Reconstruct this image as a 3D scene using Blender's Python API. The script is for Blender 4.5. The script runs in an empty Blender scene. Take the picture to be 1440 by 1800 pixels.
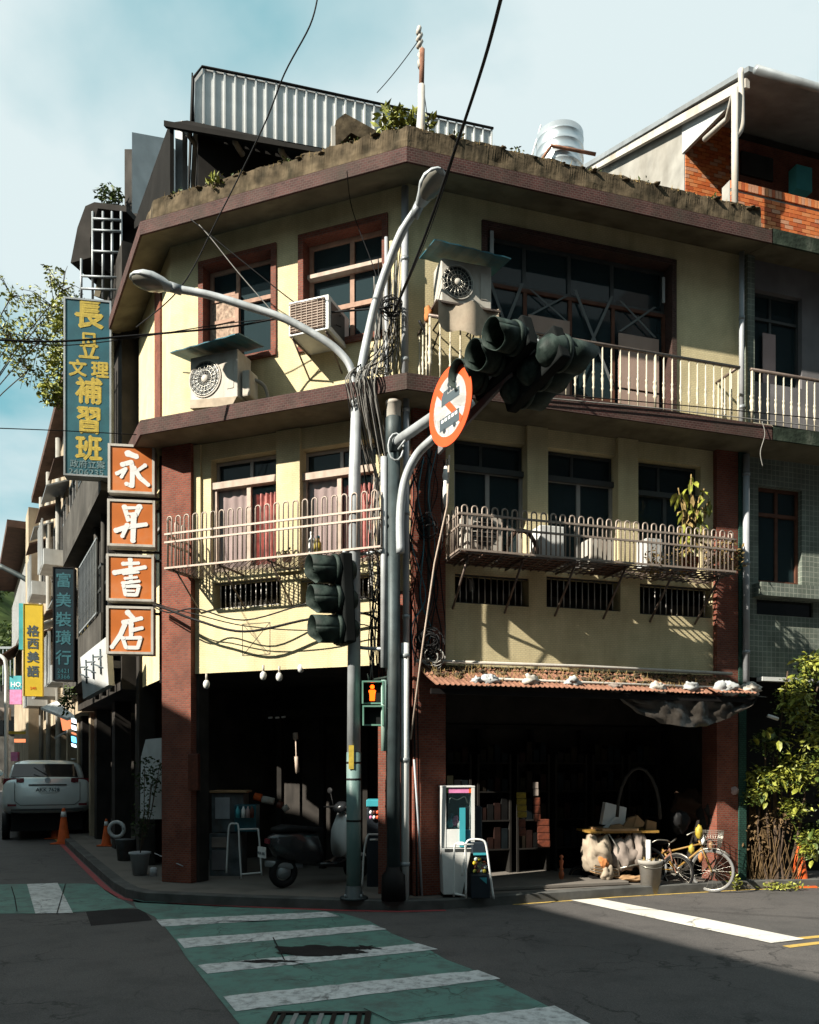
import bpy, bmesh, math, random
from mathutils import Vector, Matrix, noise
random.seed(7)
R = math.radians
S = 1438.0      # focal length in photo pixels
HZ = 1350.0     # photo row of the horizon
H = 1.7         # eye height
sc = bpy.context.scene
col = sc.collection
# ---------------- camera
cd = bpy.data.cameras.new('camera'); cam = bpy.data.objects.new('camera', cd); col.objects.link(cam)
cam.location = (0, 0, H); cam.rotation_euler = (R(90), 0, 0)
cd.sensor_fit = 'HORIZONTAL'; cd.sensor_width = 36; cd.lens = 36 * S / 1440
cd.shift_y = (HZ - 900) / 1440; cd.clip_end = 3000; cd.clip_start = .05
sc.camera = cam
# ---------------- light
SUN_EL, SUN_AZ = 34, 235
w = bpy.data.worlds.new('World'); sc.world = w; w.use_nodes = True
nt = w.node_tree; N = nt.nodes; L = nt.links; N.clear()
out = N.new('ShaderNodeOutputWorld'); bg = N.new('ShaderNodeBackground'); bg.inputs[1].default_value = .05
sky = N.new('ShaderNodeTexSky'); sky.sky_type = 'NISHITA'; sky.sun_disc = False
sky.sun_elevation = R(SUN_EL); sky.sun_rotation = R(SUN_AZ); sky.air_density = 1.0; sky.dust_density = .6; sky.ozone_density = 1.2
tint = N.new('ShaderNodeMixRGB'); tint.blend_type = 'MULTIPLY'; tint.inputs[0].default_value = 1
tint.inputs[2].default_value = (.8, 1.1, 1.0, 1); L.new(sky.outputs[0], tint.inputs[1])
teal = N.new('ShaderNodeMixRGB'); teal.inputs[0].default_value = .7; L.new(tint.outputs[0], teal.inputs[1]); teal.inputs[2].default_value = (1.9, 4.9, 5.4, 1)
tc = N.new('ShaderNodeTexCoord'); sp = N.new('ShaderNodeSeparateXYZ'); L.new(tc.outputs['Generated'], sp.inputs[0])
mz = N.new('ShaderNodeMath'); mz.operation = 'MAXIMUM'; mz.inputs[1].default_value = 0; L.new(sp.outputs[2], mz.inputs[0])
az = N.new('ShaderNodeMath'); az.operation = 'ADD'; az.inputs[1].default_value = .25; L.new(mz.outputs[0], az.inputs[0])
dx = N.new('ShaderNodeMath'); dx.operation = 'DIVIDE'; L.new(sp.outputs[0], dx.inputs[0]); L.new(az.outputs[0], dx.inputs[1])
dy = N.new('ShaderNodeMath'); dy.operation = 'DIVIDE'; L.new(sp.outputs[1], dy.inputs[0]); L.new(az.outputs[0], dy.inputs[1])
cb = N.new('ShaderNodeCombineXYZ'); L.new(dx.outputs[0], cb.inputs[0]); L.new(dy.outputs[0], cb.inputs[1]); cb.inputs[2].default_value = 3.1
mp = N.new('ShaderNodeMapping'); mp.inputs['Location'].default_value = (3.4, 1.1, 0); mp.inputs['Rotation'].default_value = (0, 0, .5); mp.inputs['Scale'].default_value = (1.0, 1.15, 1)
L.new(cb.outputs[0], mp.inputs[0])
nz = N.new('ShaderNodeTexNoise'); nz.inputs['Scale'].default_value = 1.35; nz.inputs['Detail'].default_value = 9; nz.inputs['Roughness'].default_value = .47; nz.inputs['Distortion'].default_value = .15
L.new(mp.outputs[0], nz.inputs['Vector'])
cr = N.new('ShaderNodeValToRGB'); cr.color_ramp.elements[0].position = .38; cr.color_ramp.elements[1].position = .53
cr.color_ramp.elements[0].color = (0.05, 0.05, 0.05, 1); cr.color_ramp.elements[1].color = (.92, .92, .92, 1); L.new(nz.outputs[0], cr.inputs[0])
cm = N.new('ShaderNodeMixRGB'); L.new(cr.outputs[0], cm.inputs[0]); L.new(teal.outputs[0], cm.inputs[1]); cm.inputs[2].default_value = (6.3, 7.1, 7.2, 1)
L.new(cm.outputs[0], bg.inputs[0]); L.new(bg.outputs[0], out.inputs[0])
sl = bpy.data.lights.new('sun', 'SUN'); sl.energy = 5.0; sl.angle = R(.55); sl.color = (1, .93, .80)
so = bpy.data.objects.new('sun', sl); col.objects.link(so)
ts = Vector((math.sin(R(SUN_AZ)) * math.cos(R(SUN_EL)), math.cos(R(SUN_AZ)) * math.cos(R(SUN_EL)), math.sin(R(SUN_EL))))
so.rotation_euler = ts.to_track_quat('Z', 'Y').to_euler(); so.location = (-20, -15, 30)
vs = sc.view_settings; vs.view_transform = 'Standard'; vs.look = 'None'; vs.gamma = 1; vs.use_curve_mapping = False; vs.exposure = 1.35
# ---------------- frames
class Fr:
    """x along a facade (to the right), y into it, z up"""
    def __init__(s, ox, oy, ang, oz=0):
        s.ox, s.oy, s.oz, s.ang = ox, oy, oz, ang; s.c, s.s = math.cos(ang), math.sin(ang)
        s.M = Matrix.Translation((ox, oy, oz)) @ Matrix.Rotation(ang, 4, 'Z')
    def pt(s, x, y, z): return s.M @ Vector((x, y, z))
    def x(s, px, off=0):
        r = (px - 720) / S; y = -off
        return (r * (s.oy + y * s.c) - s.ox + y * s.s) / (s.c - r * s.s)
    def z(s, px, py, off=0):
        x = s.x(px, off); return H + (HZ - py) / S * (s.oy + x * s.s - off * s.c) - s.oz
    def at(s, x, y=0, z=0, rot=0):
        p = s.pt(x, y, z); return Fr(p.x, p.y, s.ang + rot, p.z)
class MFr:
    def __init__(s, M): s.M = M
    def pt(s, x, y, z): return s.M @ Vector((x, y, z))
def at(px, py, d): return Vector(((px - 720) / S * d, d, H + (HZ - py) / S * d))
def G(px, py, z=0):
    d = (H - z) * S / (py - HZ); return Vector(((px - 720) / S * d, d, z))
W0 = Fr(0, 0, 0)
AX, BX, CX = R(-20.4), R(16.8), R(-61.4)
PC = (-.014, 10.2)
A = Fr(PC[0], PC[1], AX)                       # chamfer face, x from -3.55 to 0
B = Fr(PC[0], PC[1], BX)                       # right face, x from 0 to 5
pl = A.pt(-3.55, 0, 0); C = Fr(pl.x, pl.y, CX)  # left street face, x from 0 to negative
# ---------------- mesh builder
WL = {}
def rename(n): return n
class MB:
    def __init__(s, fr=W0): s.fr = fr; s.v = []; s.f = []; s.uv = []; s.sm = []; s.mi = []
    def add(s, vs, fs, uvs=None, smooth=False):
        b = len(s.v); s.v += [s.fr.pt(*p) for p in vs]
        for i, f in enumerate(fs):
            s.f.append([b + k for k in f]); s.sm.append(smooth)
            if uvs: s.uv.append(uvs[i])
            else:
                P = [Vector(vs[k]) for k in f]
                n = (P[1] - P[0]).cross(P[2] - P[0]) if len(P) > 2 else Vector((0, 1, 0))
                a = [abs(c) for c in n]
                if a[1] >= a[0] and a[1] >= a[2]: s.uv.append([(p.x, p.z) for p in P])
                elif a[0] >= a[2]: s.uv.append([(p.y, p.z) for p in P])
                else: s.uv.append([(p.x, p.y) for p in P])
        return s
    def box(s, x0, x1, y0, y1, z0, z1):
        v = [(x, y, z) for z in (z0, z1) for y in (y0, y1) for x in (x0, x1)]
        return s.add(v, [(0, 1, 5, 4), (2, 6, 7, 3), (0, 4, 6, 2), (1, 3, 7, 5), (0, 2, 3, 1), (4, 5, 7, 6)])
    def cbox(s, c, d): return s.box(c[0]-d[0]/2, c[0]+d[0]/2, c[1]-d[1]/2, c[1]+d[1]/2, c[2]-d[2]/2, c[2]+d[2]/2)
    def hexa(s, v): return s.add(v, [(0, 1, 5, 4), (2, 6, 7, 3), (0, 4, 6, 2), (1, 3, 7, 5), (0, 2, 3, 1), (4, 5, 7, 6)])
    def poly(s, pts, d):
        """pts: outline as 3D points; d: thickness vector"""
        n = len(pts); d = Vector(d); v = [tuple(p) for p in pts] + [tuple(Vector(p) + d) for p in pts]
        return s.add(v, [tuple(range(n)), tuple(range(2*n-1, n-1, -1))] + [(i, (i+1) % n, n+(i+1) % n, n+i) for i in range(n)])
    def quad(s, *p): return s.add(list(p), [tuple(range(len(p)))])
    def tube(s, pts, r, n=8, cap=True, smooth=True):
        P = [Vector(p) for p in pts]
        rr = r if isinstance(r, (list, tuple)) else [r] * len(P)
        vs, fs, uvs = [], [], []; up = None; Lh = 0
        for i, p in enumerate(P):
            t = (P[min(i+1, len(P)-1)] - P[max(i-1, 0)]).normalized()
            if up is None: up = Vector((0, 0, 1)) if abs(t.z) < .9 else Vector((0, 1, 0))
            a = (up - t * up.dot(t))
            if a.length < 1e-6: a = t.orthogonal()
            a.normalize(); b = t.cross(a); up = a
            for k in range(n):
                q = 2 * math.pi * (k + .5) / n; vs.append(tuple(p + (a * math.cos(q) + b * math.sin(q)) * rr[i]))
        for i in range(len(P)-1):
            l = (P[i+1]-P[i]).length
            for k in range(n):
                k2 = (k+1) % n; fs.append((i*n+k, i*n+k2, (i+1)*n+k2, (i+1)*n+k)); c = rr[i]*6.28/n
                uvs.append([(k*c, Lh), (k*c+c, Lh), (k*c+c, Lh+l), (k*c, Lh+l)])
            Lh += l
        if cap:
            fs.append(tuple(range(n))); uvs.append([(0, 0)]*n)
            fs.append(tuple((len(P)-1)*n+k for k in range(n-1, -1, -1))); uvs.append([(0, 0)]*n)
        return s.add(vs, fs, uvs, smooth)
    def lathe(s, c, prof, n=16, M=None, smooth=True):
        vs, fs = [], []
        for r, z in prof:
            for k in range(n):
                q = 2*math.pi*k/n; p = Vector((r*math.cos(q), r*math.sin(q), z))
                if M: p = M @ p
                vs.append((c[0]+p.x, c[1]+p.y, c[2]+p.z))
        m = len(prof); flat = [abs(prof[i+1][1]-prof[i][1]) < 1e-4 for i in range(m-1)]
        for i in range(m-1):
            for k in range(n): fs.append((i*n+k, i*n+(k+1) % n, (i+1)*n+(k+1) % n, (i+1)*n+k))
        if prof[0][0] > 1e-4: fs.append(tuple(range(n)))
        if prof[-1][0] > 1e-4: fs.append(tuple((m-1)*n+k for k in range(n)))
        b0 = len(s.sm); s.add(vs, fs, None, smooth)
        for i in range(m-1):
            if flat[i]:
                for k in range(n): s.sm[b0+i*n+k] = False
        for k in range(b0+(m-1)*n, len(s.sm)): s.sm[k] = False
        return s
    def blob(s, c, r, n=10, m=7, amp=0, fq=3, seed=0):
        vs, fs = [], []
        for i in range(m+1):
            th = math.pi*i/m
            for k in range(n):
                q = 2*math.pi*k/n; d = Vector((math.sin(th)*math.cos(q), math.sin(th)*math.sin(q), math.cos(th)))
                a = 1 + amp*noise.noise(d*fq + Vector((seed, seed*1.3, 0)))
                vs.append((c[0]+d.x*r[0]*a, c[1]+d.y*r[1]*a, c[2]+d.z*r[2]*a))
        for i in range(m):
            for k in range(n): fs.append((i*n+k, (i+1)*n+k, (i+1)*n+(k+1) % n, i*n+(k+1) % n))
        return s.add(vs, fs, None, True)
    def build(s, name, mat, parent=None, label=None, cat=None, group=None, kind=None, bevel=0, recalc=True):
        me = bpy.data.meshes.new(name)
        n = len(s.v)
        if parent is None:
            mn = [min(v[i] for v in s.v) for i in range(3)]; mx = [max(v[i] for v in s.v) for i in range(3)]
            o = Vector(((mn[0]+mx[0])/2, (mn[1]+mx[1])/2, mn[2]))
        else:
            o = sum(s.v, Vector((0, 0, 0))) / n
        me.from_pydata([tuple(v-o) for v in s.v], [], s.f)
        ul = me.uv_layers.new(name='uv'); fl = []
        for u in s.uv:
            for a in u: fl += [a[0], a[1]]
        ul.data.foreach_set('uv', fl)
        me.polygons.foreach_set('use_smooth', s.sm)
        if recalc:
            bm = bmesh.new(); bm.from_mesh(me); bmesh.ops.remove_doubles(bm, verts=bm.verts, dist=1e-5) if False else None
            bmesh.ops.recalc_face_normals(bm, faces=bm.faces); bm.to_mesh(me); bm.free()
        me.materials.append(mat)
        return link(name, me, o, parent, label, cat, group, kind, bevel)
def tagp(o, label=None, cat=None, group=None, kind=None):
    if label: o['label'] = label
    if cat: o['category'] = cat
    if group: o['group'] = group
    if kind: o['kind'] = kind
def link(name, me, o, parent=None, label=None, cat=None, group=None, kind=None, bevel=0, rotz=0, scale=None):
    ob = bpy.data.objects.new(name, me); col.objects.link(ob); WL[ob.name] = Vector(o)
    if parent is not None:
        ob.parent = parent; ob.location = Vector(o) - WL[parent.name]
    else: ob.location = o
    if rotz: ob.rotation_euler = (0, 0, rotz)
    if scale: ob.scale = scale
    if bevel:
        m = ob.modifiers.new('bevel', 'BEVEL'); m.width = bevel; m.segments = 2; m.limit_method = 'ANGLE'; m.angle_limit = R(40)
    tagp(ob, label, cat, group, kind); return ob
def thing(name, loc, label, cat, group=None):
    o = bpy.data.objects.new(name, None); col.objects.link(o); o.location = loc; WL[o.name] = Vector(loc)
    o.empty_display_size = .1; tagp(o, label, cat, group); return o
def dup(o, parent=None, loc=None, rotz=0, label=None, scale=None):
    c = o.copy(); col.objects.link(c)
    if parent is not None: c.parent = parent
    if loc is not None: c.location = loc; c.rotation_euler = (0, 0, rotz); WL[c.name] = Vector(loc)
    if scale: c.scale = (scale,)*3
    if label: c['label'] = label
    for ch in list(o.children): dup(ch, c)
    return c
# ---------------- materials
def sr(r, g, b):
    f = lambda c: ((c/255+.055)/1.055)**2.4 if c > 10 else c/255/12.92
    return (f(r), f(g), f(b))
def c4(c, k=1): return (c[0]*k*.78, c[1]*k*.78, c[2]*k*.78, 1)
def newmat(name):
    m = bpy.data.materials.new(name); m.use_nodes = True; nt = m.node_tree
    return m, nt, nt.nodes['Principled BSDF']
def mat(name, c, rough=.7, metal=0, var=.25, vs_=3.0, dirt=None, da=.5, ds=1.2, streak=.25, bump=.15, bs=60, spec=.4, emit=None, es=1):
    m, nt, p = newmat(name); n = nt.nodes; l = nt.links
    tcn = n.new('ShaderNodeTexCoord')
    a = n.new('ShaderNodeTexNoise'); a.inputs['Scale'].default_value = vs_; a.inputs['Detail'].default_value = 8; l.new(tcn.outputs['Object'], a.inputs['Vector'])
    ra = n.new('ShaderNodeValToRGB'); ra.color_ramp.elements[0].position = .3; ra.color_ramp.elements[1].position = .7; l.new(a.outputs[0], ra.inputs[0])
    mx = n.new('ShaderNodeMixRGB'); mx.inputs[1].default_value = c4(c, 1-var); mx.inputs[2].default_value = c4(c, 1+var*.4); l.new(ra.outputs[0], mx.inputs[0])
    last = mx.outputs[0]
    if dirt:
        mpn = n.new('ShaderNodeMapping'); mpn.inputs['Scale'].default_value = (1, 1, streak); l.new(tcn.outputs['Object'], mpn.inputs[0])
        b = n.new('ShaderNodeTexNoise'); b.inputs['Scale'].default_value = ds; b.inputs['Detail'].default_value = 10; b.inputs['Roughness'].default_value = .62; l.new(mpn.outputs[0], b.inputs['Vector'])
        rb = n.new('ShaderNodeValToRGB'); rb.color_ramp.elements[0].position = .48; rb.color_ramp.elements[1].position = .72; rb.color_ramp.elements[1].color = (da, da, da, 1); l.new(b.outputs[0], rb.inputs[0])
        m2 = n.new('ShaderNodeMixRGB'); l.new(rb.outputs[0], m2.inputs[0]); l.new(last, m2.inputs[1]); m2.inputs[2].default_value = c4(dirt); last = m2.outputs[0]
    l.new(last, p.inputs['Base Color'])
    p.inputs['Roughness'].default_value = rough; p.inputs['Metallic'].default_value = metal; p.inputs['Specular IOR Level'].default_value = .13 if rough >= .6 and spec == .4 else spec
    if bump:
        q = n.new('ShaderNodeTexNoise'); q.inputs['Scale'].default_value = bs; q.inputs['Detail'].default_value = 4; l.new(tcn.outputs['Object'], q.inputs['Vector'])
        bp = n.new('ShaderNodeBump'); bp.inputs['Strength'].default_value = bump; bp.inputs['Distance'].default_value = .01; l.new(q.outputs[0], bp.inputs['Height']); l.new(bp.outputs[0], p.inputs['Normal'])
    if emit: p.inputs['Emission Color'].default_value = (*emit, 1); p.inputs['Emission Strength'].default_value = es
    return m
def tilemat(name, c1, c2, mortar, bw, bh, ms=.006, rough=.6, bump=.5, dirt=None, da=.5, off=.5, ds=1.5, streak=.3, blotch=.55):
    m, nt, p = newmat(name); n = nt.nodes; l = nt.links
    tcn = n.new('ShaderNodeTexCoord'); b = n.new('ShaderNodeTexBrick'); l.new(tcn.outputs['UV'], b.inputs['Vector'])
    b.inputs['Scale'].default_value = 1; b.inputs['Brick Width'].default_value = bw; b.inputs['Row Height'].default_value = bh; b.inputs['Mortar Size'].default_value = ms; b.offset = off; b.inputs['Mortar Smooth'].default_value = .3
    b.inputs['Color1'].default_value = c4(c1); b.inputs['Color2'].default_value = c4(c2); b.inputs['Mortar'].default_value = c4(mortar); b.inputs['Bias'].default_value = -.1
    a = n.new('ShaderNodeTexNoise'); a.inputs['Scale'].default_value = 4; a.inputs['Detail'].default_value = 9; l.new(tcn.outputs['Object'], a.inputs['Vector'])
    hs = n.new('ShaderNodeMixRGB'); hs.blend_type = 'MULTIPLY'; hs.inputs[0].default_value = blotch; l.new(b.outputs[0], hs.inputs[1])
    ra = n.new('ShaderNodeValToRGB'); ra.color_ramp.elements[0].position = .3; ra.color_ramp.elements[0].color = (.35, .35, .35, 1); ra.color_ramp.elements[1].position = .65; l.new(a.outputs[0], ra.inputs[0]); l.new(ra.outputs[0], hs.inputs[2]); last = hs.outputs[0]
    if dirt:
        mpn = n.new('ShaderNodeMapping'); mpn.inputs['Scale'].default_value = (1, 1, streak); l.new(tcn.outputs['Object'], mpn.inputs[0])
        bb = n.new('ShaderNodeTexNoise'); bb.inputs['Scale'].default_value = ds; bb.inputs['Detail'].default_value = 10; bb.inputs['Roughness'].default_value = .65; l.new(mpn.outputs[0], bb.inputs['Vector'])
        rb = n.new('ShaderNodeValToRGB'); rb.color_ramp.elements[0].position = .45; rb.color_ramp.elements[1].position = .7; rb.color_ramp.elements[1].color = (da, da, da, 1); l.new(bb.outputs[0], rb.inputs[0])
        m2 = n.new('ShaderNodeMixRGB'); l.new(rb.outputs[0], m2.inputs[0]); l.new(last, m2.inputs[1]); m2.inputs[2].default_value = c4(dirt); last = m2.outputs[0]
    l.new(last, p.inputs['Base Color']); p.inputs['Roughness'].default_value = max(rough, .75); p.inputs['Specular IOR Level'].default_value = .12
    iv = n.new('ShaderNodeMath'); iv.operation = 'SUBTRACT'; iv.inputs[0].default_value = 1; l.new(b.outputs['Fac'], iv.inputs[1])
    bp = n.new('ShaderNodeBump'); bp.inputs['Strength'].default_value = bump; bp.inputs['Distance'].default_value = .006; l.new(iv.outputs[0], bp.inputs['Height']); l.new(bp.outputs[0], p.inputs['Normal'])
    return m
def glassmat(name, tintc, tr=.6, rough=.04):
    m, nt, p = newmat(name); n = nt.nodes; l = nt.links; n.remove(p)
    o = n['Material Output']; t = n.new('ShaderNodeBsdfTransparent'); t.inputs[0].default_value = (*tintc, 1)
    g = n.new('ShaderNodeBsdfPrincipled'); g.inputs['Base Color'].default_value = (.02, .035, .04, 1); g.inputs['Roughness'].default_value = rough; g.inputs['Specular IOR Level'].default_value = .22
    tcn = n.new('ShaderNodeTexCoord'); q = n.new('ShaderNodeTexNoise'); q.inputs['Scale'].default_value = 5; q.inputs['Detail'].default_value = 6; l.new(tcn.outputs['Object'], q.inputs['Vector'])
    rr = n.new('ShaderNodeMapRange'); rr.inputs[3].default_value = rough; rr.inputs[4].default_value = rough+.04; l.new(q.outputs[0], rr.inputs[0]); l.new(rr.outputs[0], g.inputs['Roughness'])
    mx = n.new('ShaderNodeMixShader'); mx.inputs[0].default_value = 1-tr; l.new(t.outputs[0], mx.inputs[1]); l.new(g.outputs[0], mx.inputs[2]); l.new(mx.outputs[0], o.inputs[0])
    return m
M = {}
M['yellow'] = tilemat('yellow_mosaic', (.78, .67, .40), (.73, .62, .365), (.60, .52, .34), .05, .025, .004, .55, .35, (.34, .28, .17), .5, .5, 2.4, .14, .25)
M['brick'] = tilemat('red_tile', (.30, .082, .05), (.20, .05, .035), (.20, .13, .10), .062, .03, .0045, .6, .8, (.10, .06, .05), .5)
M['maroon'] = tilemat('maroon_tile', (.105, .045, .040), (.06, .028, .026), (.12, .085, .075), .06, .03, .004, .6, .8, (.05, .045, .035), .7, ds=2.2)
M['greentile'] = tilemat('green_tile', (.03, .09, .07), (.04, .11, .085), (.02, .04, .035), .05, .03, .004, .4, .6, (.02, .03, .02), .5)
M['greytile'] = tilemat('grey_tile', (.17, .20, .17), (.20, .23, .20), (.34, .36, .31), .075, .075, .006, .5, .6, (.07, .08, .06), .5, off=0)
M['greyplaster'] = mat('grey_plaster', (.20, .19, .20), .85, dirt=(.06, .06, .055), da=.6)
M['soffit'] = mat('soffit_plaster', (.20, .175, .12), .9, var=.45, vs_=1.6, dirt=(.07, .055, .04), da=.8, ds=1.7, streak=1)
M['moss'] = mat('mossy_concrete', (.125, .095, .06), .95, var=.7, vs_=7, dirt=(.022, .02, .012), da=.95, ds=4.5, streak=.4, bump=1, bs=14)
M['mossgreen'] = mat('green_moss_edge', (.035, .05, .035), .9, var=.6, vs_=6, dirt=(.12, .12, .10), da=.5, ds=6, streak=.5, bump=.9, bs=25)
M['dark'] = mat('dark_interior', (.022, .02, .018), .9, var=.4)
M['blackdull'] = mat('tarred_sheet', (.014, .013, .012), .95, var=.4, spec=.1)
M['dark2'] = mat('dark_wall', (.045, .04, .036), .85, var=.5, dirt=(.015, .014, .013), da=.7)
M['grime'] = mat('grimy_wall', (.085, .08, .072), .85, var=.5, vs_=2, dirt=(.03, .027, .024), da=.8)
M['concrete'] = mat('pale_concrete', (.36, .35, .32), .85, var=.3, dirt=(.16, .14, .11), da=.6, streak=.3)
M['panelwhite'] = mat('weathered_white_panel', (.50, .52, .53), .7, var=.2, dirt=(.28, .25, .2), da=.5, ds=2)
M['corr'] = mat('corrugated_metal', (.62, .64, .64), .5, .15, var=.2, dirt=(.2, .17, .14), da=.5, ds=2, streak=.15, bump=.05)
M['zinc'] = mat('zinc_edge', (.33, .36, .38), .5, .4, var=.3, dirt=(.12, .1, .08), da=.5)
M['rust'] = mat('rusty_sheet', (.30, .15, .10), .85, var=.45, vs_=9, dirt=(.12, .06, .04), da=.7, ds=6, streak=.7, bump=.5)
M['steel'] = mat('stainless_steel', (.60, .66, .70), .38, .75, var=.15, vs_=2, bump=.03)
M['pole'] = mat('galvanised_pole', (.46, .49, .51), .5, .15, var=.25, vs_=5, dirt=(.16, .17, .16), da=.5, ds=6, streak=.2, bump=.1)
M['poledark'] = mat('dark_green_pole', (.045, .065, .07), .55, .2, var=.35, vs_=6, dirt=(.10, .10, .09), da=.5, ds=6, streak=.2)
M['pvc'] = mat('grey_pvc', (.40, .42, .45), .5, var=.2, dirt=(.15, .14, .13), da=.5, ds=3, streak=.1)
M['white'] = mat('white_paint', (.72, .73, .72), .45, var=.1, dirt=(.3, .27, .22), da=.3, ds=3)
M['offwhite'] = mat('aged_white', (.55, .52, .47), .6, var=.2, dirt=(.22, .15, .09), da=.6, ds=3)
M['cream'] = mat('cream_frame', (.50, .40, .33), .6, var=.25, vs_=8, dirt=(.2, .14, .1), da=.4, ds=6)
M['pinkwood'] = mat('pinkish_wood', (.42, .26, .19), .65, var=.3, vs_=10, dirt=(.2, .12, .09), da=.5, ds=6)
M['alu'] = mat('aged_aluminium', (.42, .40, .38), .45, .4, var=.2, bump=.05)
M['aludark'] = mat('dark_frame', (.07, .075, .075), .45, .3, var=.3, bump=.05)
M['redwood'] = mat('brown_red_wood', (.13, .055, .035), .6, var=.3, vs_=10)
M['rail'] = mat('weathered_rail', (.40, .33, .28), .55, .3, var=.3, vs_=12, dirt=(.16, .09, .06), da=.6, ds=12, streak=.5)
M['raildark'] = mat('brown_rail', (.17, .13, .11), .5, .4, var=.3, vs_=14)
M['balu'] = mat('ivory_baluster', (.60, .54, .42), .55, var=.2, vs_=20, dirt=(.25, .17, .1), da=.5, ds=12)
M['blackiron'] = mat('black_iron', (.02, .018, .018), .6, .4, var=.3)
M['black'] = mat('black_rubber', (.015, .015, .016), .6, var=.3)
M['cable'] = mat('cable_black', (.012, .012, .013), .6, var=.2)
M['cablegrey'] = mat('cable_grey', (.30, .29, .27), .6, var=.3)
M['glass'] = glassmat('window_glass', (.97, .98, .98), .93)
M['glassdark'] = glassmat('dusty_dark_glass', (.28, .33, .34), .3, .015)
M['glassclear'] = glassmat('clear_glass', (.85, .9, .9), .82)
M['curtain'] = mat('pink_curtain', (.78, .30, .27), .9, var=.5, vs_=9)
M['curtaingrey'] = mat('grey_pink_curtain', (.45, .33, .32), .9, var=.25, vs_=2)
M['lace'] = mat('lace_curtain', (.45, .33, .25), .9, var=.6, vs_=22, dirt=(.2, .12, .09), da=.7, ds=14, streak=.6)
M['board'] = mat('pinkish_board', (.42, .30, .25), .8, var=.15, dirt=(.25, .18, .14), da=.4, ds=4)
M['dimcurt'] = mat('dim_curtain', (.30, .22, .16), .9, var=.4)
M['tape'] = mat('masking_tape', (.17, .18, .18), .8, var=.2)
M['asphalt'] = None
M['blueawn'] = mat('blue_sheet', (.03, .16, .22), .5, .2, var=.4, vs_=6, dirt=(.12, .14, .13), da=.6, ds=8)
M['orange'] = mat('orange_panel', (.60, .165, .03), .4, var=.3, vs_=1.5, dirt=(.62, .26, .12), da=.8, ds=2.2, streak=1, bump=.03)
M['signwhite'] = mat('sign_white', (.80, .80, .79), .5, var=.08, bump=.03)
M['signblue'] = mat('teal_sign_face', (.010, .085, .115), .45, var=.35, vs_=3, dirt=(.02, .12, .13), da=.5, ds=3, bump=.03)
M['signyellow'] = mat('gold_letter', (.46, .34, .045), .5, var=.3, vs_=20, bump=.03)
M['signgrey'] = mat('faded_letter', (.16, .24, .26), .6, var=.5, vs_=25, bump=.03)
M['signdark'] = mat('dark_teal_face', (.006, .022, .032), .4, var=.3, bump=.03)
M['signcyan'] = mat('cyan_letter', (.03, .14, .17), .5, var=.4, vs_=15, bump=.03)
M['banner'] = mat('yellow_banner', (.72, .50, .03), .5, var=.15, bump=.03)
M['cyan'] = mat('cyan_panel', (.07, .42, .48), .5, var=.25, bump=.03)
M['pink'] = mat('pink_panel', (.75, .25, .48), .5, var=.3, vs_=8, bump=.03)
M['signalgreen'] = mat('signal_green', (.022, .036, .031), .6, var=.5, vs_=10, dirt=(.10, .13, .115), da=.6, ds=7, streak=.6)
M['signalblack'] = mat('signal_black', (.010, .012, .012), .9, var=.4, spec=.1)
M['signalin'] = mat('hood_inside', (.02, .025, .025), .7)
M['lens'] = mat('dark_lens', (.03, .035, .03), .15, var=.3)
M['lensrefl'] = mat('lens_sun_reflection', (.33, .31, .05), .25, var=.5, vs_=14)  # sunlit yellow-green reflection put into the lens colour
M['lensgreen'] = mat('blue_green_lens', (.10, .24, .24), .3, var=.4, vs_=14)
M['redsign'] = mat('red_sign_paint', (.80, .10, .025), .4, var=.1, bump=.02)
M['grafgrey'] = mat('dark_symbol', (.07, .095, .11), .5, var=.1, bump=.02)
M['redman'] = mat('lit_red_man', (.9, .1, .01), .5, var=.05, bump=0, emit=(1, .10, .005), es=1.6)
M['cone'] = mat('orange_cone', (.66, .12, .03), .6, var=.25, vs_=8)
M['leaf'] = mat('leaf_green', (.085, .13, .02), .5, var=.7, vs_=9, bump=0)
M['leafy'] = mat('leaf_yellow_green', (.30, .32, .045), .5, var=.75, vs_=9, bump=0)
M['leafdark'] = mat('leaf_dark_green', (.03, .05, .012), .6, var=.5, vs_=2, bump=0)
M['leafdry'] = mat('leaf_dry', (.34, .24, .10), .8, var=.5, vs_=9, bump=0)
M['bark'] = mat('bark', (.10, .07, .05), .9, var=.4, vs_=9, bump=.6)
M['soil'] = mat('soil', (.04, .03, .02), .95)
M['terracotta'] = mat('terracotta', (.30, .09, .05), .8)
M['beige'] = mat('beige_wall', (.44, .36, .26), .8, var=.35, vs_=1.5, dirt=(.17, .13, .09), da=.75, ds=1.5, streak=.2)
M['brownroof'] = mat('brown_awning', (.10, .06, .045), .7, var=.4, vs_=4)
M['shadedbrown'] = mat('shaded_brown', (.07, .04, .025), .9, var=.4)  # brown darkened to stand for the shade on the carton heap
M['card'] = mat('cardboard', (.42, .26, .14), .85, var=.25, vs_=5)
M['cloth'] = mat('dirty_sack_cloth', (.42, .35, .27), .9, var=.3, vs_=6, dirt=(.2, .14, .1), da=.5, ds=4, streak=1)
M['clothgrey'] = mat('grey_sack_cloth', (.30, .25, .22), .9, var=.3, vs_=6)
M['orangecloth'] = mat('orange_rag', (.55, .22, .08), .9, var=.3)
M['plastic'] = mat('clear_bag_plastic', (.55, .56, .56), .25, var=.3, vs_=15, bump=.5, bs=30)
M['tarp'] = mat('dusty_tarp', (.055, .047, .04), .4, var=.5, vs_=8, bump=.8, bs=18)
M['turq'] = mat('turquoise_plastic', (.05, .35, .42), .4, var=.15)
M['bluebin'] = mat('blue_plastic', (.015, .12, .19), .4, var=.2)
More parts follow.
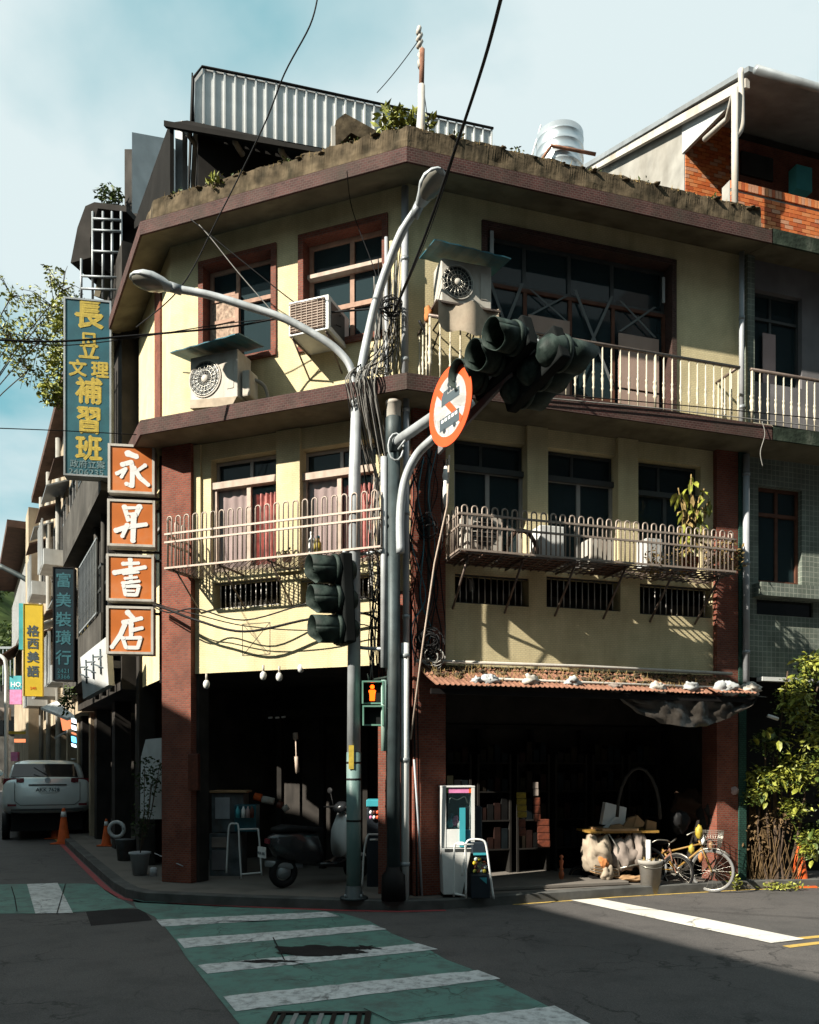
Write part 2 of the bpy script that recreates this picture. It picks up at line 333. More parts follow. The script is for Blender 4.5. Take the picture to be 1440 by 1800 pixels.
M['navy'] = mat('navy_box', (.012, .02, .03), .5, var=.3)
M['bucket'] = mat('grey_bucket', (.36, .34, .31), .7, var=.25, vs_=6, dirt=(.2, .17, .13), da=.6, ds=5, streak=1)
M['chrome'] = mat('dull_chrome', (.45, .43, .38), .35, .8, var=.3, vs_=12)
M['goldbike'] = mat('ochre_frame', (.32, .18, .04), .5, var=.3, vs_=8)
M['yellowpack'] = mat('yellow_pack', (.28, .19, .01), .5, var=.4, vs_=30)
M['redpack'] = mat('orange_pack', (.12, .028, .012), .5, var=.5, vs_=25)
M['rock'] = mat('rock', (.17, .14, .11), .95, var=.4, vs_=6, bump=.9, bs=14)
M['turned'] = mat('turned_orange_wood', (.42, .11, .04), .4, var=.25, vs_=9)
M['carpaint'] = mat('pale_silver_paint', (.85, .95, .95), .25, .25, var=.05, bump=0, spec=.6)
M['carglass'] = mat('car_dark_glass', (.008, .01, .012), .08, var=.1, bump=0, spec=.6)
M['taillight'] = mat('tail_light', (.16, .02, .03), .15, var=.2, bump=0)
M['kerb'] = mat('kerb_concrete', (.11, .11, .105), .9, var=.4, vs_=4)
M['pave'] = mat('pavement_concrete', (.20, .18, .16), .9, var=.35, vs_=2, dirt=(.09, .08, .07), da=.6, ds=2, streak=1)
M['hill'] = mat('hill_foliage', (.07, .10, .025), .9, var=.5, vs_=.2, bump=0)
def cracks(n, l, tcn, last, scale=.8, lo=.004, hi=.012, dark=.35):
    w0 = n.new('ShaderNodeTexNoise'); w0.inputs['Scale'].default_value = 3; w0.inputs['Detail'].default_value = 8; l.new(tcn.outputs['Object'], w0.inputs['Vector'])
    ad = n.new('ShaderNodeMixRGB'); ad.blend_type = 'ADD'; ad.inputs[0].default_value = .55; l.new(tcn.outputs['Object'], ad.inputs[1]); l.new(w0.outputs['Color'], ad.inputs[2])
    v = n.new('ShaderNodeTexVoronoi'); v.feature = 'DISTANCE_TO_EDGE'; v.inputs['Scale'].default_value = scale; l.new(ad.outputs[0], v.inputs['Vector'])
    r = n.new('ShaderNodeValToRGB'); r.color_ramp.elements[0].position = lo; r.color_ramp.elements[0].color = (dark, dark, dark, 1); r.color_ramp.elements[1].position = hi; l.new(v.outputs['Distance'], r.inputs[0])
    m = n.new('ShaderNodeMixRGB'); m.blend_type = 'MULTIPLY'; k = n.new('ShaderNodeTexNoise'); k.inputs['Scale'].default_value = .9; l.new(tcn.outputs['Object'], k.inputs['Vector'])
    kr = n.new('ShaderNodeValToRGB'); kr.color_ramp.elements[0].position = .42; kr.color_ramp.elements[1].position = .56; l.new(k.outputs[0], kr.inputs[0]); l.new(kr.outputs[0], m.inputs[0]); l.new(last, m.inputs[1]); l.new(r.outputs[0], m.inputs[2]); return m.outputs[0]
def paintmat(name, c, wear=.5, scale=9, lo=.50, hi=.66):
    m, nt, p = newmat(name); n = nt.nodes; l = nt.links
    tcn = n.new('ShaderNodeTexCoord')
    a = n.new('ShaderNodeTexNoise'); a.inputs['Scale'].default_value = scale; a.inputs['Detail'].default_value = 12; a.inputs['Roughness'].default_value = .75; l.new(tcn.outputs['Object'], a.inputs['Vector'])
    ra = n.new('ShaderNodeValToRGB'); ra.color_ramp.elements[0].position = lo; ra.color_ramp.elements[1].position = hi; ra.color_ramp.elements[1].color = (wear,)*3+(1,); l.new(a.outputs[0], ra.inputs[0])
    b = n.new('ShaderNodeTexNoise'); b.inputs['Scale'].default_value = 1.1; b.inputs['Detail'].default_value = 9; l.new(tcn.outputs['Object'], b.inputs['Vector'])
    m1 = n.new('ShaderNodeMixRGB'); m1.inputs[1].default_value = c4(c, .68); m1.inputs[2].default_value = c4(c, 1.12); l.new(b.outputs[0], m1.inputs[0])
    m2 = n.new('ShaderNodeMixRGB'); l.new(ra.outputs[0], m2.inputs[0]); l.new(m1.outputs[0], m2.inputs[1]); m2.inputs[2].default_value = (.05, .05, .05, 1); l.new(cracks(n, l, tcn, m2.outputs[0], 1.4, .006, .016, .4), p.inputs['Base Color'])
    p.inputs['Roughness'].default_value = .75
    q = n.new('ShaderNodeTexNoise'); q.inputs['Scale'].default_value = 120; l.new(tcn.outputs['Object'], q.inputs['Vector'])
    bp = n.new('ShaderNodeBump'); bp.inputs['Strength'].default_value = .5; bp.inputs['Distance'].default_value = .004; l.new(q.outputs[0], bp.inputs['Height']); l.new(bp.outputs[0], p.inputs['Normal'])
    return m
M['roadwhite'] = paintmat('road_white', (.74, .76, .76), .8, 9, .46, .66)
M['roadwhite2'] = paintmat('road_white_line', (.74, .72, .66), .4, lo=.55, hi=.8)
M['roadgreen'] = paintmat('road_green', (.11, .255, .215), .7, 3.5, .46, .64)
M['roadyellow'] = paintmat('road_yellow', (.62, .42, .10), .5)
M['roadred'] = paintmat('road_red', (.38, .045, .05), .5)
def asphaltmat():
    m, nt, p = newmat('asphalt'); n = nt.nodes; l = nt.links
    tcn = n.new('ShaderNodeTexCoord')
    a = n.new('ShaderNodeTexNoise'); a.inputs['Scale'].default_value = .55; a.inputs['Detail'].default_value = 10; l.new(tcn.outputs['Object'], a.inputs['Vector'])
    b = n.new('ShaderNodeTexNoise'); b.inputs['Scale'].default_value = 90; b.inputs['Detail'].default_value = 3; l.new(tcn.outputs['Object'], b.inputs['Vector'])
    m1 = n.new('ShaderNodeMixRGB'); m1.inputs[1].default_value = (.038, .038, .039, 1); m1.inputs[2].default_value = (.084, .077, .075, 1); l.new(a.outputs[0], m1.inputs[0])
    m2 = n.new('ShaderNodeMixRGB'); m2.blend_type = 'OVERLAY'; m2.inputs[0].default_value = .8; l.new(m1.outputs[0], m2.inputs[1]); l.new(b.outputs[0], m2.inputs[2])
    v = n.new('ShaderNodeTexVoronoi'); v.inputs['Scale'].default_value = 130; l.new(tcn.outputs['Object'], v.inputs['Vector'])
    vr = n.new('ShaderNodeValToRGB'); vr.color_ramp.elements[0].color = (.55, .55, .55, 1); vr.color_ramp.elements[1].color = (1.5, 1.45, 1.4, 1); l.new(v.outputs['Color'], vr.inputs[0])
    m3 = n.new('ShaderNodeMixRGB'); m3.blend_type = 'MULTIPLY'; m3.inputs[0].default_value = .8; l.new(m2.outputs[0], m3.inputs[1]); l.new(vr.outputs[0], m3.inputs[2])
    s = n.new('ShaderNodeTexNoise'); s.inputs['Scale'].default_value = 2.2; s.inputs['Detail'].default_value = 12; s.inputs['Roughness'].default_value = .7; l.new(tcn.outputs['Object'], s.inputs['Vector'])
    sr2 = n.new('ShaderNodeValToRGB'); sr2.color_ramp.elements[0].position = .32; sr2.color_ramp.elements[0].color = (.55, .55, .56, 1); sr2.color_ramp.elements[1].position = .52; l.new(s.outputs[0], sr2.inputs[0])
    m4 = n.new('ShaderNodeMixRGB'); m4.blend_type = 'MULTIPLY'; m4.inputs[0].default_value = .7; l.new(m3.outputs[0], m4.inputs[1]); l.new(sr2.outputs[0], m4.inputs[2])
    l.new(cracks(n, l, tcn, m4.outputs[0]), p.inputs['Base Color']); p.inputs['Roughness'].default_value = .85
    bp = n.new('ShaderNodeBump'); bp.inputs['Strength'].default_value = .6; bp.inputs['Distance'].default_value = .006; l.new(b.outputs[0], bp.inputs['Height']); l.new(bp.outputs[0], p.inputs['Normal'])
    return m
M['asphalt'] = asphaltmat()
# ---------------- shared builders
def wall(mb, x0, x1, z0, z1, holes, off=0, th=.2):
    """facade panel with openings and their reveals"""
    xs = sorted({x0, x1, *[min(max(v, x0), x1) for h in holes for v in h[:2]]}); zs = sorted({z0, z1, *[min(max(v, z0), z1) for h in holes for v in h[2:]]})
    for i in range(len(xs)-1):
        for j in range(len(zs)-1):
            a, b, c, d = xs[i], xs[i+1], zs[j], zs[j+1]
            if any(h[0] <= (a+b)/2 <= h[1] and h[2] <= (c+d)/2 <= h[3] for h in holes): continue
            mb.quad((a, -off, c), (b, -off, c), (b, -off, d), (a, -off, d))
    for h in holes:
        a, b, c, d = h; y0, y1 = -off, -off+th
        mb.quad((a, y0, c), (a, y1, c), (a, y1, d), (a, y0, d)); mb.quad((b, y0, c), (b, y1, c), (b, y1, d), (b, y0, d))
        mb.quad((a, y0, d), (b, y0, d), (b, y1, d), (a, y1, d)); mb.quad((a, y0, c), (b, y0, c), (b, y1, c), (a, y1, c))
def window(F, x0, x1, z0, z1, y, fm, gm, cols, rows, parent, fw=.04, md=.05, name='window', pane='pane', skip=()):
    """cols, rows: fractions where bars stand; returns the frame part with its panes as sub-parts"""
    m = MB(F); m.box(x0, x0+fw, y, y+md, z0, z1); m.box(x1-fw, x1, y, y+md, z0, z1)
    m.box(x0+fw, x1-fw, y, y+md, z0, z0+fw); m.box(x0+fw, x1-fw, y, y+md, z1-fw, z1)
    X = [0]+list(cols)+[1]; Z = [0]+list(rows)+[1]; wx = x1-x0; wz = z1-z0; k = fw*.55
    for c in cols: m.box(x0+wx*c-k, x0+wx*c+k, y+.004, y+md-.004, z0+fw, z1-fw)
    for r in rows: m.box(x0+fw, x1-fw, y-.006, y+md-.01, z0+wz*r-k, z0+wz*r+k)
    f = m.build(name, fm, parent)
    for i in range(len(X)-1):
        for j in range(len(Z)-1):
            if (i, j) in skip: continue
            q = MB(F); d = .006*((i+j) % 2)
            q.box(x0+wx*X[i]+k*.5, x0+wx*X[i+1]-k*.5, y+md*.5+d, y+md*.5+.004+d, z0+wz*Z[j]+k*.5, z0+wz*Z[j+1]-k*.5)
            q.build(pane, gm, f)
    return f
def curtain(F, x0, x1, z0, z1, y, m, parent, folds=7, amp=.03):
    q = MB(F); n = folds*6; vs, fs = [], []
    for i in range(n+1):
        t = i/n; x = x0+(x1-x0)*t; a = amp*math.sin(t*folds*6.283+.7*math.sin(t*9))
        vs += [(x, y+a, z0), (x, y+a*.7, z1)]
    for i in range(n): fs.append((2*i, 2*i+2, 2*i+3, 2*i+1))
    q.add(vs, fs, None, True); return q.build('curtain', m, parent)
def leaves(name, blobs, n, size, m, parent=None, gap=.0, seed=0, narrow=.45, kind='stuff', droop=.3, **tags):
    rnd = random.Random(seed); vs, fs = [], []
    tot = sum(b[3] for b in blobs)
    for b in blobs:
        k = int(n*b[3]/tot)
        for _ in range(k):
            d = Vector((rnd.gauss(0, 1), rnd.gauss(0, 1), rnd.gauss(0, 1))).normalized() * (rnd.random()**.45)
            p = Vector(b[0]) + Vector((d.x*b[1][0], d.y*b[1][1], d.z*b[1][2]))
            if gap and noise.noise(p*b[2]) < gap: continue
            s = size*(.6+.8*rnd.random()); a = Vector((rnd.gauss(0, 1), rnd.gauss(0, 1), rnd.gauss(0, .6)-droop)).normalized(); c = a.orthogonal().normalized()
            c = (Matrix.Rotation(rnd.random()*6.28, 3, a) @ c); nrm = a.cross(c)
            o = len(vs); vs += [p, p+a*s*.5+c*s*narrow*.5+nrm*s*.08, p+a*s, p+a*s*.5-c*s*narrow*.5+nrm*s*.08, p+a*s*.5]
            fs += [(o, o+1, o+4), (o+1, o+2, o+4), (o, o+4, o+3), (o+4, o+2, o+3)]
    mb = MB(); mb.v = vs; mb.f = fs; mb.sm = [False]*len(fs); mb.uv = [[(0, 0), (1, 0), (1, 1)]]*len(fs)
    return mb.build(name, m, parent, kind=kind, recalc=False, **tags)
def leaf_mesh(size, m, narrow=.4):
    me = bpy.data.meshes.new('leaf'); s = size
    me.from_pydata([(0, 0, 0), (s*.3, s*narrow*.5, .05*s), (s*.7, s*narrow*.45, -.02*s), (s, 0, -.2*s), (s*.7, -s*narrow*.45, -.02*s), (s*.3, -s*narrow*.5, .05*s), (s*.35, 0, -.02*s), (s*.7, 0, -.08*s)], [],
        [(0, 1, 6), (1, 2, 7, 6), (2, 3, 7), (0, 6, 5), (6, 7, 4, 5), (7, 3, 4)])
    me.materials.append(m); return me
def leafpart(me, p, parent, rnd, sc_=1, name='leaf', tilt=None):
    o = bpy.data.objects.new(name, me); col.objects.link(o); o.parent = parent; o.location = Vector(p)-WL[parent.name]
    o.rotation_euler = tilt or (rnd.uniform(-.6, .6), rnd.uniform(-.2, 1.0), rnd.uniform(0, 6.28)); o.scale = (sc_,)*3; return o
def text(F, body, x, z, size, off, m, parent, name='letter', bold=.02, ex=.002, sx=1, per_char=False):
    """body centred on x, with its baseline at z, on the plane y=-off"""
    c = bpy.data.curves.new('t', 'FONT'); c.body = body; c.size = size; c.align_x = 'CENTER'; c.extrude = 0; c.resolution_u = 2
    o = bpy.data.objects.new('t', c); col.objects.link(o); bpy.context.view_layer.update()
    me = bpy.data.meshes.new_from_object(o.evaluated_get(bpy.context.evaluated_depsgraph_get()))
    q = MB(F); k = bold*size
    for j, (ex_, ez_) in enumerate(((0, 0), (-k, 0), (k, 0), (0, -k), (0, k))):
        q.add([(x+v.co.x*sx+ex_, -off-j*.0006, z+v.co.y+ez_) for v in me.vertices], [tuple(p.vertices) for p in me.polygons])
    bpy.data.objects.remove(o); bpy.data.curves.remove(c); bpy.data.meshes.remove(me)
    return q.build(name, m, parent)
def wire(pts, r=.008, m=None, label='', name='cable', cat='cable', group=None, sag=0, n=14, parent=None):
    P = [Vector(p) for p in pts]; out_ = []
    if len(P) == 2:
        for i in range(n+1):
            t = i/n; p = P[0].lerp(P[1], t); p.z -= sag*4*t*(1-t); out_.append(p)
    else:
        for i in range(len(P)-1):
            p0, p1, p2, p3 = P[max(i-1, 0)], P[i], P[i+1], P[min(i+2, len(P)-1)]
            for k in range(6):
                t = k/6; out_.append(.5*((2*p1)+(-p0+p2)*t+(2*p0-5*p1+4*p2-p3)*t*t+(-p0+3*p1-3*p2+p3)*t**3))
        out_.append(P[-1])
    q = MB(); q.tube(out_, r, 5)
    return q.build(name, m or M['cable'], parent, label or None, None if parent else cat, group)
def spline(P, k=6):
    P = [Vector(p) for p in P]; o = []
    for i in range(len(P)-1):
        p0, p1, p2, p3 = P[max(i-1, 0)], P[i], P[i+1], P[min(i+2, len(P)-1)]
        for j in range(k):
            t = j/k; o.append(.5*((2*p1)+(-p0+p2)*t+(2*p0-5*p1+4*p2-p3)*t*t+(-p0+3*p1-3*p2+p3)*t**3))
    return o+[P[-1]]
# ================= ground, road, pavement =================
def sheet(name, pts, z, m, kind='structure', parent=None, th=0, **k):
    q = MB(); n = len(pts); q.add([(p[0], p[1], z) for p in pts], [tuple(range(n))])
    return q.build(name, m, parent, kind=None if parent else kind, **k)
q = MB(); q.add([(-500, -400, 0), (500, -400, 0), (500, 900, 0), (-500, 900, 0)], [(0, 1, 2, 3)]); q.build('ground', M['asphalt'], kind='structure')
Kpx = [(30, 1404), (70, 1442), (110, 1480), (150, 1519), (180, 1547), (200, 1565), (222, 1578), (255, 1585), (400, 1592), (600, 1599), (700, 1601), (780, 1599), (900, 1590), (1000, 1583), (1080, 1577), (1310, 1564), (1440, 1560), (1900, 1546)]
K = [G(*p) for p in Kpx]
def inner(P, d):
    o = []
    for i, p in enumerate(P):
        t = (P[min(i+1, len(P)-1)] - P[max(i-1, 0)]).normalized(); o.append(p + Vector((-t.y, t.x, 0))*d)
    return o
PH = .12
Ki = inner(K, .16)
q = MB(); n = len(K)
q.add([(p.x, p.y, -.02) for p in K]+[(p.x, p.y, PH-.01) for p in K]+[(p.x, p.y, PH) for p in inner(K, .015)]+[(p.x, p.y, PH) for p in Ki]+[(p.x, p.y, -.02) for p in Ki],
      [(r*n+i, r*n+i+1, (r+1)*n+i+1, (r+1)*n+i) for r in range(4) for i in range(n-1)])
q.build('kerb', M['kerb'], kind='structure')
pp = inner(K, .15)+[Vector((24, 26, 0)), Vector((-8, 60, 0))]
sheet('pavement', pp, PH-.004, M['pave'])
def strip(name, P, w_, z, m, parent=None, **k):
    a = inner(P, -w_/2); b = inner(P, w_/2); n = len(P); q = MB()
    q.add([(p.x, p.y, z) for p in a+b], [(i, i+1, n+i+1, n+i) for i in range(n-1)])
    return q.build(name, m, parent, kind=None if parent else 'structure')
rl = [p for p in inner(K, -.07)]
strip('red_kerb_line', rl[2:12], .09, .004, M['roadred'])
strip('yellow_kerb_line', [rl[1].lerp(rl[2], .55), rl[2]], .09, .004, M['roadyellow'])
strip('yellow_edge_line', inner(K, -.03)[12:], .05, .004, M['roadyellow'])
# crosswalks (painted sheets, each 4 mm above the one below)
gp = [(232, 1581), (300, 1588), (430, 1595), (560, 1601), (605, 1607), (650, 1620), (690, 1642), (740, 1662), (785, 1688), (845, 1710), (880, 1728), (960, 1768), (1025, 1800), (1130, 1860), (480, 1860), (420, 1800), (392, 1765), (350, 1712), (325, 1680), (310, 1655), (290, 1630), (272, 1612), (240, 1597)]
cw = sheet('crosswalk', [G(*p) for p in gp], .004, M['roadgreen'])
rs = random.Random(3)
def stripe(P, root, zz=.008):
    """quad given by photo corners tl,tr,br,bl; edges roughened"""
    tl, tr, br, bl = [G(*p) for p in P]; n = 26; top = [tl.lerp(tr, i/n) for i in range(n+1)]; bot = [bl.lerp(br, i/n) for i in range(n+1)]
    for i in range(n+1):
        top[i].y += rs.uniform(-.012, .012); bot[i].y += rs.uniform(-.012, .012)
    q = MB(); q.add([(p.x, p.y, zz) for p in top+bot], [(i, i+1, n+2+i, n+1+i) for i in range(n)])
    return q.build('stripe', M['roadwhite'], root)
for P in [[(275, 1618), (573, 1604), (597, 1612), (285, 1630)], [(310, 1652), (655, 1627), (680, 1635), (325, 1668)], [(348, 1698), (735, 1660), (770, 1670), (365, 1713)],
          [(393, 1753), (840, 1707), (880, 1722), (415, 1779)], [(670, 1806), (975, 1770), (1040, 1803), (720, 1850)]]: stripe(P, cw)
cw2 = sheet('crosswalk', [G(*p) for p in [(-160, 1557), (150, 1553.5), (172, 1556), (205, 1577), (238, 1596), (150, 1603), (100, 1606), (-160, 1608)]], .004, M['roadgreen'])
stripe([(47, 1555), (101, 1553), (129, 1606), (62, 1607)], cw2)
strip('yellow_line', [G(1352, 1655), G(1440, 1647), G(1800, 1615)], .09, .004, M['roadyellow'])
strip('yellow_line', [G(1382, 1665), G(1440, 1658), G(1800, 1628)], .09, .004, M['roadyellow'])
q = MB(); q.add([tuple(G(*p))[:2]+(.008,) for p in [(1003, 1583), (1052, 1580.5), (1240, 1616), (1415, 1652), (1356, 1659), (1180, 1622)]], [(0, 1, 2, 3, 4, 5)]); q.build('white_line', M['roadwhite2'], kind='structure')
def splat(name, c, rx, ry, z, m, seed, amp=.35):
    r_ = random.Random(seed); pts = []
    for i in range(60):
        a = i/60*6.283; k = 1+amp*noise.noise(Vector((math.cos(a)*2.2+seed, math.sin(a)*2.2, 0)))+amp*.5*noise.noise(Vector((math.cos(a)*9, math.sin(a)*9+seed, 4)))
        pts.append(Vector((c.x+rx*math.cos(a)*k, c.y+ry*math.sin(a)*k, 0)))
    return sheet(name, pts, z, m)
M['tar'] = mat('tar', (.022, .02, .021), .8, var=.4, bump=.5, bs=90)
splat('tar_patch', G(560, 1673), .42, .21, .012, M['tar'], 2, .5)
splat('tar_patch', G(470, 1692), .22, .05, .0125, M['tar'], 5, .9)
splat('tar_patch', G(640, 1668), .12, .09, .0128, M['tar'], 8, .9)
splat('tar_patch', G(425, 1621), .35, .018, .0122, M['tar'], 11, .9)
sheet('road_patch', [G(*p) for p in [(150, 1600), (250, 1598), (268, 1618), (160, 1628)]], .002, M['tar'])
# cracks and resurfacing seams
for i, pts in enumerate([[(20, 1560), (26, 1580), (30, 1604)], [(100, 1608), (115, 1555)], [(1100, 1600), (1230, 1603), (1440, 1616)], [(480, 1650), (500, 1690), (545, 1700)], [(640, 1776), (690, 1800), (800, 1786)]]):
    strip('road_crack', [G(*p) for p in pts], .012, .0135, M['tar'])
g0 = G(562, 1796)
gr = thing('drain_grate', g0, 'black iron drain grate set in the green crosswalk at the bottom edge', 'drain grate')
q = MB(); q.box(g0.x-.34, g0.x+.34, g0.y-.17, g0.y-.13, .005, .02); q.box(g0.x-.34, g0.x+.34, g0.y+.13, g0.y+.17, .005, .02); q.box(g0.x-.34, g0.x-.3, g0.y-.13, g0.y+.13, .005, .02); q.box(g0.x+.3, g0.x+.34, g0.y-.13, g0.y+.13, .005, .02); q.build('frame', M['blackiron'], gr)
for i in range(7):
    x = g0.x-.26+i*.087; q = MB(); q.box(x-.015, x+.015, g0.y-.13, g0.y+.13, .006, .018); q.build('bar', M['zinc'] if i % 2 else M['blackiron'], gr)
# ================= corner building =================
cb_ = thing('corner_building', (PC[0], PC[1], PH), 'three storey pale yellow tiled corner building with maroon tiled ledges and brick red pilasters', 'building')
Z1b, Z2, Z2t, Z3 = 3.0, 6.15, 6.33, 8.99
def ix(F1, o1, F2, o2):
    """plan point where two offset facade lines meet"""
    p = F1.pt(0, -o1, 0); d = F1.pt(1, -o1, 0)-p; r = F2.pt(0, -o2, 0); e = F2.pt(1, -o2, 0)-r
    t = ((r.x-p.x)*e.y-(r.y-p.y)*e.x)/(d.x*e.y-d.y*e.x); return p+d*t
BG = B.x(1306)           # party line with the green building
def ringp(oa, ob, oc, cx_, bx): return [C.pt(cx_, -oc, 0), ix(A, oa, C, oc), ix(A, oa, B, ob), B.pt(bx, -ob, 0)]
def ledge(P, Q, zi, zo, zt, name, m, root, top=True):
    q = MB(); n = len(P)
    q.add([(p.x, p.y, zi) for p in P]+[(p.x, p.y, zo) for p in Q], [(i, i+1, n+i+1, n+i) for i in range(n-1)])
    if top: q.add([(p.x, p.y, zt+.002) for p in P]+[(p.x, p.y, zt) for p in Q], [(i, i+1, n+i+1, n+i) for i in range(n-1)])
    return q.build(name, m, root)
def fascia(Q, z0, z1, name, m, root, th=.03):
    q = MB(); n = len(Q)
    for i in range(n-1):
        a, b = Q[i], Q[i+1]; d = (b-a); L_ = d.length; f = Fr(a.x, a.y, math.atan2(d.y, d.x))
        q.fr = f; q.quad((0, 0, z0), (L_, 0, z0), (L_, 0, z1), (0, 0, z1)); q.quad((0, 0, z0), (L_, 0, z0), (L_, th, z0), (0, th, z0)); q.quad((0, 0, z1), (L_, 0, z1), (L_, th, z1), (0, th, z1))
    return q.build(name, m, root)
# storey ledge between second and third floor
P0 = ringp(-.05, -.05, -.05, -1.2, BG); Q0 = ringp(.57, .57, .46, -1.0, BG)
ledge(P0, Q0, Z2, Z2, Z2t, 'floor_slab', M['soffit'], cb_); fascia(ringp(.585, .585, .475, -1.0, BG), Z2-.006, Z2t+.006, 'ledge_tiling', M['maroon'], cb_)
# roof overhang
RE = -3.6
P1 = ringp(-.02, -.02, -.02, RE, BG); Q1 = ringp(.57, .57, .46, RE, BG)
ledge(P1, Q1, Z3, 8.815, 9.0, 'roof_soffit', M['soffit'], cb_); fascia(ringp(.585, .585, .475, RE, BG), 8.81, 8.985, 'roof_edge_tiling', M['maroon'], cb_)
# mossy parapet with lumpy top
q = MB(); Pp = ringp(.43, .43, .3, -.25, BG-.05); Pq = ringp(.26, .26, .13, -.25, BG-.05); top = []; 
for seg in range(3):
    a, b, c, d = Pp[seg], Pp[seg+1], Pq[seg], Pq[seg+1]; n = max(6, int((b-a).length/.03)); vs = []
    for i in range(n+1):
        t = i/n; o_ = a.lerp(b, t); i_ = c.lerp(d, t); h = 9.36+.02*noise.noise(o_*3)+.018*noise.noise(o_*7)+.008*noise.noise(o_*28); k = .03*noise.noise(o_*5+Vector((5, 0, 0)))+.004*noise.noise(o_*25)
        dd = (o_-i_).normalized()*k
        vs += [tuple(o_+Vector((0, 0, 8.99))), tuple(o_+dd+Vector((0, 0, 9.18))), tuple(o_-dd+Vector((0, 0, h))), tuple(i_+Vector((0, 0, h-.01))), tuple(i_+Vector((0, 0, 8.99)))]
    q.add(vs, [(5*i+j, 5*i+5+j, 5*i+6+j, 5*i+1+j) for i in range(n) for j in range(4)]+[(0, 1, 2, 3, 4), tuple(5*n+j for j in range(5))], None, False)
q.build('parapet', M['moss'], cb_)
# roof deck and ceilings
plan = [C.pt(-2.4, 0, 0), pl, Vector((PC[0], PC[1], 0)), B.pt(BG, 0, 0), B.pt(BG, 7, 0), C.pt(-2.4, 7, 0)]
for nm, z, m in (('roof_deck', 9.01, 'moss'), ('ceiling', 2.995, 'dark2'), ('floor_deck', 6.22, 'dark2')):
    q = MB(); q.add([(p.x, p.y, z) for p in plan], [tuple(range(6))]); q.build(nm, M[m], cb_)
# inner dark rooms behind the openings
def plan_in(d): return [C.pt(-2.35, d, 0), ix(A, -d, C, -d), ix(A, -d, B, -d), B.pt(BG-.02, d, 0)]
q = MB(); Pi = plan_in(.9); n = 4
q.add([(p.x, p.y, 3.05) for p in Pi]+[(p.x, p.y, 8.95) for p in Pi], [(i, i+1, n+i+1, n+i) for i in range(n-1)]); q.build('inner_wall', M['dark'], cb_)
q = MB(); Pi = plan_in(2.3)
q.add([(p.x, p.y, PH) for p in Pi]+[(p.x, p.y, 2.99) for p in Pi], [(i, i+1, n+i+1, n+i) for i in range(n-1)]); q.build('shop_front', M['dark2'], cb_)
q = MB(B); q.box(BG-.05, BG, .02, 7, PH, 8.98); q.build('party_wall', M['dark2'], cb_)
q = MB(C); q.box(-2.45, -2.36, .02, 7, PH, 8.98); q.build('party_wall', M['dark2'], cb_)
def hole(F, p0, p1, pt, pb, pc=None):
    pc = pc or p1; return (F.x(p0), F.x(p1), F.z(pc, pb), F.z(pc, pt))
# --- chamfer face, third floor
h1 = hole(A, 357, 479, 438, 618, 479); h2 = hole(A, 533, 674, 386, 583, 674)
q = MB(A); wall(q, -3.55, 0, Z2t, Z3, [h1, h2], 0, .22); q.build('wall', M['yellow'], cb_)
def surround(F, h, m, root, wd=.065, pr=.025, sides='lrtb'):
    q = MB(F); a, b, c, d = h
    if 'l' in sides: q.box(a-wd, a+.012, -pr, .21, c, d)
    if 'r' in sides: q.box(b-.012, b+wd, -pr, .21, c, d)
    if 't' in sides: q.box(a-wd, b+wd, -pr-.003, .21, d-.012, d+wd)
    if 'b' in sides: q.box(a-wd, b+wd, -pr-.012, .21, c-wd, c+.012)
    return q.build('window_surround', m, root)
surround(A, h1, M['brick'], cb_); surround(A, h2, M['brick'], cb_)
# tile lining of the reveals
w1 = window(A, h1[0]+.015, h1[1]-.015, h1[2]+.015, h1[3]-.015, .15, M['pinkwood'], M['glassdark'], [.42], [.62], cb_, .05)
q = MB(A); xm = h1[0]+(h1[1]-h1[0])*.40
q.box(h1[0]+.05, xm, .135, .145, h1[2]+.05, h1[3]-.42); q.build('lace_panel', M['lace'], cb_)
q = MB(A)
for zz in (h1[2]+.05, h1[2]+.6, h1[2]+.95, h1[3]-.46): q.box(h1[0]+.05, xm, .118, .134, zz, zz+.045)
q.box(xm, xm+.06, .11, .15, h1[2]+.04, h1[3]-.4); q.build('sash_rail', M['pinkwood'], cb_)
w2 = window(A, h2[0]+.015, h2[1]-.015, h2[2]+.015, h2[3]-.015, .15, M['pinkwood'], M['glassdark'], [.56], [.36, .68], cb_, .055)
q = MB(A); q.box(h2[0]+.03, h2[1]-.02, .06, .15, h2[2]+.69*(h2[3]-h2[2])-.05, h2[2]+.69*(h2[3]-h2[2])); q.build('sash_rail', M['cream'], cb_)
# --- chamfer face, second floor and beam
h3 = hole(A, 371, 491, 790, 996, 491); h4 = hole(A, 528, 661, 770, 985, 661)
v1 = hole(A, 375, 492, 1014, 1062, 492); v2 = hole(A, 528, 655, 1008, 1052, 655)
xa = A.x(343)
q = MB(A); wall(q, xa, 0, Z1b, Z2, [h3, h4, v1, v2], 0, .2); q.build('wall', M['yellow'], cb_)
q = MB(A); q.box(xa, 0, .2, .3, Z1b, 4.0); q.build('beam', M['dark2'], cb_)
for h in (v1, v2):
    f = None
    q = MB(A); q.box(h[0], h[1], .05, .07, h[2], h[2]+.02); q.box(h[0], h[1], .05, .07, h[3]-.02, h[3]); f = q.build('vent_grille', M['alu'], cb_)
    n = int((h[1]-h[0])/.075)
    for i in range(1, n):
        x = h[0]+(h[1]-h[0])*i/n; q = MB(A); q.tube([(x, .06, h[2]+.02), (x, .06, h[3]-.02)], .009, 6); q.build('bar', M['alu'], f)
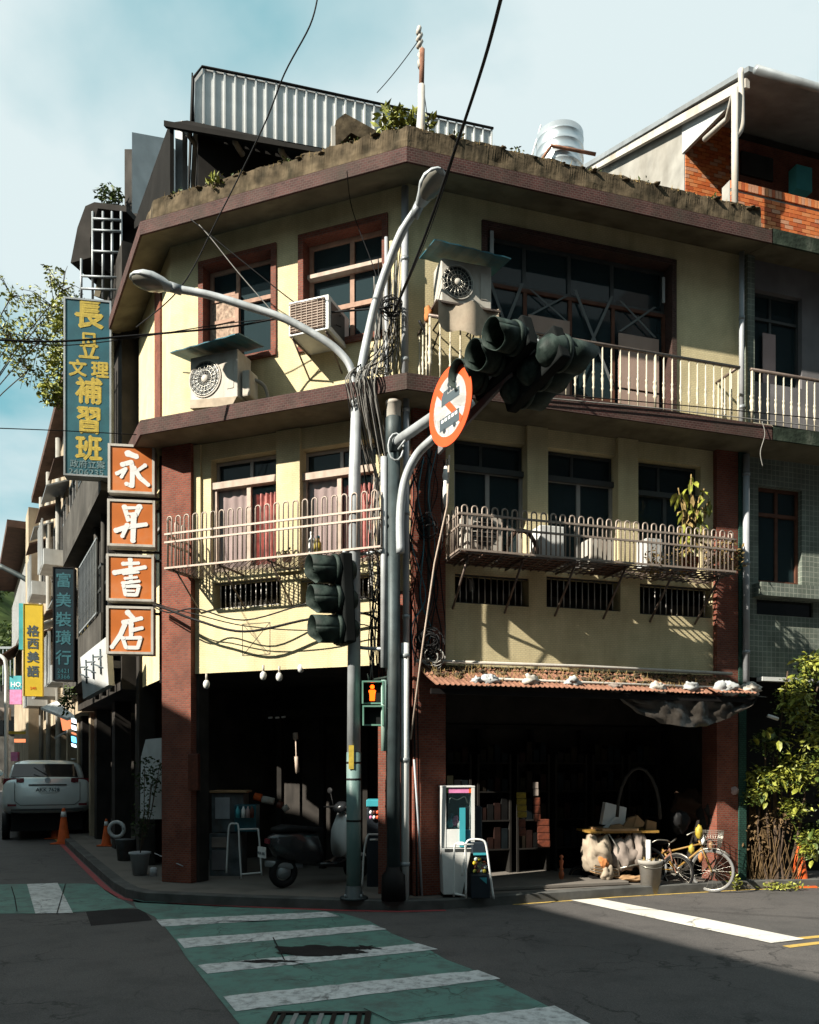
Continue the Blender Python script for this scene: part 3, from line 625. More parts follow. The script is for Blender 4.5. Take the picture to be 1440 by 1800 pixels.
for h, cs in ((h3, .53), (h4, .50)):
    zt = h[2]+(h[3]-h[2])*.78
    window(A, h[0]+.005, h[1]-.005, zt, h[3]-.01, .13, M['alu'], M['glassdark'], [cs], [], cb_, .04)
    window(A, h[0]+.005, h[1]-.005, h[2]+.01, zt-.003, .05, M['cream'], M['glass'], [cs], [], cb_, .055)
    q = MB(A); q.box(h[0]+.004, h[1]-.004, .02, .13, zt-.06, zt+.03); q.build('transom', M['cream'], cb_)
    xm = h[0]+(h[1]-h[0])*cs
    curtain(A, h[0]+.05, xm, h[2]+.03, zt-.02, .135, M['curtaingrey'], cb_, 4, .012)
    curtain(A, xm+.02, h[1]-.05, h[2]+.03, zt-.16, .15, M['curtain'], cb_, 6, .03)
# pilasters
def pil(F, x0, x1, pr, z0, z1, m='brick', name='pilaster'):
    q = MB(F); q.box(x0, x1, -pr, .25, z0, z1); return q.build(name, M[m], cb_)
pil(A, -3.62, xa, .10, PH, Z2-.004)
pil(A, xa, xa+.11, .035, Z1b+1.3, Z2-.01, 'yellow', 'column')
q = MB(A); q.box(xa, xa+.05, .03, .25, PH, 2.99); q.build('column', M['dark2'], cb_)
pil(A, A.x(668), .03, .06, PH, 3.9)
pil(A, A.x(489), A.x(530), .05, Z1b+1.28, Z2-.008, 'yellow', 'column')
pil(B, B.x(722), B.x(778), .12, PH, Z2-.006)
pil(B, B.x(778), B.x(797), .03, Z1b, Z2-.009, 'yellow', 'column')
pil(B, B.x(924), B.x(960), .06, Z1b+1.28, Z2-.009, 'yellow', 'column')
pil(B, B.x(1083), B.x(1118), .06, Z1b+1.28, Z2-.009, 'yellow', 'column')
pil(B, B.x(1254), B.x(1291), .08, PH, Z2-.006)
pil(B, B.x(1291)+.003, BG-.02, .10, PH, Z2-.007, 'greentile')
# faint patched square with a drawn X on the chamfer beam
q = MB(A); a, b = A.x(426), A.x(475); zb_, zt_ = A.z(426, 1153), A.z(426, 1097); k = .006
for x0, x1, z0, z1 in ((a, b, zb_, zb_+k), (a, b, zt_-k, zt_), (a, a+k, zb_+k, zt_-k), (b-k, b, zb_+k, zt_-k)): q.box(x0, x1, -.004, .002, z0, z1)
q.poly([(a+.01, -.003, zb_+.01), (a+.018, -.003, zb_+.01), (b-.01, -.003, zt_-.01), (b-.018, -.003, zt_-.01)], (0, .004, 0)); q.poly([(a+.01, -.0035, zt_-.01), (a+.018, -.0035, zt_-.01), (b-.01, -.0035, zb_+.01), (b-.018, -.0035, zb_+.01)], (0, .004, 0))
q.build('patch_outline', M['grime'], cb_)
# --- street face C
q = MB(C); wall(q, -2.36, 0, Z2t, Z3, [], 0, .2); wall(q, -2.36, -.02, Z1b, Z2, [(-1.7, -.75, 4.4, 5.8)], 0, .2); q.build('wall', M['yellow'], cb_)
q = MB(C); q.box(-.95, -.55, -.03, .1, Z2t+.01, Z3-.2); q.build('pilaster', M['brick'], cb_)
q = MB(C); q.box(-2.3, -2.05, -.05, .2, PH, Z2-.01); q.build('pilaster', M['dark2'], cb_)
window(C, -1.7, -.75, 4.4, 5.8, .1, M['alu'], M['glassdark'], [.5], [.7], cb_)
# --- right face B, third floor
h5 = hole(B, 854, 1181, 398, 690, 854); h5 = (h5[0], h5[1], Z2t+.03, h5[3])
q = MB(B); wall(q, 0, BG, Z2t, Z3, [h5], 0, .25); q.build('wall', M['yellow'], cb_)
surround(B, h5, M['maroon'], cb_, .06, .03, 'lrt')
zt = B.z(930, 497); cols = [(B.x(p)-h5[0])/(h5[1]-h5[0]) for p in (930, 1011, 1088)]
window(B, h5[0]+.015, h5[1]-.015, zt, h5[3]-.015, .16, M['aludark'], M['glassdark'], cols, [], cb_, .045)
window(B, h5[0]+.015, h5[1]-.015, h5[2]+.01, zt-.003, .13, M['redwood'], M['glassdark'], cols, [], cb_, .045)
for p0, p1, py in ((935, 1008, 545), (1095, 1166, 578)):
    za = B.z(p0, py); zc = B.z(p0, py+100)
    q = MB(B); q.box(B.x(p0), B.x(p1), .10, .118, zc+.03, za); q.build('board_panel', M['board'], cb_)
    q = MB(B); q.box(B.x(p0), B.x(p1), .101, .117, h5[2]+.03, zc); q.build('board_panel', M['board'], cb_)
q = MB(B); q.box(B.x(1015), B.x(1085), .09, .12, h5[2]+.01, h5[2]+.35); q.build('board_panel', M['redwood'], cb_)
def tapeX(p0, p1, pt, pb, y=.118):
    x0, x1 = B.x(p0), B.x(p1); z1, z0 = B.z(p0, pt), B.z(p0, pb); t = .022
    for s, (a, b) in enumerate(((x0, x1), (x1, x0))):
        yy = y-.002*s; q = MB(B); q.poly([(a-t, yy, z0), (a+t, yy, z0), (b+t, yy, z1), (b-t, yy, z1)], (0, .0015, 0)); q.build('tape_strip', M['tape'], cb_)
tapeX(866, 925, 478, 640); tapeX(1018, 1084, 500, 660, .112); tapeX(940, 1003, 500, 545, .116); tapeX(1098, 1160, 520, 575, .112)
q = MB(B); x = h5[0]+.07; q.box(x, x+.05, .02, .04, h5[3]-.45, h5[3]-.02); q.build('light_strip', M['panelwhite'], cb_)
q = MB(B); x = h5[1]-.1; q.box(x, x+.035, .06, .08, h5[3]-.5, h5[3]-.15); q.build('light_strip', M['panelwhite'], cb_)
# --- right face B, second floor
hb = []
for p0, p1 in ((797, 925), (960, 1084), (1118, 1232)):
    hb.append((B.x(p0), B.x(p1), 4.36, 5.92))
vb = [hole(B, 800, 930, 1007, 1059, 800), hole(B, 961, 1091, 1012, 1067, 961), hole(B, 1125, 1252, 1025, 1079, 1125)]
q = MB(B); wall(q, 0, BG, Z1b, Z2, hb+vb, 0, .2); q.build('wall', M['yellow'], cb_)
q = MB(B); q.box(.0, BG, .2, .3, Z1b, 4.0); q.build('beam', M['dark2'], cb_)
for i, h in enumerate(hb):
    zt = B.z([797, 960, 1118][i], [815, 834, 860][i])
    window(B, h[0]+.005, h[1]-.005, zt, h[3]-.01, .12, M['aludark'], M['glassdark'], [.42], [], cb_, .035)
    window(B, h[0]+.005, h[1]-.005, h[2]+.01, zt-.003, .09, M['alu'] if i < 2 else M['aludark'], M['glassdark'], [.5], [], cb_, .05)
    q = MB(B); q.box(h[0], h[1], .05, .1, zt-.05, zt+.02); q.build('transom', M['aludark'], cb_)
for i, (u0, u1, mm) in enumerate(((0.05, .3, 'grime'), (.55, .95, 'dimcurt'), (.1, .5, 'dimcurt'), (.6, .9, 'grime'), (.5, .95, 'dimcurt'))):
    h = hb[(0, 0, 1, 1, 2)[i]]; curtain(B, h[0]+(h[1]-h[0])*u0, h[0]+(h[1]-h[0])*u1, h[2]+.03, h[2]+(h[3]-h[2])*.8, .24, M[mm], cb_, 5, .02)
for i, u0 in enumerate((.05, .30, .54, .80)): curtain(B, h5[0]+(h5[1]-h5[0])*u0, h5[0]+(h5[1]-h5[0])*(u0+.13), h5[2]+.03, h5[3]-.5, .32, M['dimcurt' if i % 2 else 'grime'], cb_, 4, .02)
for h in vb:
    q = MB(B); q.box(h[0], h[1], .04, .06, h[2], h[2]+.02); q.box(h[0], h[1], .04, .06, h[3]-.02, h[3]); f = q.build('vent_grille', M['aludark'], cb_)
    n = int((h[1]-h[0])/.085)
    for i in range(1, n):
        x = h[0]+(h[1]-h[0])*i/n; q = MB(B); q.tube([(x, .05, h[2]+.02), (x, .05, h[3]-.02)], .009, 6); q.build('bar', M['alu'], f)
# ground floor shops: shutters, posts, lintels
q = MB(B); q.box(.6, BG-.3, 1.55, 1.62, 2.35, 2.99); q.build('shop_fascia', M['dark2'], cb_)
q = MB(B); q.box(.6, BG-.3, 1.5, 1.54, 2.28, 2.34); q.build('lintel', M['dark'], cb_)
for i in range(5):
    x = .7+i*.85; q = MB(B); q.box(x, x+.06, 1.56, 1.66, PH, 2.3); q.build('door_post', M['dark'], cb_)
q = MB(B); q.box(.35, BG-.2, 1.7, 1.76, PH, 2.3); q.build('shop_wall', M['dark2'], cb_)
for i in range(4):
    x = -3.0+i*.75; q = MB(A); q.box(x, x+.08, 2.0, 2.1, PH, 2.6); q.build('door_post', M['dark'], cb_)
q = MB(A); q.box(-1.15, -.55, 1.9, 1.95, 1.1, 2.3); q.build('window', M['carglass'], cb_)
q = MB(A); q.box(-3.2, -.1, 1.85, 1.93, 2.5, 2.62); q.build('lintel', M['dark'], cb_)
# step of the shop on the right face
q = MB(B); q.box(.75, 3.1, -.05, 1.5, PH, PH+.05); q.build('doorstep', M['pave'], cb_, bevel=.01)
# lumps of old paper and paint on the pilaster are in the material; downpipes
def pipe(F, px, off, z0, z1, r, m, label, name='downpipe', clamps=True):
    x = F.x(px, off); p = F.pt(x, -off, z0); t = thing(name, p, label, 'pipe')
    q = MB(F); q.tube([(x, -off, z0), (x, -off, z1)], r, 12, smooth=True); q.build('tube', M[m], t)
    if clamps:
        k = z0+.4
        while k < z1:
            q = MB(F); q.tube([(x, -off, k), (x, -off, k+.05)], r*1.18, 12); q.build('clamp', M['zinc'], t); k += 1.25
    return t
pipe(A, 712, .07, Z2t, 8.9, .045, 'pvc', 'grey vertical pipe on the yellow third floor corner under the roof edge')
pipe(B, 714, .30, 3.1, 6.15, .04, 'pvc', 'pale vertical pipe between the signal pole and the brick corner pilaster, second floor')
pipe(B, 712, .34, PH, 3.2, .05, 'white', 'white vertical pipe beside the signal pole at street level')
pipe(B, 1304, .14, Z2t, 8.93, .035, 'pvc', 'grey downpipe on the third floor at the right end of the yellow wall')
pipe(B, 1312, .14, 2.9, 6.1, .045, 'pvc', 'grey downpipe on green tiled pillar, second floor, right of the long balcony')
pipe(A, 679, .12, 2.9, 8.3, .022, 'pvc', 'thin grey conduit rising between the lamp post and the building corner', clamps=False)
# ================= green building next door =================
gb = thing('green_tiled_building', B.pt(BG+2, 0, PH), 'grey green tiled neighbouring building with mossy ledges, cut by the right edge', 'building')
E_ = 9.5
hg3 = (B.x(1322), B.x(1412), B.z(1322, 668), B.z(1322, 505)); hg2 = (B.x(1335), B.x(1412), B.z(1335, 1022), B.z(1335, 852))
hv = (B.x(1332), B.x(1432), B.z(1332, 1079), B.z(1332, 1052))
q = MB(B); wall(q, BG, E_, Z2t, Z3, [hg3, (hg3[1]+.35, hg3[1]+1.6, hg3[2], hg3[3])], -.02, .2); q.build('wall', M['greyplaster'], gb)
q = MB(B); wall(q, BG, E_, Z1b, Z2, [hg2, hv, (hg2[1]+.5, hg2[1]+1.4, hg2[2], hg2[3])], -.02, .2); q.build('wall', M['greytile'], gb)
q = MB(B); q.box(BG, BG+.12, -.1, .02, Z2t, Z3-.02); q.build('pilaster', M['greytile'], gb)
q = MB(B); q.box(B.x(1325), E_, -.16, .02, B.z(1330, 1050), B.z(1330, 1027)); q.build('sill', M['greytile'], gb)
window(B, hg2[0], hg2[1], hg2[2], hg2[3], .1, M['redwood'], M['glassdark'], [.5], [.72], gb, .045)
window(B, hg3[0], hg3[1], hg3[2], hg3[3], .1, M['aludark'], M['glassdark'], [.45], [.72], gb, .035)
q = MB(B); q.box(hg3[0]+.25, hg3[0]+.47, .07, .09, hg3[2]+.02, hg3[2]+.75); q.build('curtain', M['curtaingrey'], gb)
q = MB(B); q.box(hv[0], hv[1], .06, .08, hv[2], hv[3]); q.build('window', M['carglass'], gb)
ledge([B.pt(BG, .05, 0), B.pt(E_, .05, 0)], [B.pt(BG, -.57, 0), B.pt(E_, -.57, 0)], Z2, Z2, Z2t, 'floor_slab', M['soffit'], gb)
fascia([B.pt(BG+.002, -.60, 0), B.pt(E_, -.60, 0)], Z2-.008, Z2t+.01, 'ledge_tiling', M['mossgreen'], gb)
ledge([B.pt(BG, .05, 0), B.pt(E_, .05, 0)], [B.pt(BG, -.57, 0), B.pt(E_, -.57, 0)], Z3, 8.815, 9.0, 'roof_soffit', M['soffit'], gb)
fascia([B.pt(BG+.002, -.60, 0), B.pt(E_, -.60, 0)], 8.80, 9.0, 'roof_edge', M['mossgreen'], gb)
q = MB(B); q.box(BG, E_, .5, .6, PH, Z3-.05); q.build('inner_wall', M['dark'], gb)
q = MB(B); q.box(BG-.02, E_, -.57, 7, 9.0, 9.02); q.build('roof_deck', M['moss'], gb)
q = MB(B); q.box(BG, E_, .45, 7, 2.9, 2.99); q.build('ceiling', M['dark2'], gb)
q = MB(B); q.box(B.x(1332), E_, -.1, .02, Z1b-.06, Z1b-.003); q.build('lintel', M['white'], gb)
# rooftop annex of long orange bricks with a lean-to roof
an = thing('rooftop_annex', B.pt(BG+1.5, 0, 9.02), 'brick rooftop annex with sloping roof above the right hand building', 'rooftop annex')
rb_ = random.Random(5)
bm_ = {}
BC = [(.62, .17, .05), (.54, .13, .04), (.66, .25, .10), (.56, .28, .17), (.66, .19, .06), (.46, .11, .04)]
BMAT = [mat('orange_brick_%s' % 'abcdef'[i], c, .65, var=.2, vs_=6, bump=.2) for i, c in enumerate(BC)]
def brickmesh(i, w_, h_, d_=.02):
    key = (i, round(w_, 3), round(h_, 3))
    if key not in bm_:
        me = bpy.data.meshes.new('brick'); b = bmesh.new(); bmesh.ops.create_cube(b, size=1); bmesh.ops.scale(b, vec=(w_, d_, h_), verts=b.verts); b.to_mesh(me); b.free(); me.materials.append(BMAT[i]); bm_[key] = me
    return bm_[key]
def bricks(F, x0, x1, y, zb0, zt0, poly_ok, root, bw=.145, bh=.052, g=.008):
    z = zb0+bh/2; r = 0; n = 0
    while z+bh/2 < zt0:
        x = x0+(r % 2)*(bw+g)*.5+bw/2
        if r % 2 and n < 295 and poly_ok(x0+.03, z): link('brick', brickmesh(rb_.randrange(6), (bw-g)/2, bh), F.pt(x0+(bw-g)/4, y, z), root, rotz=F.ang); n += 1
        while x+bw/2 < x1:
            if poly_ok(x, z) and n < 295:
                p = F.pt(x, y+rb_.uniform(-.002, .002), z); link('brick', brickmesh(rb_.randrange(6), bw, bh), p, root, rotz=F.ang); n += 1
            x += bw+g
        z += bh+g; r += 1
    return n
pw = Fr(PC[0], PC[1], BX)
# front parapet
px0 = B.x(1284, .0); zpt = B.z(1310, 322, 0)
fw_ = thing('brick_parapet', B.pt(7, 0, 9.02), 'low orange brick parapet wall on the roof edge, right of the white downpipe', 'wall')
q = MB(B); q.box(px0, E_, .012, .18, 9.02, zpt); q.build('wall', M['concrete'], fw_)
nb = bricks(B, px0+.01, B.x(1460), -.002, 9.03, zpt-.12, lambda x, z: True, fw_)
x = px0+.01
while x < B.x(1460):
    link('brick', brickmesh(rb_.randrange(6), .05, .11), B.pt(x+.025, -.002, zpt-.06), fw_, rotz=BX); x += .058
# back wall of the porch
yb = 1.5; xs0 = B.x(1203, -yb); zr = B.z(1203, 232, -yb)
q = MB(B); q.box(xs0+.02, E_, yb+.012, yb+.15, 9.02, 12.2); q.build('back_wall', M['dark2'], an)
bw_ = MB(B)
xe = B.x(1292, -yb)
bricks(B, xs0+.02, xe, yb-.002, 9.3, zr+.3, lambda x, z: True, an)
q = MB(B); q.box(xe+.003, E_, yb-.012, yb+.008, 9.05, 12.0); q.build('shaded_brick_cladding', M['brick'], an)  # same wall going on; the porch shadow is put into darker brick
q = MB(B); q.box(B.x(1300, -yb), B.x(1356, -yb), yb-.05, yb-.014, B.z(1300, 308, -yb), B.z(1300, 268, -yb)); q.build('window', M['carglass'], an)
q = MB(B); q.box(B.x(1385, -yb), B.x(1412, -yb), yb-.2, yb-.02, B.z(1385, 345, -yb), B.z(1385, 303, -yb)); q.build('cooler_box', M['cyan'], an)
# pale side wall in the gable, roof sheet, gutter
xf = B.x(1296, .12); zf = B.z(1296, 126, .12)
r = (1018-720)/S; # depth of the far end along the side wall
o_ = B.pt(xs0, 0, 0); d_ = B.pt(xs0, 1, 0)-o_; sF = (r*o_.y-o_.x)/(d_.x-r*d_.y); far = o_+d_*sF; zfar = H+(HZ-298)/S*far.y
zb_at = lambda y: zf+(zfar-zf)*(y+.12)/(sF+.12)
q = MB(B); th = .05
q.poly([(xs0, yb, 9.02), (xs0, sF, 9.02), (xs0, sF, zfar-.12), (xs0, yb, zb_at(yb)-.12)], (th, 0, 0)); q.build('side_wall', M['concrete'], an)
q = MB(B); q.poly([(xs0-.02, .1, zb_at(.1)-.14), (xs0-.02, yb+.03, zb_at(yb)-.62), (xs0-.02, yb+.03, zb_at(yb)-.12), (xs0-.02, .1, zb_at(.1)-.1)], (.05, 0, 0)); q.build('gable_panel', M['panelwhite'], an)
q = MB(B); q.hexa([(xs0-.16, -.2, zf-.02), (E_+1, -.2, zf-.02), (xs0-.16, sF+.3, zfar-.04), (E_+1, sF+.3, zfar-.04), (xs0-.16, -.2, zf+.05), (E_+1, -.2, zf+.05), (xs0-.16, sF+.3, zfar+.05), (E_+1, sF+.3, zfar+.05)]); q.build('roof', M['zinc'], an)
q = MB(B); q.hexa([(xs0-.13, -.1, zf-.16), (xs0-.06, -.1, zf-.16), (xs0-.13, sF+.2, zfar-.18), (xs0-.06, sF+.2, zfar-.18), (xs0-.13, -.1, zf-.03), (xs0-.06, -.1, zf-.03), (xs0-.13, sF+.2, zfar-.05), (xs0-.06, sF+.2, zfar-.05)]); q.build('rafter', M['offwhite'], an)
q = MB(B); q.tube([(xs0-.1, -.26, zf-.03), (E_+1, -.26, zf-.05)], .055, 10); q.build('gutter', M['zinc'], an)
xd = B.x(1292, .3)
dp = thing('roof_downpipe', B.pt(xd, -.3, 9.02), 'white rooftop downpipe with forked top under the annex gutter', 'pipe')
q = MB(B); q.tube([(xd, -.3, 8.98), (xd, -.3, zf-.42)], .045, 12); q.build('tube', M['offwhite'], dp)
q = MB(B); q.tube(spline([(xd, -.3, zf-1.1), (xd+.1, -.3, zf-.95), (xd+.13, -.28, zf-.7), (xd+.13, -.26, zf-.1)]), .04, 10); q.build('branch_tube', M['offwhite'], dp)
q = MB(B); q.tube([(xd, -.3, zf-.42), (xs0-.12, .3, zf-.30), (xs0-.14, .8, zf-.24)], .04, 10); q.build('top_tube', M['offwhite'], dp)
q = MB(B); q.poly([(px0-.02, .0, 9.02), (px0-.42, .9, 9.02), (px0-.02, .0, 9.5)], (0, .05, 0)); q.build('buttress', M['concrete'], an)
# ================= roof top of the corner building =================
yS = 2.0
sh = thing('rooftop_shed', B.pt(-.5, yS, 9.02), 'rooftop shed clad in vertical corrugated metal sheet with a curved left edge', 'shed')
x0, x1 = B.x(342, -yS), B.x(866, -yS); zb = B.z(342, 216, -yS); zt = B.z(360, 120, -yS); zt1 = B.z(720, 198, -yS)
n = 0; nr = 31; pitch = (x1-x0)/nr; dz = (zt1-zt)/(B.x(720, -yS)-B.x(360, -yS))
prof = [(0, 0), (.74, 0), (.77, -.03), (.92, -.03), (.95, 0), (1, 0)]
for k in range(nr):
    q = MB(B); xa_ = x0+k*pitch; vs = []
    for f_, d in prof:
        x = xa_+f_*pitch; tz = zt+dz*(x-x0)
        if k == 0: tz -= .18*(1-f_)**2
        vs += [(x, yS+d, zb), (x, yS+d, tz)]
    q.add(vs, [(2*i, 2*i+2, 2*i+3, 2*i+1) for i in range(5)]); q.build('wall_sheet', M['corr'], sh)
q = MB(B); q.poly([(x0-.02, yS, zb), (x0-.02, yS+1.6, zb), (x0-.02, yS+1.6, zt-.3), (x0-.02, yS, zt-.1)], (-.02, 0, 0)); q.build('end_sheet', M['dark'], sh)
q = MB(B); q.tube([(x0-.03, yS-.03, zb), (x0-.02, yS-.03, zt-.2), (x0+.1, yS-.03, zt-.01), (B.x(470, -yS), yS-.03, zt+.01+dz*.8), (x1, yS-.03, zt+dz*(x1-x0)+.01)], .02, 6); q.build('edge_trim', M['blackiron'], sh)
xq = B.x(464, -yS); q = MB(B); q.poly([(xq, yS+.15, zt+dz*(xq-x0)-.02), (x1, yS+.15, zt+dz*(x1-x0)-.02), (x1, yS+.15, zt+dz*(x1-x0)+.1), (xq, yS+.15, zt+dz*(xq-x0)+.15)], (0, .03, 0)); q.build('ridge_flashing', M['zinc'], sh)
q = MB(B); q.box(x0, x1+.02, yS+.02, yS+2.4, zb+.03, zb+.3); q.build('rear_body', M['zinc'], sh)
q = MB(B); q.box(x0+.05, x1, yS+.06, yS+2.3, 9.02, zb); q.build('wall', M['dark'], sh)
# lean-to porch in front of the shed
e1 = B.x(590, -yS+1.1)
q = MB(); L1 = A.pt(A.x(297, -.2), .2, 0); L2 = A.pt(-1.15, .2, 0); b1 = B.pt(x0+.02, yS-.04, 0); b2 = B.pt(B.x(640, -yS), yS-.04, 0)
zl = H+(HZ-214)/S*L1.y; zl2 = H+(HZ-263)/S*L2.y
q.hexa([(L1.x, L1.y, zl-.04), (L2.x, L2.y, zl2-.04), (b1.x-.15, b1.y, zb-.06), (b2.x, b2.y, zb-.04), (L1.x, L1.y, zl), (L2.x, L2.y, zl2), (b1.x-.15, b1.y, zb-.02), (b2.x, b2.y, zb)]); q.build('porch_roof', M['dark2'], sh)
xpst = A.x(319, 0-.25); q = MB(A); q.box(xpst-.06, xpst+.06, .19, .31, 9.0, zl-.05); q.build('post', M['panelwhite'], sh)
for t in (.12, .42, .7, .93):
    p = L1.lerp(L2, t); z = zl+(zl2-zl)*t-.07; q = MB(); q.tube([(p.x, p.y+.02, z-.03), (p.x+.05, p.y+.3, z)], .04, 8); q.build('rafter_end', M['offwhite'], sh)
cp_ = lambda px, py, o=.02: C.pt(C.x(px, o), -o, C.z(px, py, o))
q = MB(); q.poly([cp_(299, 213), cp_(299, 352), cp_(236, 402), cp_(236, 390)], (.05, .02, 0)); q.build('side_sheet', M['blackdull'], sh)
ap_ = lambda px, py, o: A.pt(A.x(px, o), -o, A.z(px, py, o))
q = MB(); a_, b_ = ap_(288, 211, .12), ap_(592, 266, .12); a2, b2 = ap_(288, 221, .12), ap_(592, 273, .12); dn = Vector((.02, .05, 0))
q.hexa([a2, b2, a2+dn, b2+dn, a_, b_, a_+dn, b_+dn]); q.build('canopy_edge', M['blackdull'], sh)
bL, bR = B.pt(x0-.1, yS-.045, zb-.02), B.pt(B.x(640, -yS), yS-.045, zb+.0)
q = MB(); up = Vector((0, 0, .03)); a3, b3 = a_+dn, b_+dn; q.hexa([a3-up, b3-up, bL-up, bR-up, a3, b3, bL, bR]); q.build('canopy_roof', M['blackdull'], sh)
# ruined concrete stairhead with plants
rc = MB(B); rx0, rx1 = B.x(578, -.9), B.x(706, -.9)
z0, z1 = B.z(578, 238, -.9), B.z(600, 200, -.9)
rc.poly([(rx0, .9, z0-.25), (rx0+.1, .9, z1-.1), (rx0+.22, .9, z1+.02), (rx1, .9, z1-.22), (rx1, .9, z1-.42), (rx0+.3, .9, z1-.22)], (0, .8, 0)); rc.build('concrete_canopy', M['moss'], None, 'broken mossy concrete canopy in front of the corrugated rooftop shed', 'canopy')
q = MB(B); xs_ = B.x(583, -.7); q.box(xs_, xs_+.05, .7, .75, 9.0, z0-.02); q.build('post', M['offwhite'], sh)
q = MB(B); xx = B.x(868, -yS); q.box(xx, xx+.5, yS+.3, yS+1.2, 9.02, B.z(868, 238, -yS)); q.build('back_block', M['soffit'], None, 'small dark rooftop block right of the corrugated shed', 'block')
# antenna mast
mp_ = B.pt(B.x(741, -.15), .15, 9.2); mz = H+(HZ-50)/S*mp_.y; ms_ = thing('antenna_mast', mp_, 'rusty white antenna mast rising from the roof corner', 'mast')
q = MB(); q.tube([mp_, mp_+Vector((0, 0, (mz-9.2)*.62))], .045, 10); q.build('lower_pole', M['offwhite'], ms_)
q = MB(); q.tube([mp_+Vector((0, 0, (mz-9.2)*.6)), mp_+Vector((.01, 0, (mz-9.2)*.86))], .035, 8); q.build('upper_pole', M['rust'], ms_)
q = MB()
for k in range(6):
    z = 9.2+(mz-9.2)*(.74+.045*k); q.tube([(mp_.x+random.uniform(-.05, .05), mp_.y, z), (mp_.x+random.uniform(-.03, .03), mp_.y+.02, z+.1)], .03, 6)
q.build('fittings', M['offwhite'], ms_)
q = MB(); q.tube([mp_+Vector((-.1, .05, 0)), mp_+Vector((-.02, 0, 1.0))], .02, 6); q.build('stay', M['pvc'], ms_)
wire([mp_+Vector((0, 0, .95*(mz-9.2))), B.pt(B.x(660, -yS), yS-.1, B.z(660, 172, -yS))], .006, label='thin guy wire from the mast down to the left', sag=.03)
wire([mp_+Vector((0, 0, .7*(mz-9.2))), B.pt(B.x(775, -.8), .8, 9.3)], .006, label='thin guy wire from the mast down to the right', sag=.02)
# stainless water tank
tp = B.pt(B.x(984, -3.2), 3.2, 0); tz0 = H+(HZ-300)/S*tp.y; rad = 41/S*tp.y; tz1 = H+(HZ-224)/S*(tp.y-rad*.55)
tk = thing('water_tank', (tp.x, tp.y, tz0), 'shiny stainless steel rooftop water tank with ribbed bands', 'water tank')
prof = [(rad*.98, -.6)]
zz_ = tz1-tz0
for k in range(6): a = -.5+(zz_+.45)*k/6; prof += [(rad, a), (rad, a+.10), (rad*1.012, a+.105), (rad*1.012, a+.125), (rad, a+.13)]
prof += [(rad, zz_), (rad*.97, zz_+.005), (0, zz_+.01)]
q = MB(); q.lathe((tp.x, tp.y, tz0), prof, 36); q.build('tank_body', M['steel'], tk)
q = MB(); q.tube([(tp.x-rad*1.15, tp.y-rad, tz0-.25), (tp.x-rad*.55, tp.y-rad*1.1, tz0+.1), (tp.x+rad*1.3, tp.y-rad*1.1, tz0-.05)], .03, 6); q.build('frame', M['rust'], tk)
q = MB(); q.tube([(tp.x-rad*1.7, tp.y, tz0-.1), (tp.x-rad*1.2, tp.y, tz0+.25), (tp.x-rad*.8, tp.y, tz0+.8)], .015, 6); q.build('inlet_pipe', M['white'], tk)
# pale clad box left behind the roof
q = MB(); P = [at(234, 400, 15), at(234, 232, 15), at(292, 246, 15.6), at(292, 400, 15.6)]
P = [at(232, 420, 15), at(232, 232, 15), at(292, 243, 15.6), at(292, 420, 15.6)]
q.poly(P, (.5, 1.6, 0)); q.build('roof_screen', M['panelwhite'], None, 'pale metal clad box standing behind the left roof corner', 'cladding box')
q = MB(); q.poly([at(219, 420, 15.2), at(219, 262, 15.2), at(232, 262, 15.0), at(232, 420, 15.0)], (.4, 1.5, 0)); q.build('roof_screen', M['dark2'], None, 'narrow dark brown screen left of the pale metal box', 'screen')
# ================= street buildings on the left =================
def cx(px, off=0): return C.x(px, off)
db = thing('dark_apartment_building', C.pt(-5, 0, PH), 'dark grimy apartment building behind the orange and teal signs', 'building')
off = .25; xd0, xd1 = -8.4, -2.47
q = MB(C); q.box(xd0, xd1, -off, 8, 3.0, 10.4); q.build('body', M['dark2'], db)
q = MB(C); q.box(xd0, xd1, 2.4, 2.5, PH, 3.0); q.build('shop_front', M['dark'], db)
for k in range(4):
    x = xd1-.15-k*2.5; q = MB(C); q.box(x-.35, x, .05, .35, PH, 2.998); q.build('pillar', M['dark2'], db)
for fl in range(2):
    z0 = 3.9+fl*2.9
    q = MB(C); q.box(xd0+.05, xd1-.05, -off-.32, -off-.002, z0-.55, z0-.43); sl_ = q.build('balcony_slab', M['grime'], db)
    for k in range(2):
        x = xd0+.6+k*2.6
        window(C, x, x+1.7, z0, z0+1.6, -off-.06, M['aludark'], M['carglass'], [.33, .66], [.7], db, .05)
    q = MB(C); q.box(xd0+.05, xd1-.05, -off-.32, -off-.29, z0-.43, z0+.35); q.build('balcony_wall', M['grime'], db)
    # security cage
    f = None; q = MB(C); q.box(xd1-2.6, xd1-.3, -off-.36, -off-.34, z0+.36, z0+.39); f = q.build('window_cage', M['zinc'], db); q = MB(C); q.box(xd1-2.6, xd1-.3, -off-.36, -off-.34, z0+1.6, z0+1.63); q.build('top_bar', M['zinc'], f)
    for i in range(12):
        x = xd1-2.6+i*.2; q = MB(C); q.box(x, x+.02, -off-.36, -off-.34, z0+.39, z0+1.6); q.build('bar', M['zinc'], f)
for k in range(3):
    x = -3.0-k*.9; q = MB(C); q.tube([(x, -off-.08, 3.0), (x, -off-.08, 8.5-.8*k)], .05, 8); q.build('drainpipe', M['grime'], db)
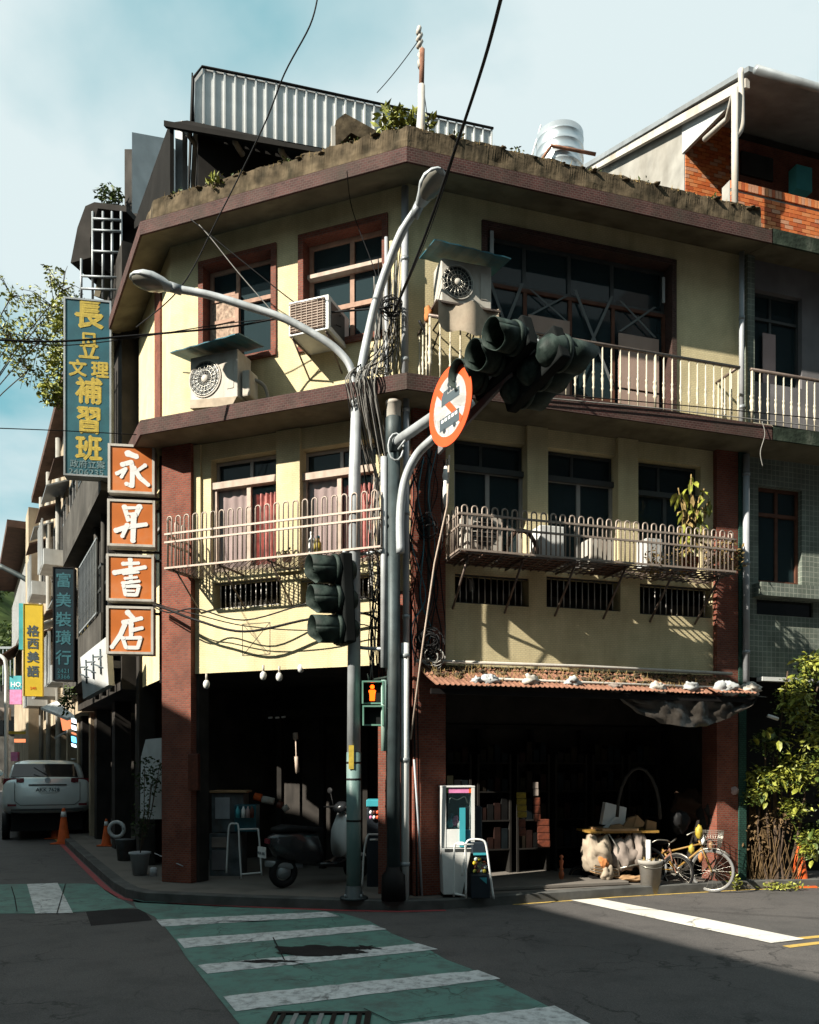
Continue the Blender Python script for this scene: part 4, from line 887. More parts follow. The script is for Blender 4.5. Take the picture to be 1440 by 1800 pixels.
# rooftop cage with dark curved awning (silhouetted on the sky)
cg = thing('rooftop_cage', at(178, 520, 14), 'blue grey metal bar cage with dark curved awning above the teal sign', 'cage')
d0 = 14.0
q = MB(); P = [at(124, 462, d0), at(136, 400, d0), at(150, 362, d0), at(166, 355, d0), at(222, 362, d0), at(222, 372, d0), at(172, 366, d0), at(158, 420, d0), at(160, 452, d0)]
q.poly(P, (.4, 1.3, 0)); q.build('awning', M['dark2'], cg)
for px in (143, 163, 181, 197, 213): q = MB(); q.tube([at(px, 372 if px > 160 else 455, d0), at(px, 525, d0)], .022, 6); q.build('bar', M['zinc'], cg)
for py in (385, 405, 442, 486, 508): q = MB(); q.tube([at(143 if py > 455 else 163, py-1, d0-.03), at(213, py+2, d0-.03)], .02, 6); q.build('cross_bar', M['zinc'], cg)
q = MB(); q.poly([at(165, 520, d0+.5), at(178, 460, d0+.5), at(188, 462, d0+.5), at(175, 522, d0+.5)], (.1, .1, 0)); q.build('leaning_board', M['soffit'], cg)
q = MB(); q.poly([at(182, 375, d0+.9), at(245, 375, d0+.4), at(245, 560, d0+.4), at(182, 560, d0+.9)], (.5, 1.2, 0)); q.build('back_wall', M['dark2'], cg)
# beige building further down
bb = thing('beige_apartment_building', C.pt(-15, 0, PH), 'sunlit beige apartment building with brown awnings beyond the teal signs', 'building')
q = MB(C); q.box(-19, -8.5, -.15, 8, 3.0, 10.8); q.build('body', M['beige'], bb)
q = MB(C); q.box(-19, -8.5, 1.5, 1.6, PH, 3.0); q.build('shop_front', M['dark'], bb)
for x in (-18.9, -16.2, -13.4, -10.9, -8.6): q = MB(C); q.box(x-.3, x, .05, .4, PH, 2.999); q.build('pillar', M['beige'], bb)
for fl in range(2):
    z0 = 4.2+fl*3.2
    for k in range(5):
        x = -18.6+k*2.05; f = window(C, x, x+1.3, z0, z0+1.3, -.22, M['alu'], M['carglass'], [.5], [], bb, .05)
        q = MB(C); q.hexa([(x-.15, -.7, z0+1.45), (x+1.45, -.7, z0+1.45), (x-.15, -.15, z0+1.7), (x+1.45, -.15, z0+1.7), (x-.15, -.7, z0+1.49), (x+1.45, -.7, z0+1.49), (x-.15, -.15, z0+1.74), (x+1.45, -.15, z0+1.74)]); q.build('window_awning', M['brownroof'] if (k+fl) % 2 else M['zinc'], bb)
        if (k+fl) % 2 == 0:
            q = MB(C); q.box(x-.05, x+1.35, -.75, -.16, z0-.5, z0-.1)
            for i in range(7): q.box(x-.05+i*.2, x+i*.2, -.79, -.752, z0-.5, z0+.7)
            q.build('balcony', M['corr'], bb)
for x in (-12.3, -15.2, -17.8): q = MB(C); q.tube([(x, -.3, .3), (x, -.3, 10.6)], .07, 8); q.build('drainpipe', M['concrete'], bb)
q = MB(C); q.box(-19.2, -8.45, -.5, 8.1, 10.8, 11); q.build('roof', M['brownroof'], bb)
# side box protruding towards the street with white corrugated cladding
q = MB(C); q.box(-20.5, -19.05, -.6, 7, PH, 10.6); q.build('narrow_building', M['beige'], None, 'narrow sunlit building with brown roof edge, second last before the hill', 'building')
fb = thing('far_building', C.pt(-27, 0, PH), 'farthest building on the left street with white ribbed cladding', 'building')
q = MB(C); q.box(-32, -20.6, -.4, 7, PH, 10.2); q.build('body', M['beige'], fb)
q = MB(C)
for i in range(24): q.box(-32+i*.45, -31.8+i*.45, -.5, -.402, 7.2, 9.4)
q.build('cladding', M['panelwhite'], fb)
q = MB(C); q.box(-32.2, -20.4, -1.2, 7.2, 10.2, 10.45); q.build('roof', M['brownroof'], fb)
q = MB(C); q.hexa([(-31, -1.6, 6.0), (-26, -1.6, 6.0), (-31, -.42, 6.9), (-26, -.42, 6.9), (-31, -1.6, 6.06), (-26, -1.6, 6.06), (-31, -.42, 6.96), (-26, -.42, 6.96)]); q.build('awning', M['brownroof'], fb)
# end of the street: grey fence building and wooded hill
eb = MB(); p0 = at(-160, 1440, 62); p1 = at(50, 1440, 62)
eb.box(p0.x, p1.x+1, 62, 72, 0, H+(HZ-1205)/S*62); e1_ = eb.build('end_building', M['grime'], None, 'grey low building closing the far end of the left street', 'building')
for k in range(8):
    x = p0.x+1+k*1.1; q = MB(); q.box(x, x+.7, 61.9, 61.98, 4.2, 5.6); q.build('window', M['carglass'], e1_)
q = MB()
for k in range(40): x = p0.x+k*.28; q.box(x, x+.06, 61.6, 61.66, H+(HZ-1205)/S*62, H+(HZ-1140)/S*62)
q.box(p0.x, p1.x+1, 61.55, 61.6, H+(HZ-1142)/S*62, H+(HZ-1138)/S*62); q.build('roof_fence', M['zinc'], e1_)
vs, fs = [], []; n, m_ = 60, 30
for i in range(n+1):
    for j in range(m_+1):
        x = -220+i*6; y = 180+j*8; h = 80*math.exp(-((x+175)/70)**2)*math.sin(min(1, j/20)*1.57)+3*noise.noise(Vector((x*.06, y*.06, 0)))+1.6*noise.noise(Vector((x*.3, y*.3, 3)))
        vs.append((x, y, h-1.5))
for i in range(n):
    for j in range(m_): a = i*(m_+1)+j; fs.append((a, a+1, a+m_+2, a+m_+1))
q = MB(); q.add(vs, fs, None, True); q.build('hill', M['hill'], kind='structure')
rh = random.Random(8); bl = []
for _ in range(160):
    x = rh.uniform(-215, -105); y = rh.uniform(190, 335); j = (y-180)/8; h = 80*math.exp(-((x+175)/70)**2)*math.sin(min(1, j/20)*1.57)
    bl.append(((x, y, h+.5), (5, 5, 4), .2, 1))
leaves('hill_wood', bl, 26000, 1.9, M['leaf'], seed=4, label='wooded green hill beyond the far end of the street', cat='wood')
# ================= hanging signs =================
def signframe(px, py0, d, ang): p = at(px, py0, d); return Fr(p.x, p.y, ang, 0)
SA = CX+R(90)+R(-8)      # signs stand across the street facade
def signbox(F, x0, x1, z0, z1, face, frame, label, name='hanging_sign', th=.16, edge=.03, group=None, inset=0):
    t = thing(name, F.pt((x0+x1)/2, 0, z0), label, 'sign', group)
    q = MB(F); q.box(x0, x1, 0, th, z0, z1); q.build('box', M[frame], t, bevel=.006)
    q = MB(F); q.box(x0+edge, x1-edge, -.006, .002, z0+edge, z1-edge); q.build('face', M[face], t)
    q = MB(F)
    q.box(x0, x0+edge-.002, -.02, -.001, z0, z1); q.box(x1-edge+.002, x1, -.02, -.001, z0, z1); q.box(x0+edge, x1-edge, -.0198, -.001, z0, z0+edge-.002); q.box(x0+edge, x1-edge, -.0198, -.001, z1-edge+.002, z1)
    q.build('rim', M[frame], t); return t
# four orange boxes
d0 = 11.35
strokes = {
 'yong': [([(.42, .13), (.62, .19)], .13), ([(.28, .40), (.50, .33), (.53, .5), (.52, .90), (.38, .86)], .10), ([(.14, .62), (.36, .50), (.25, .70)], .08), ([(.85, .40), (.62, .56)], .08), ([(.57, .48), (.72, .70), (.93, .86)], .10)],
 'sheng': [([(.33, .10), (.42, .42)], .10), ([(.70, .08), (.56, .42)], .11), ([(.36, .12), (.66, .10)], .07), ([(.40, .27), (.6, .25)], .05), ([(.44, .42), (.6, .40)], .06), ([(.56, .3), (.54, .94)], .12), ([(.13, .70), (.40, .60), (.86, .52)], .10), ([(.40, .56), (.28, .84)], .09)],
 'shu': [([(.50, .04), (.52, .70)], .09), ([(.33, .15), (.70, .12)], .08), ([(.12, .38), (.86, .22)], .10), ([(.34, .40), (.70, .35)], .06), ([(.38, .52), (.66, .48)], .06), ([(.32, .64), (.72, .58)], .07), ([(.34, .72), (.38, .93), (.66, .93), (.72, .70), (.34, .73)], .075), ([(.42, .83), (.6, .83)], .05)],
 'dian': [([(.45, .07), (.58, .20)], .11), ([(.35, .31), (.78, .20)], .10), ([(.40, .30), (.26, .62), (.05, .92)], .10), ([(.53, .35), (.53, .66)], .10), ([(.55, .50), (.80, .44)], .09), ([(.32, .70), (.40, .93), (.70, .93), (.77, .68), (.34, .70)], .08)]}
def brush(F, st, x0, x1, z0, z1, off, m, parent):
    q = MB(F); W = x1-x0; Hh = z1-z0; d = 0
    for pts, w_ in st:
        P = [(x0+W*a, z1-Hh*b) for a, b in pts]; hw = w_*W*.62
        for i in range(len(P)-1):
            (ax_, az_), (bx_, bz_) = P[i], P[i+1]; l = math.hypot(bx_-ax_, bz_-az_); nx, nz_ = -(bz_-az_)/l*hw, (bx_-ax_)/l*hw; k = .82 if i == len(P)-2 else 1
            q.add([(ax_-nx, -off-d, az_-nz_), (bx_-nx*k, -off-d, bz_-nz_*k), (bx_+nx*k, -off-d, bz_+nz_*k), (ax_+nx, -off-d, az_+nz_)], [(0, 1, 2, 3)]); d += .0004
        for i, (ax_, az_) in enumerate(P):
            r_ = hw*(1.12 if i == 0 else .9); q.add([(ax_+r_*math.cos(t*.524+.3)*(1.1 if t % 3 else .95), -off-d, az_+r_*math.sin(t*.524+.3)) for t in range(12)], [tuple(range(12))]); d += .0004
    return q.build('lettering', m, parent)
So = [('yong', 190, 272, 782, 868, 'orange square sign with white brush character, top one of the four in the column'),
      ('sheng', 189, 273, 879, 961, 'second orange square sign from the top of the column, beside the balcony end'),
      ('shu', 187, 271, 975, 1057, 'third orange square sign from the top of the column'),
      ('dian', 187, 270, 1066, 1150, 'lowest orange square sign, over the pale yellow beam end')]
FS = signframe(231, 1000, d0, R(7)+0*SA)
FS = Fr(at(231, 0, d0).x, d0, R(8))
for key, a, b, t, u, lab in So:
    x0, x1 = FS.x(a), FS.x(b); z1, z0 = FS.z((a+b)/2, t), FS.z((a+b)/2, u)
    s_ = signbox(FS, x0, x1, z0, z1, 'orange', 'offwhite', lab, 'shop_sign', .2, .035, 'orange shop signs in a column')
    brush(FS, strokes[key], x0+.05, x1-.05, z0+.05, z1-.05, .0085, M['signwhite'], s_)
br = thing('sign_bracket', FS.pt(FS.x(272), .1, 3.0), 'black steel brackets fixing the four orange signs to the brick pilaster', 'bracket')
for py in (872, 893, 967, 982, 1061, 1076): q = MB(FS); q.box(FS.x(188), FS.x(300), .08, .12, FS.z(230, py)-.016, FS.z(230, py)+.016); q.build('bar', M['blackiron'], br)
q = MB(FS); q.box(FS.x(280)-.02, FS.x(280)+.02, .13, .17, 2.9, 6.1); q.build('upright', M['blackiron'], br)
# tall teal school sign
dS = 13.2; FT = Fr(at(152, 0, dS).x, dS, R(10))
a, b = FT.x(112), FT.x(196); z1, z0 = FT.z(154, 526), FT.z(154, 838)
ss = signbox(FT, a, b, z0, z1, 'signblue', 'zinc', 'tall teal sign with gold characters hanging at upper left', 'vertical_sign', .22, .03)
xm = (a+b)/2
for ch, py, sz, dx_, sx in (('長', 572, .50, 0, .9), ('日', 607, .25, 0, 1.15), ('立', 628, .30, 0, 1.1), ('文', 660, .28, -.17, 1), ('理', 660, .28, .17, 1), ('補', 705, .44, 0, .95), ('習', 757, .46, 0, .9), ('班', 805, .42, 0, 1)):
    text(FT, ch, xm+dx_+.02, FT.z(154, py)+.0, sz, .010, M['signyellow'], ss, bold=.035, sx=sx)
text(FT, '政府立案', xm, FT.z(154, 822), .135, .010, M['signgrey'], ss, bold=.02, ex=.001)
text(FT, '2406235', xm-.02, FT.z(154, 835), .125, .010, M['signgrey'], ss, bold=.015, ex=.001, sx=1.25)
q = MB(FT); q.box(b, b+.7, .1, .14, z1-.5, z1-.46); q.box(b, b+.7, .1, .14, z0+.4, z0+.44); q.build('bracket', M['blackiron'], ss)
# dark teal decorator sign
dS = 16; FD = Fr(at(112, 0, dS).x, dS, R(10))
a, b = FD.x(93), FD.x(131); z1, z0 = FD.z(112, 997), FD.z(112, 1197)
sd = signbox(FD, a, b, z0, z1, 'signdark', 'blackiron', 'narrow dark sign with faint cyan characters between beige wall and grey panel', 'vertical_sign', .2, .02)
for ch, py in zip('富美裝璜行', (1030, 1065, 1099, 1131, 1166)): text(FD, ch, (a+b)/2, FD.z(112, py), .30, .009, M['signcyan'], sd, bold=.02)
text(FD, '2421', (a+b)/2, FD.z(112, 1183), .12, .009, M['signcyan'], sd, bold=.0)
text(FD, '3366', (a+b)/2, FD.z(112, 1193), .12, .009, M['signcyan'], sd, bold=.0)
# yellow language school banner
dS = 21; FY = Fr(at(60, 0, dS).x, dS, R(12))
a, b = FY.x(41), FY.x(75); z1, z0 = FY.z(58, 1062), FY.z(58, 1224)
sy = signbox(FY, a, b, z0, z1, 'banner', 'banner', 'narrow yellow sign with four black characters far down the left street', 'vertical_sign', .15, .01)
for ch, py in zip('格西美語', (1117, 1139, 1163, 1188)): text(FY, ch, (a+b)/2, FY.z(58, py), .30, .012, M['grafgrey'], sy, bold=.03)
text(FY, '240', (a+b)/2, FY.z(58, 1212), .1, .012, M['redsign'], sy, bold=.0)
q = MB(FY); q.box(a-.12, a-.01, .05, .2, z0+1.2, z1+.02); q.build('cyan_sign', M['cyan'], None, 'thin cyan sign panel edge left of the yellow sign', 'sign')
# pale street light and sign bits in the distance
q = MB(); q.poly([at(17, 1188, 34), at(38, 1188, 34), at(38, 1212, 34), at(17, 1212, 34)], (0, .2, 0)); bc_ = q.build('billboard', M['cyan'], None, 'small cyan and pink board low beside the far lamp post', 'billboard')
q = MB(); q.poly([at(17, 1212.5, 33.9), at(38, 1212.5, 33.9), at(38, 1238, 33.9), at(17, 1238, 33.9)], (0, .2, 0)); q.build('lower_panel', M['pink'], bc_)
p_ = at(28, 1203, 33.95); text(Fr(p_.x, p_.y, 0), 'HO', 0, p_.z-.1, .28, .02, M['signwhite'], bc_, bold=.02)
# leaning grey panel sign under the orange ones
dS = 12.6; q = MB(); P = [at(141, 1156, dS+.6), at(186, 1120, dS), at(191, 1204, dS), at(146, 1229, dS+.6)]
gp_ = MB(); gp_.poly(P, (.05, .12, 0)); gs = gp_.build('panel_sign', M['panelwhite'], None, 'faded grey white panel sign leaning out below the teal signs', 'sign')
for k in range(3):
    u = .2+.28*k; a_ = P[0].lerp(P[1], u); b_ = P[3].lerp(P[2], u); q = MB(); s0 = a_.lerp(b_, .15); s1 = a_.lerp(b_, .7); e = Vector((.05, -.02, 0))
    q.tube([s0+e*.3+Vector((0, -.02, 0)), s1+Vector((0, -.02, 0))], .014, 5); q.tube([s0.lerp(s1, .3)-e*2+Vector((0, -.022, 0)), s0.lerp(s1, .3)+e*2+Vector((0, -.022, 0))], .012, 5); q.tube([s0.lerp(s1, .6)-e*2+Vector((0, -.022, 0)), s0.lerp(s1, .8)+e*2+Vector((0, -.022, 0))], .012, 5); q.build('lettering', M['grafgrey'], gs)
# lit vertical sign and small lit signs in the dark street
M['neonblue'] = mat('lit_blue', (.05, .3, .6), .5, bump=0, emit=(.12, .55, 1), es=1.3)
M['neonwhite'] = mat('lit_white', (.6, .6, .6), .5, bump=0, emit=(.8, .95, 1), es=1.2)
M['neonorange'] = mat('lit_orange', (.6, .2, .1), .5, bump=0, emit=(1, .28, .12), es=.55)
ln = thing('lit_sign', at(128, 1310, 17), 'small glowing blue and white vertical sign in the dark street', 'sign')
for py0, py1, m in ((1262, 1272, 'neonwhite'), (1274, 1284, 'neonwhite'), (1287, 1292, 'neonorange'), (1294, 1306, 'neonblue'), (1307, 1314, 'neonwhite')):
    q = MB(); q.poly([at(125, py0, 17), at(131, py0+2, 17), at(132, py1, 17), at(126, py1-2, 17)], (0, .08, 0)); q.build('lamp_panel', M[m], ln)
q = MB(); q.poly([at(106, 1262, 18), at(121, 1256, 18), at(122, 1280, 18), at(110, 1284, 18)], (0, .1, 0)); q.build('shop_board', M['neonorange'], None, 'blurred orange lit board under the far green awning', 'sign')
aw = MB(); aw.poly([at(72, 1243, 20), at(100, 1232, 19), at(131, 1258, 17), at(118, 1262, 17.3)], (0, 0, -.06)); aw.poly([at(95, 1296, 18), at(116, 1284, 17), at(117, 1287, 17), at(96, 1299, 18)], (0, .05, 0)); aw.build('shop_awning', M['corr'], None, 'pale tilted shop awning down the left street', 'awning')
rn = random.Random(12)
for k, (px, py, m, lab) in enumerate([(34, 1302, 'neonorange', 'red lit shop board left of the dark pole'), (62, 1295, 'beige', 'tall thin cream sign behind the silver car'), (25, 1330, 'pink', 'pink white parked scooter shape beyond the silver car'), (30, 1240+48, 'signyellow', 'dim olive signboard strip down the street'), (8, 1255, 'clothgrey', 'pale tarpaulin near the far lamp post')]):
    w_ = [18, 7, 12, 30, 16][k]; h_ = [6, 46, 16, 5, 22][k]; q = MB(); q.poly([at(px-w_/2, py-h_/2, 30), at(px+w_/2, py-h_/2, 30), at(px+w_/2, py+h_/2, 30), at(px-w_/2, py+h_/2, 30)], (0, .15, 0)); q.build('street_clutter', M[m], None, lab, 'sign' if k != 2 and k != 4 else 'street item')
# far lamp posts
def tubething(name, pts, r_, m, label, cat, sp=True):
    q = MB(); q.tube(spline(pts) if sp else pts, r_, 8); return q.build(name, M[m], None, label, cat)
tubething('street_pole', [at(11, 1440, 26)+Vector((0, 0, 0)), at(11, 1250, 26), at(11, 1175, 26), at(4, 1155, 26), at(-18, 1148, 26)], .06, 'white', 'slim white curved pole at the left edge beside the car', 'pole')
tubething('street_pole', [G(78, 1432), at(77, 1300, G(78, 1432).y), at(79, 1100, G(78, 1432).y), at(72, 1045, G(78, 1432).y), at(48, 1020, G(78, 1432).y), at(0, 995, G(78, 1432).y)], .10, 'poledark', 'dark curved street lamp pole in front of the yellow sign', 'pole')
# opposite row of buildings across the left street: it throws the street shade
HR = 9.0; o0 = Vector((3.3-1.214*HR, 6.6-.851*HR, 0)); da = math.atan2(.89, -.455)
ORF = Fr(o0.x, o0.y, da)
for k, (a, b) in enumerate(((-15, -6), (-6, 4), (4, 14), (14, 26), (26, 40), (40, 60))):
    t = thing('row_house', ORF.pt((a+b)/2, 0, 0), ['first', 'second', 'third', 'fourth', 'fifth', 'sixth'][k]+' plain row house across the left street, outside the view', 'house')
    q = MB(ORF); q.box(a+.01, b-.01, .05, 8, 0, HR); q.build('wall', M['beige'] if k % 2 else M['greyplaster'], t)
    q = MB(ORF); q.box(a, b, 0, 8, HR-.15, HR-.0); q.build('roof', M['zinc'], t)
    for f in range(3):
        for j in range(3):
            x = a+.8+j*(b-a-1)/3; q = MB(ORF); q.box(x, x+1.4, .01, .049, .8+f*2.9, 2.3+f*2.9); q.build('window', M['carglass'], t)

# unseen blocks added behind the camera and across the street to cut sky light
for k, (x, y, w_, d2, h_, a_) in enumerate(((11.5, -7, 12, 10, 17, 16.8), (24, -3.0, 12, 10, 19, 16.8), (-2, -22, 18, 10, 20, 16.8))):
    Fo = Fr(x, y, R(a_)); t = thing('sky_blocker', (x, y, 0), ['first', 'second', 'third'][k]+' plain block added behind the viewpoint to cut sky light, outside the view', 'building')
    q = MB(Fo); q.box(-w_/2, w_/2, -d2/2, d2/2, 0, h_); q.build('wall', M['greyplaster'], t)
    for f in range(3):
        for j in range(4): xx = -w_/2+1+j*w_/4; q = MB(Fo); q.box(xx, xx+1.5, d2/2+.003, d2/2+.04, 1+f*3, 2.5+f*3); q.build('window', M['carglass'], t)
# ================= balconies =================
def loop_mesh(w_, h_, r_, m):
    q = MB(); P = [(-w_/2, 0, 0), (-w_/2, 0, h_-w_/2)]+[(w_/2*math.cos(math.pi-t*math.pi/6), 0, h_-w_/2+w_/2*math.sin(t*math.pi/6)) for t in range(1, 6)]+[(w_/2, 0, h_-w_/2), (w_/2, 0, 0)]
    q.tube(P, r_, 6); o = q.build('tmp', m); me = o.data
    loc = o.location; me.transform(Matrix.Translation(loc)); bpy.data.objects.remove(o); return me
def loop_balcony(F, x0, x1, o, zb, ztop, zr, pitch, m, label, group, side_pitch=None, floor='grid'):
    root = thing('balcony_railing', F.pt((x0+x1)/2, -o/2, zb), label, 'balcony', group)
    lm = loop_mesh(pitch*.55, ztop-zb, .0105, m)
    n = int((x1-x0)/pitch); p_ = (x1-x0)/n
    for i in range(n): link('picket', lm, F.pt(x0+(i+.5)*p_, -o+random.uniform(-.004, .004), zb), root, rotz=F.ang)
    ns = max(2, int(o/(side_pitch or pitch)))
    for xx in (x0, x1):
        for j in range(ns): link('picket', lm, F.pt(xx, -o+(j+.6)*o/ns, zb), root, rotz=F.ang+R(90))
    for z in [zb+.012]+list(zr):
        q = MB(F); q.box(x0-.012, x1+.012, -o-.014, -o+.008, z-.012, z+.012); q.box(x0-.012, x0+.012, -o+.010, .0, z-.012, z+.012); q.box(x1-.012, x1+.012, -o+.010, .0, z-.012, z+.012)
        q.build('rail', m, root)
    return root
zrA = (A.z(291, 938.6, .62), A.z(291, 953, .62))
xA0, xA1 = A.x(291, .60), A.x(668, .60)
ra = loop_balcony(A, xA0, xA1, .60, 4.31, A.z(300, 908, .60), (zrA[0], zrA[1]), .128, M['rail'], 'rusty cream balcony railing with looped pickets before the pink curtained windows', 'balconies with looped pickets')
# expanded mesh floor of the chamfer balcony
def meshfloor(F, x0, x1, o, z, step, m, root, diag=True, t=.006):
    q = MB(F); d = x1-x0
    if diag:
        k = x0-o
        while k < x1:
            for sgn in (1, -1):
                a0, a1 = (k, k+o) if sgn == 1 else (k+o, k)
                # clip
                P = []
                for s_ in (0, 1):
                    x = a0 if s_ == 0 else a1; y = -o if s_ == 0 else 0; P.append([x, y])
                (xa_, ya), (xb_, yb_) = P
                def clip(x, y, ox_, oy_):
                    if x < x0: tt = (x0-x)/(ox_-x); return x0, y+(oy_-y)*tt
                    if x > x1: tt = (x1-x)/(ox_-x); return x1, y+(oy_-y)*tt
                    return x, y
                if (xa_ < x0 and xb_ < x0) or (xa_ > x1 and xb_ > x1): continue
                A1 = clip(xa_, ya, xb_, yb_); B1 = clip(xb_, yb_, xa_, ya)
                q.tube([(A1[0], A1[1], z), (B1[0], B1[1], z+(.001 if sgn > 0 else 0))], t, 4, smooth=False)
            k += step
    else:
        k = x0
        while k < x1: q.box(k, k+t*2, -o, 0, z-t, z+t); k += step
        y = -o
        while y < 0: q.box(x0, x1, y, y+t*2, z-t*1.2, z+t*.8); y += step
    return q.build('floor_mesh', m, root, kind='stuff')
meshfloor(A, xA0, xA1, .6, 4.31, .085, M['raildark'], ra, True, .005)
for i in range(5):
    x = xA0+.1+(xA1-xA0-.2)*i/4; q = MB(A); q.tube([(x, -.58, 4.30), (x, 0, 4.30)], .014, 5); q.tube([(x, -.50, 4.29), (x+.03, -.01, 3.84)], .012, 5); q.build('bracket', M['raildark'], ra)
xB0, xB1 = B.x(808, .63), B.x(1292, .63)
rb = loop_balcony(B, xB0, xB1, .63, 4.29, B.z(808, 887, .63), (B.z(808, 902, .63), B.z(808, 923, .63)), .128, M['rail'], 'long balcony with looped pickets on the right face above the rusty shop awning', 'balconies with looped pickets')
meshfloor(B, xB0, xB1, .63, 4.275, .11, M['raildark'], rb, False, .008)
for a_, b_ in [(xB0+.04+i*.3, xB0+.30+i*.3) for i in range(5)]+[(xB0+2.0, xB0+2.35)]: q = MB(B); q.box(a_, b_, -.6, -.05, 4.285, 4.295); q.build('floor_board', M['rust'], rb)
for i in range(6):
    x = xB0+.15+(xB1-xB0-.3)*i/5; q = MB(B); q.tube([(x, -.60, 4.26), (x, 0, 4.26)], .016, 5); q.tube([(x, -.52, 4.25), (x-.02, -.01, 3.70)], .016, 5); q.build('bracket', M['raildark'], rb)
# third floor railing with turned balusters
def balu_mesh(h_, m, r_=.013):
    q = MB(); q.lathe((0, 0, 0), [(r_*.7, 0), (r_*.7, h_*.22), (r_*1.5, h_*.25), (r_*.8, h_*.28), (r_*1.2, h_*.36), (r_*1.5, h_*.42), (r_*.9, h_*.48), (r_*1.5, h_*.51), (r_*.8, h_*.54), (r_*.7, h_*1.0)], 8)
    o = q.build('tmp', m); me = o.data; me.transform(Matrix.Translation(o.location)); bpy.data.objects.remove(o); return me
def bal_rail(F, x0, x1, o, zb, zt, pitch, label, left=True, right=False):
    root = thing('balustrade', F.pt((x0+x1)/2, -o, zb), label, 'railing', 'balustrades with turned bars'); bm__ = balu_mesh(zt-zb, M['balu'])
    n = int((x1-x0)/pitch)
    for i in range(n+1): link('baluster', bm__, F.pt(x0+(x1-x0)*i/n, -o, zb), root, rotz=random.random(), scale=(1.7, 1.7, 1) if i % 12 == 0 else None)
    q = MB(F); q.tube([(x0-.02, -o, zt+.01), (x1+.02, -o, zt+.01)], .022, 8); q.build('top_rail', M['raildark'], root)
    q = MB(F); q.box(x0, x1, -o-.012, -o+.012, zb-.012, zb+.012); q.build('bottom_rail', M['balu'], root)
    for on, x in ((left, x0), (right, x1)):
        if not on: continue
        k = int(o/pitch)
        for j in range(1, k+1): link('baluster', bm__, F.pt(x, -o+j*o/k*.9, zb), root)
        q = MB(F); q.tube([(x, -o+.02, zt+.01), (x, 0, zt+.01)], .02, 8); q.build('top_rail', M['raildark'], root)
    return root
zt3 = B.z(755, 556, .46)
bal_rail(B, B.x(756, .46), B.x(1298, .46), .46, 6.37, zt3, .128, 'ivory baluster railing before the big dark window on the third floor', True, True)
bal_rail(B, B.x(1322, .50), B.x(1322, .50)+3, .50, 6.37, zt3-.02, .128, 'ivory baluster railing of the neighbouring green building at the right edge', False)
# ================= air conditioners =================
def condenser(F, x, z, o0, w_, h_, d_, label, awn=True, seed=0, fan_side=-1, tiltawn=.06):
    root = thing('air_conditioner', F.pt(x, -o0-d_/2, z), label, 'air conditioner')
    q = MB(F); q.box(x-w_/2, x+w_/2, -o0-d_, -o0, z, z+h_); q.build('casing', M['offwhite'], root, bevel=.012)
    cx_ = x+fan_side*w_*.18; cz = z+h_*.5; r_ = h_*.38; y = -o0-d_
    Mx = Matrix.Rotation(R(90), 3, 'X')
    q = MB(F); q.lathe((cx_, y-.002, cz), [(r_, -.008), (r_*1.04, .004), (r_*1.04, .012), (r_*.97, .012), (r_*.97, -.004)], 32, Mx); g = q.build('fan_ring', M['offwhite'], root)
    q = MB(F); q.lathe((cx_, y-.003, cz), [(0, 0), (r_*.96, 0)], 32, Mx); q.build('fan_recess', M['aludark'], root)
    q = MB(F)
    for k in range(18):
        a = k/18*6.283; q.tube([(cx_+r_*.2*math.cos(a), y-.012, cz+r_*.2*math.sin(a)), (cx_+r_*.97*math.cos(a+.25), y-.012, cz+r_*.97*math.sin(a+.25))], .004, 4)
    for rr in (.45, .7, .9): q.tube([(cx_+r_*rr*math.cos(t*.2618), y-.014, cz+r_*rr*math.sin(t*.2618)) for t in range(25)], .0035, 4, cap=False)
    q.build('fan_guard', M['chrome'], root)
    q = MB(F); q.lathe((cx_, y-.012, cz), [(0, .01), (r_*.2, .008), (r_*.22, 0)], 16, Mx); q.build('fan_hub', M['offwhite'], root)
    q = MB(F); q.box(x+w_*.28, x+w_*.42, y-.006, y-.001, z+h_*.2, z+h_*.8)
    q.build('side_grille', M['offwhite'], root)
    if awn:
        q = MB(F); b = .16; n = 10; vs = []
        for i in range(n+1):
            xx = x-w_/2-b+(w_+2*b)*i/n; k = .008*(i % 2)
            vs += [(xx, -o0-d_-.22, z+h_+.03+k+tiltawn*(i/n-.5)), (xx, -o0+.06, z+h_+.16+k+tiltawn*(i/n-.5))]
        q.add(vs, [(2*i, 2*i+2, 2*i+3, 2*i+1) for i in range(n)]); o = q.build('rain_cover', M['blueawn'], root)
        md = o.modifiers.new('s', 'SOLIDIFY'); md.thickness = .012
    q = MB(F)
    for s_ in (-1, 1): q.tube([(x+s_*w_*.35, -o0-d_, z-.02), (x+s_*w_*.35, 0, z-.02)], .012, 5); q.tube([(x+s_*w_*.35, -o0-d_*.9, z-.02), (x+s_*w_*.35, 0, z-.25)], .01, 5)
    q.build('bracket', M['blackiron'], root); return root
x = A.x(378, .45); zc = A.z(378, 703, .5)
a1 = condenser(A, x, zc, .15, .72, .62, .33, 'boxy white condenser under a blue sheet cover, low on the left of the chamfer wall', seed=1)
q = MB(A); q.hexa([(x-.34, -.52, zc-.06), (x+.3, -.52, zc-.12), (x-.3, -.1, zc-.05), (x+.34, -.1, zc-.08), (x-.36, -.5, zc+.06), (x+.36, -.5, zc-.005), (x-.36, -.1, zc-.002), (x+.36, -.1, zc-.002)]); q.build('torn_tray', M['cloth'], a1)
q = MB(A); q.box(x+.38, x+.50, -.42, -.2, zc+.02, zc+.36); q.build('side_box', M['offwhite'], a1, bevel=.02)
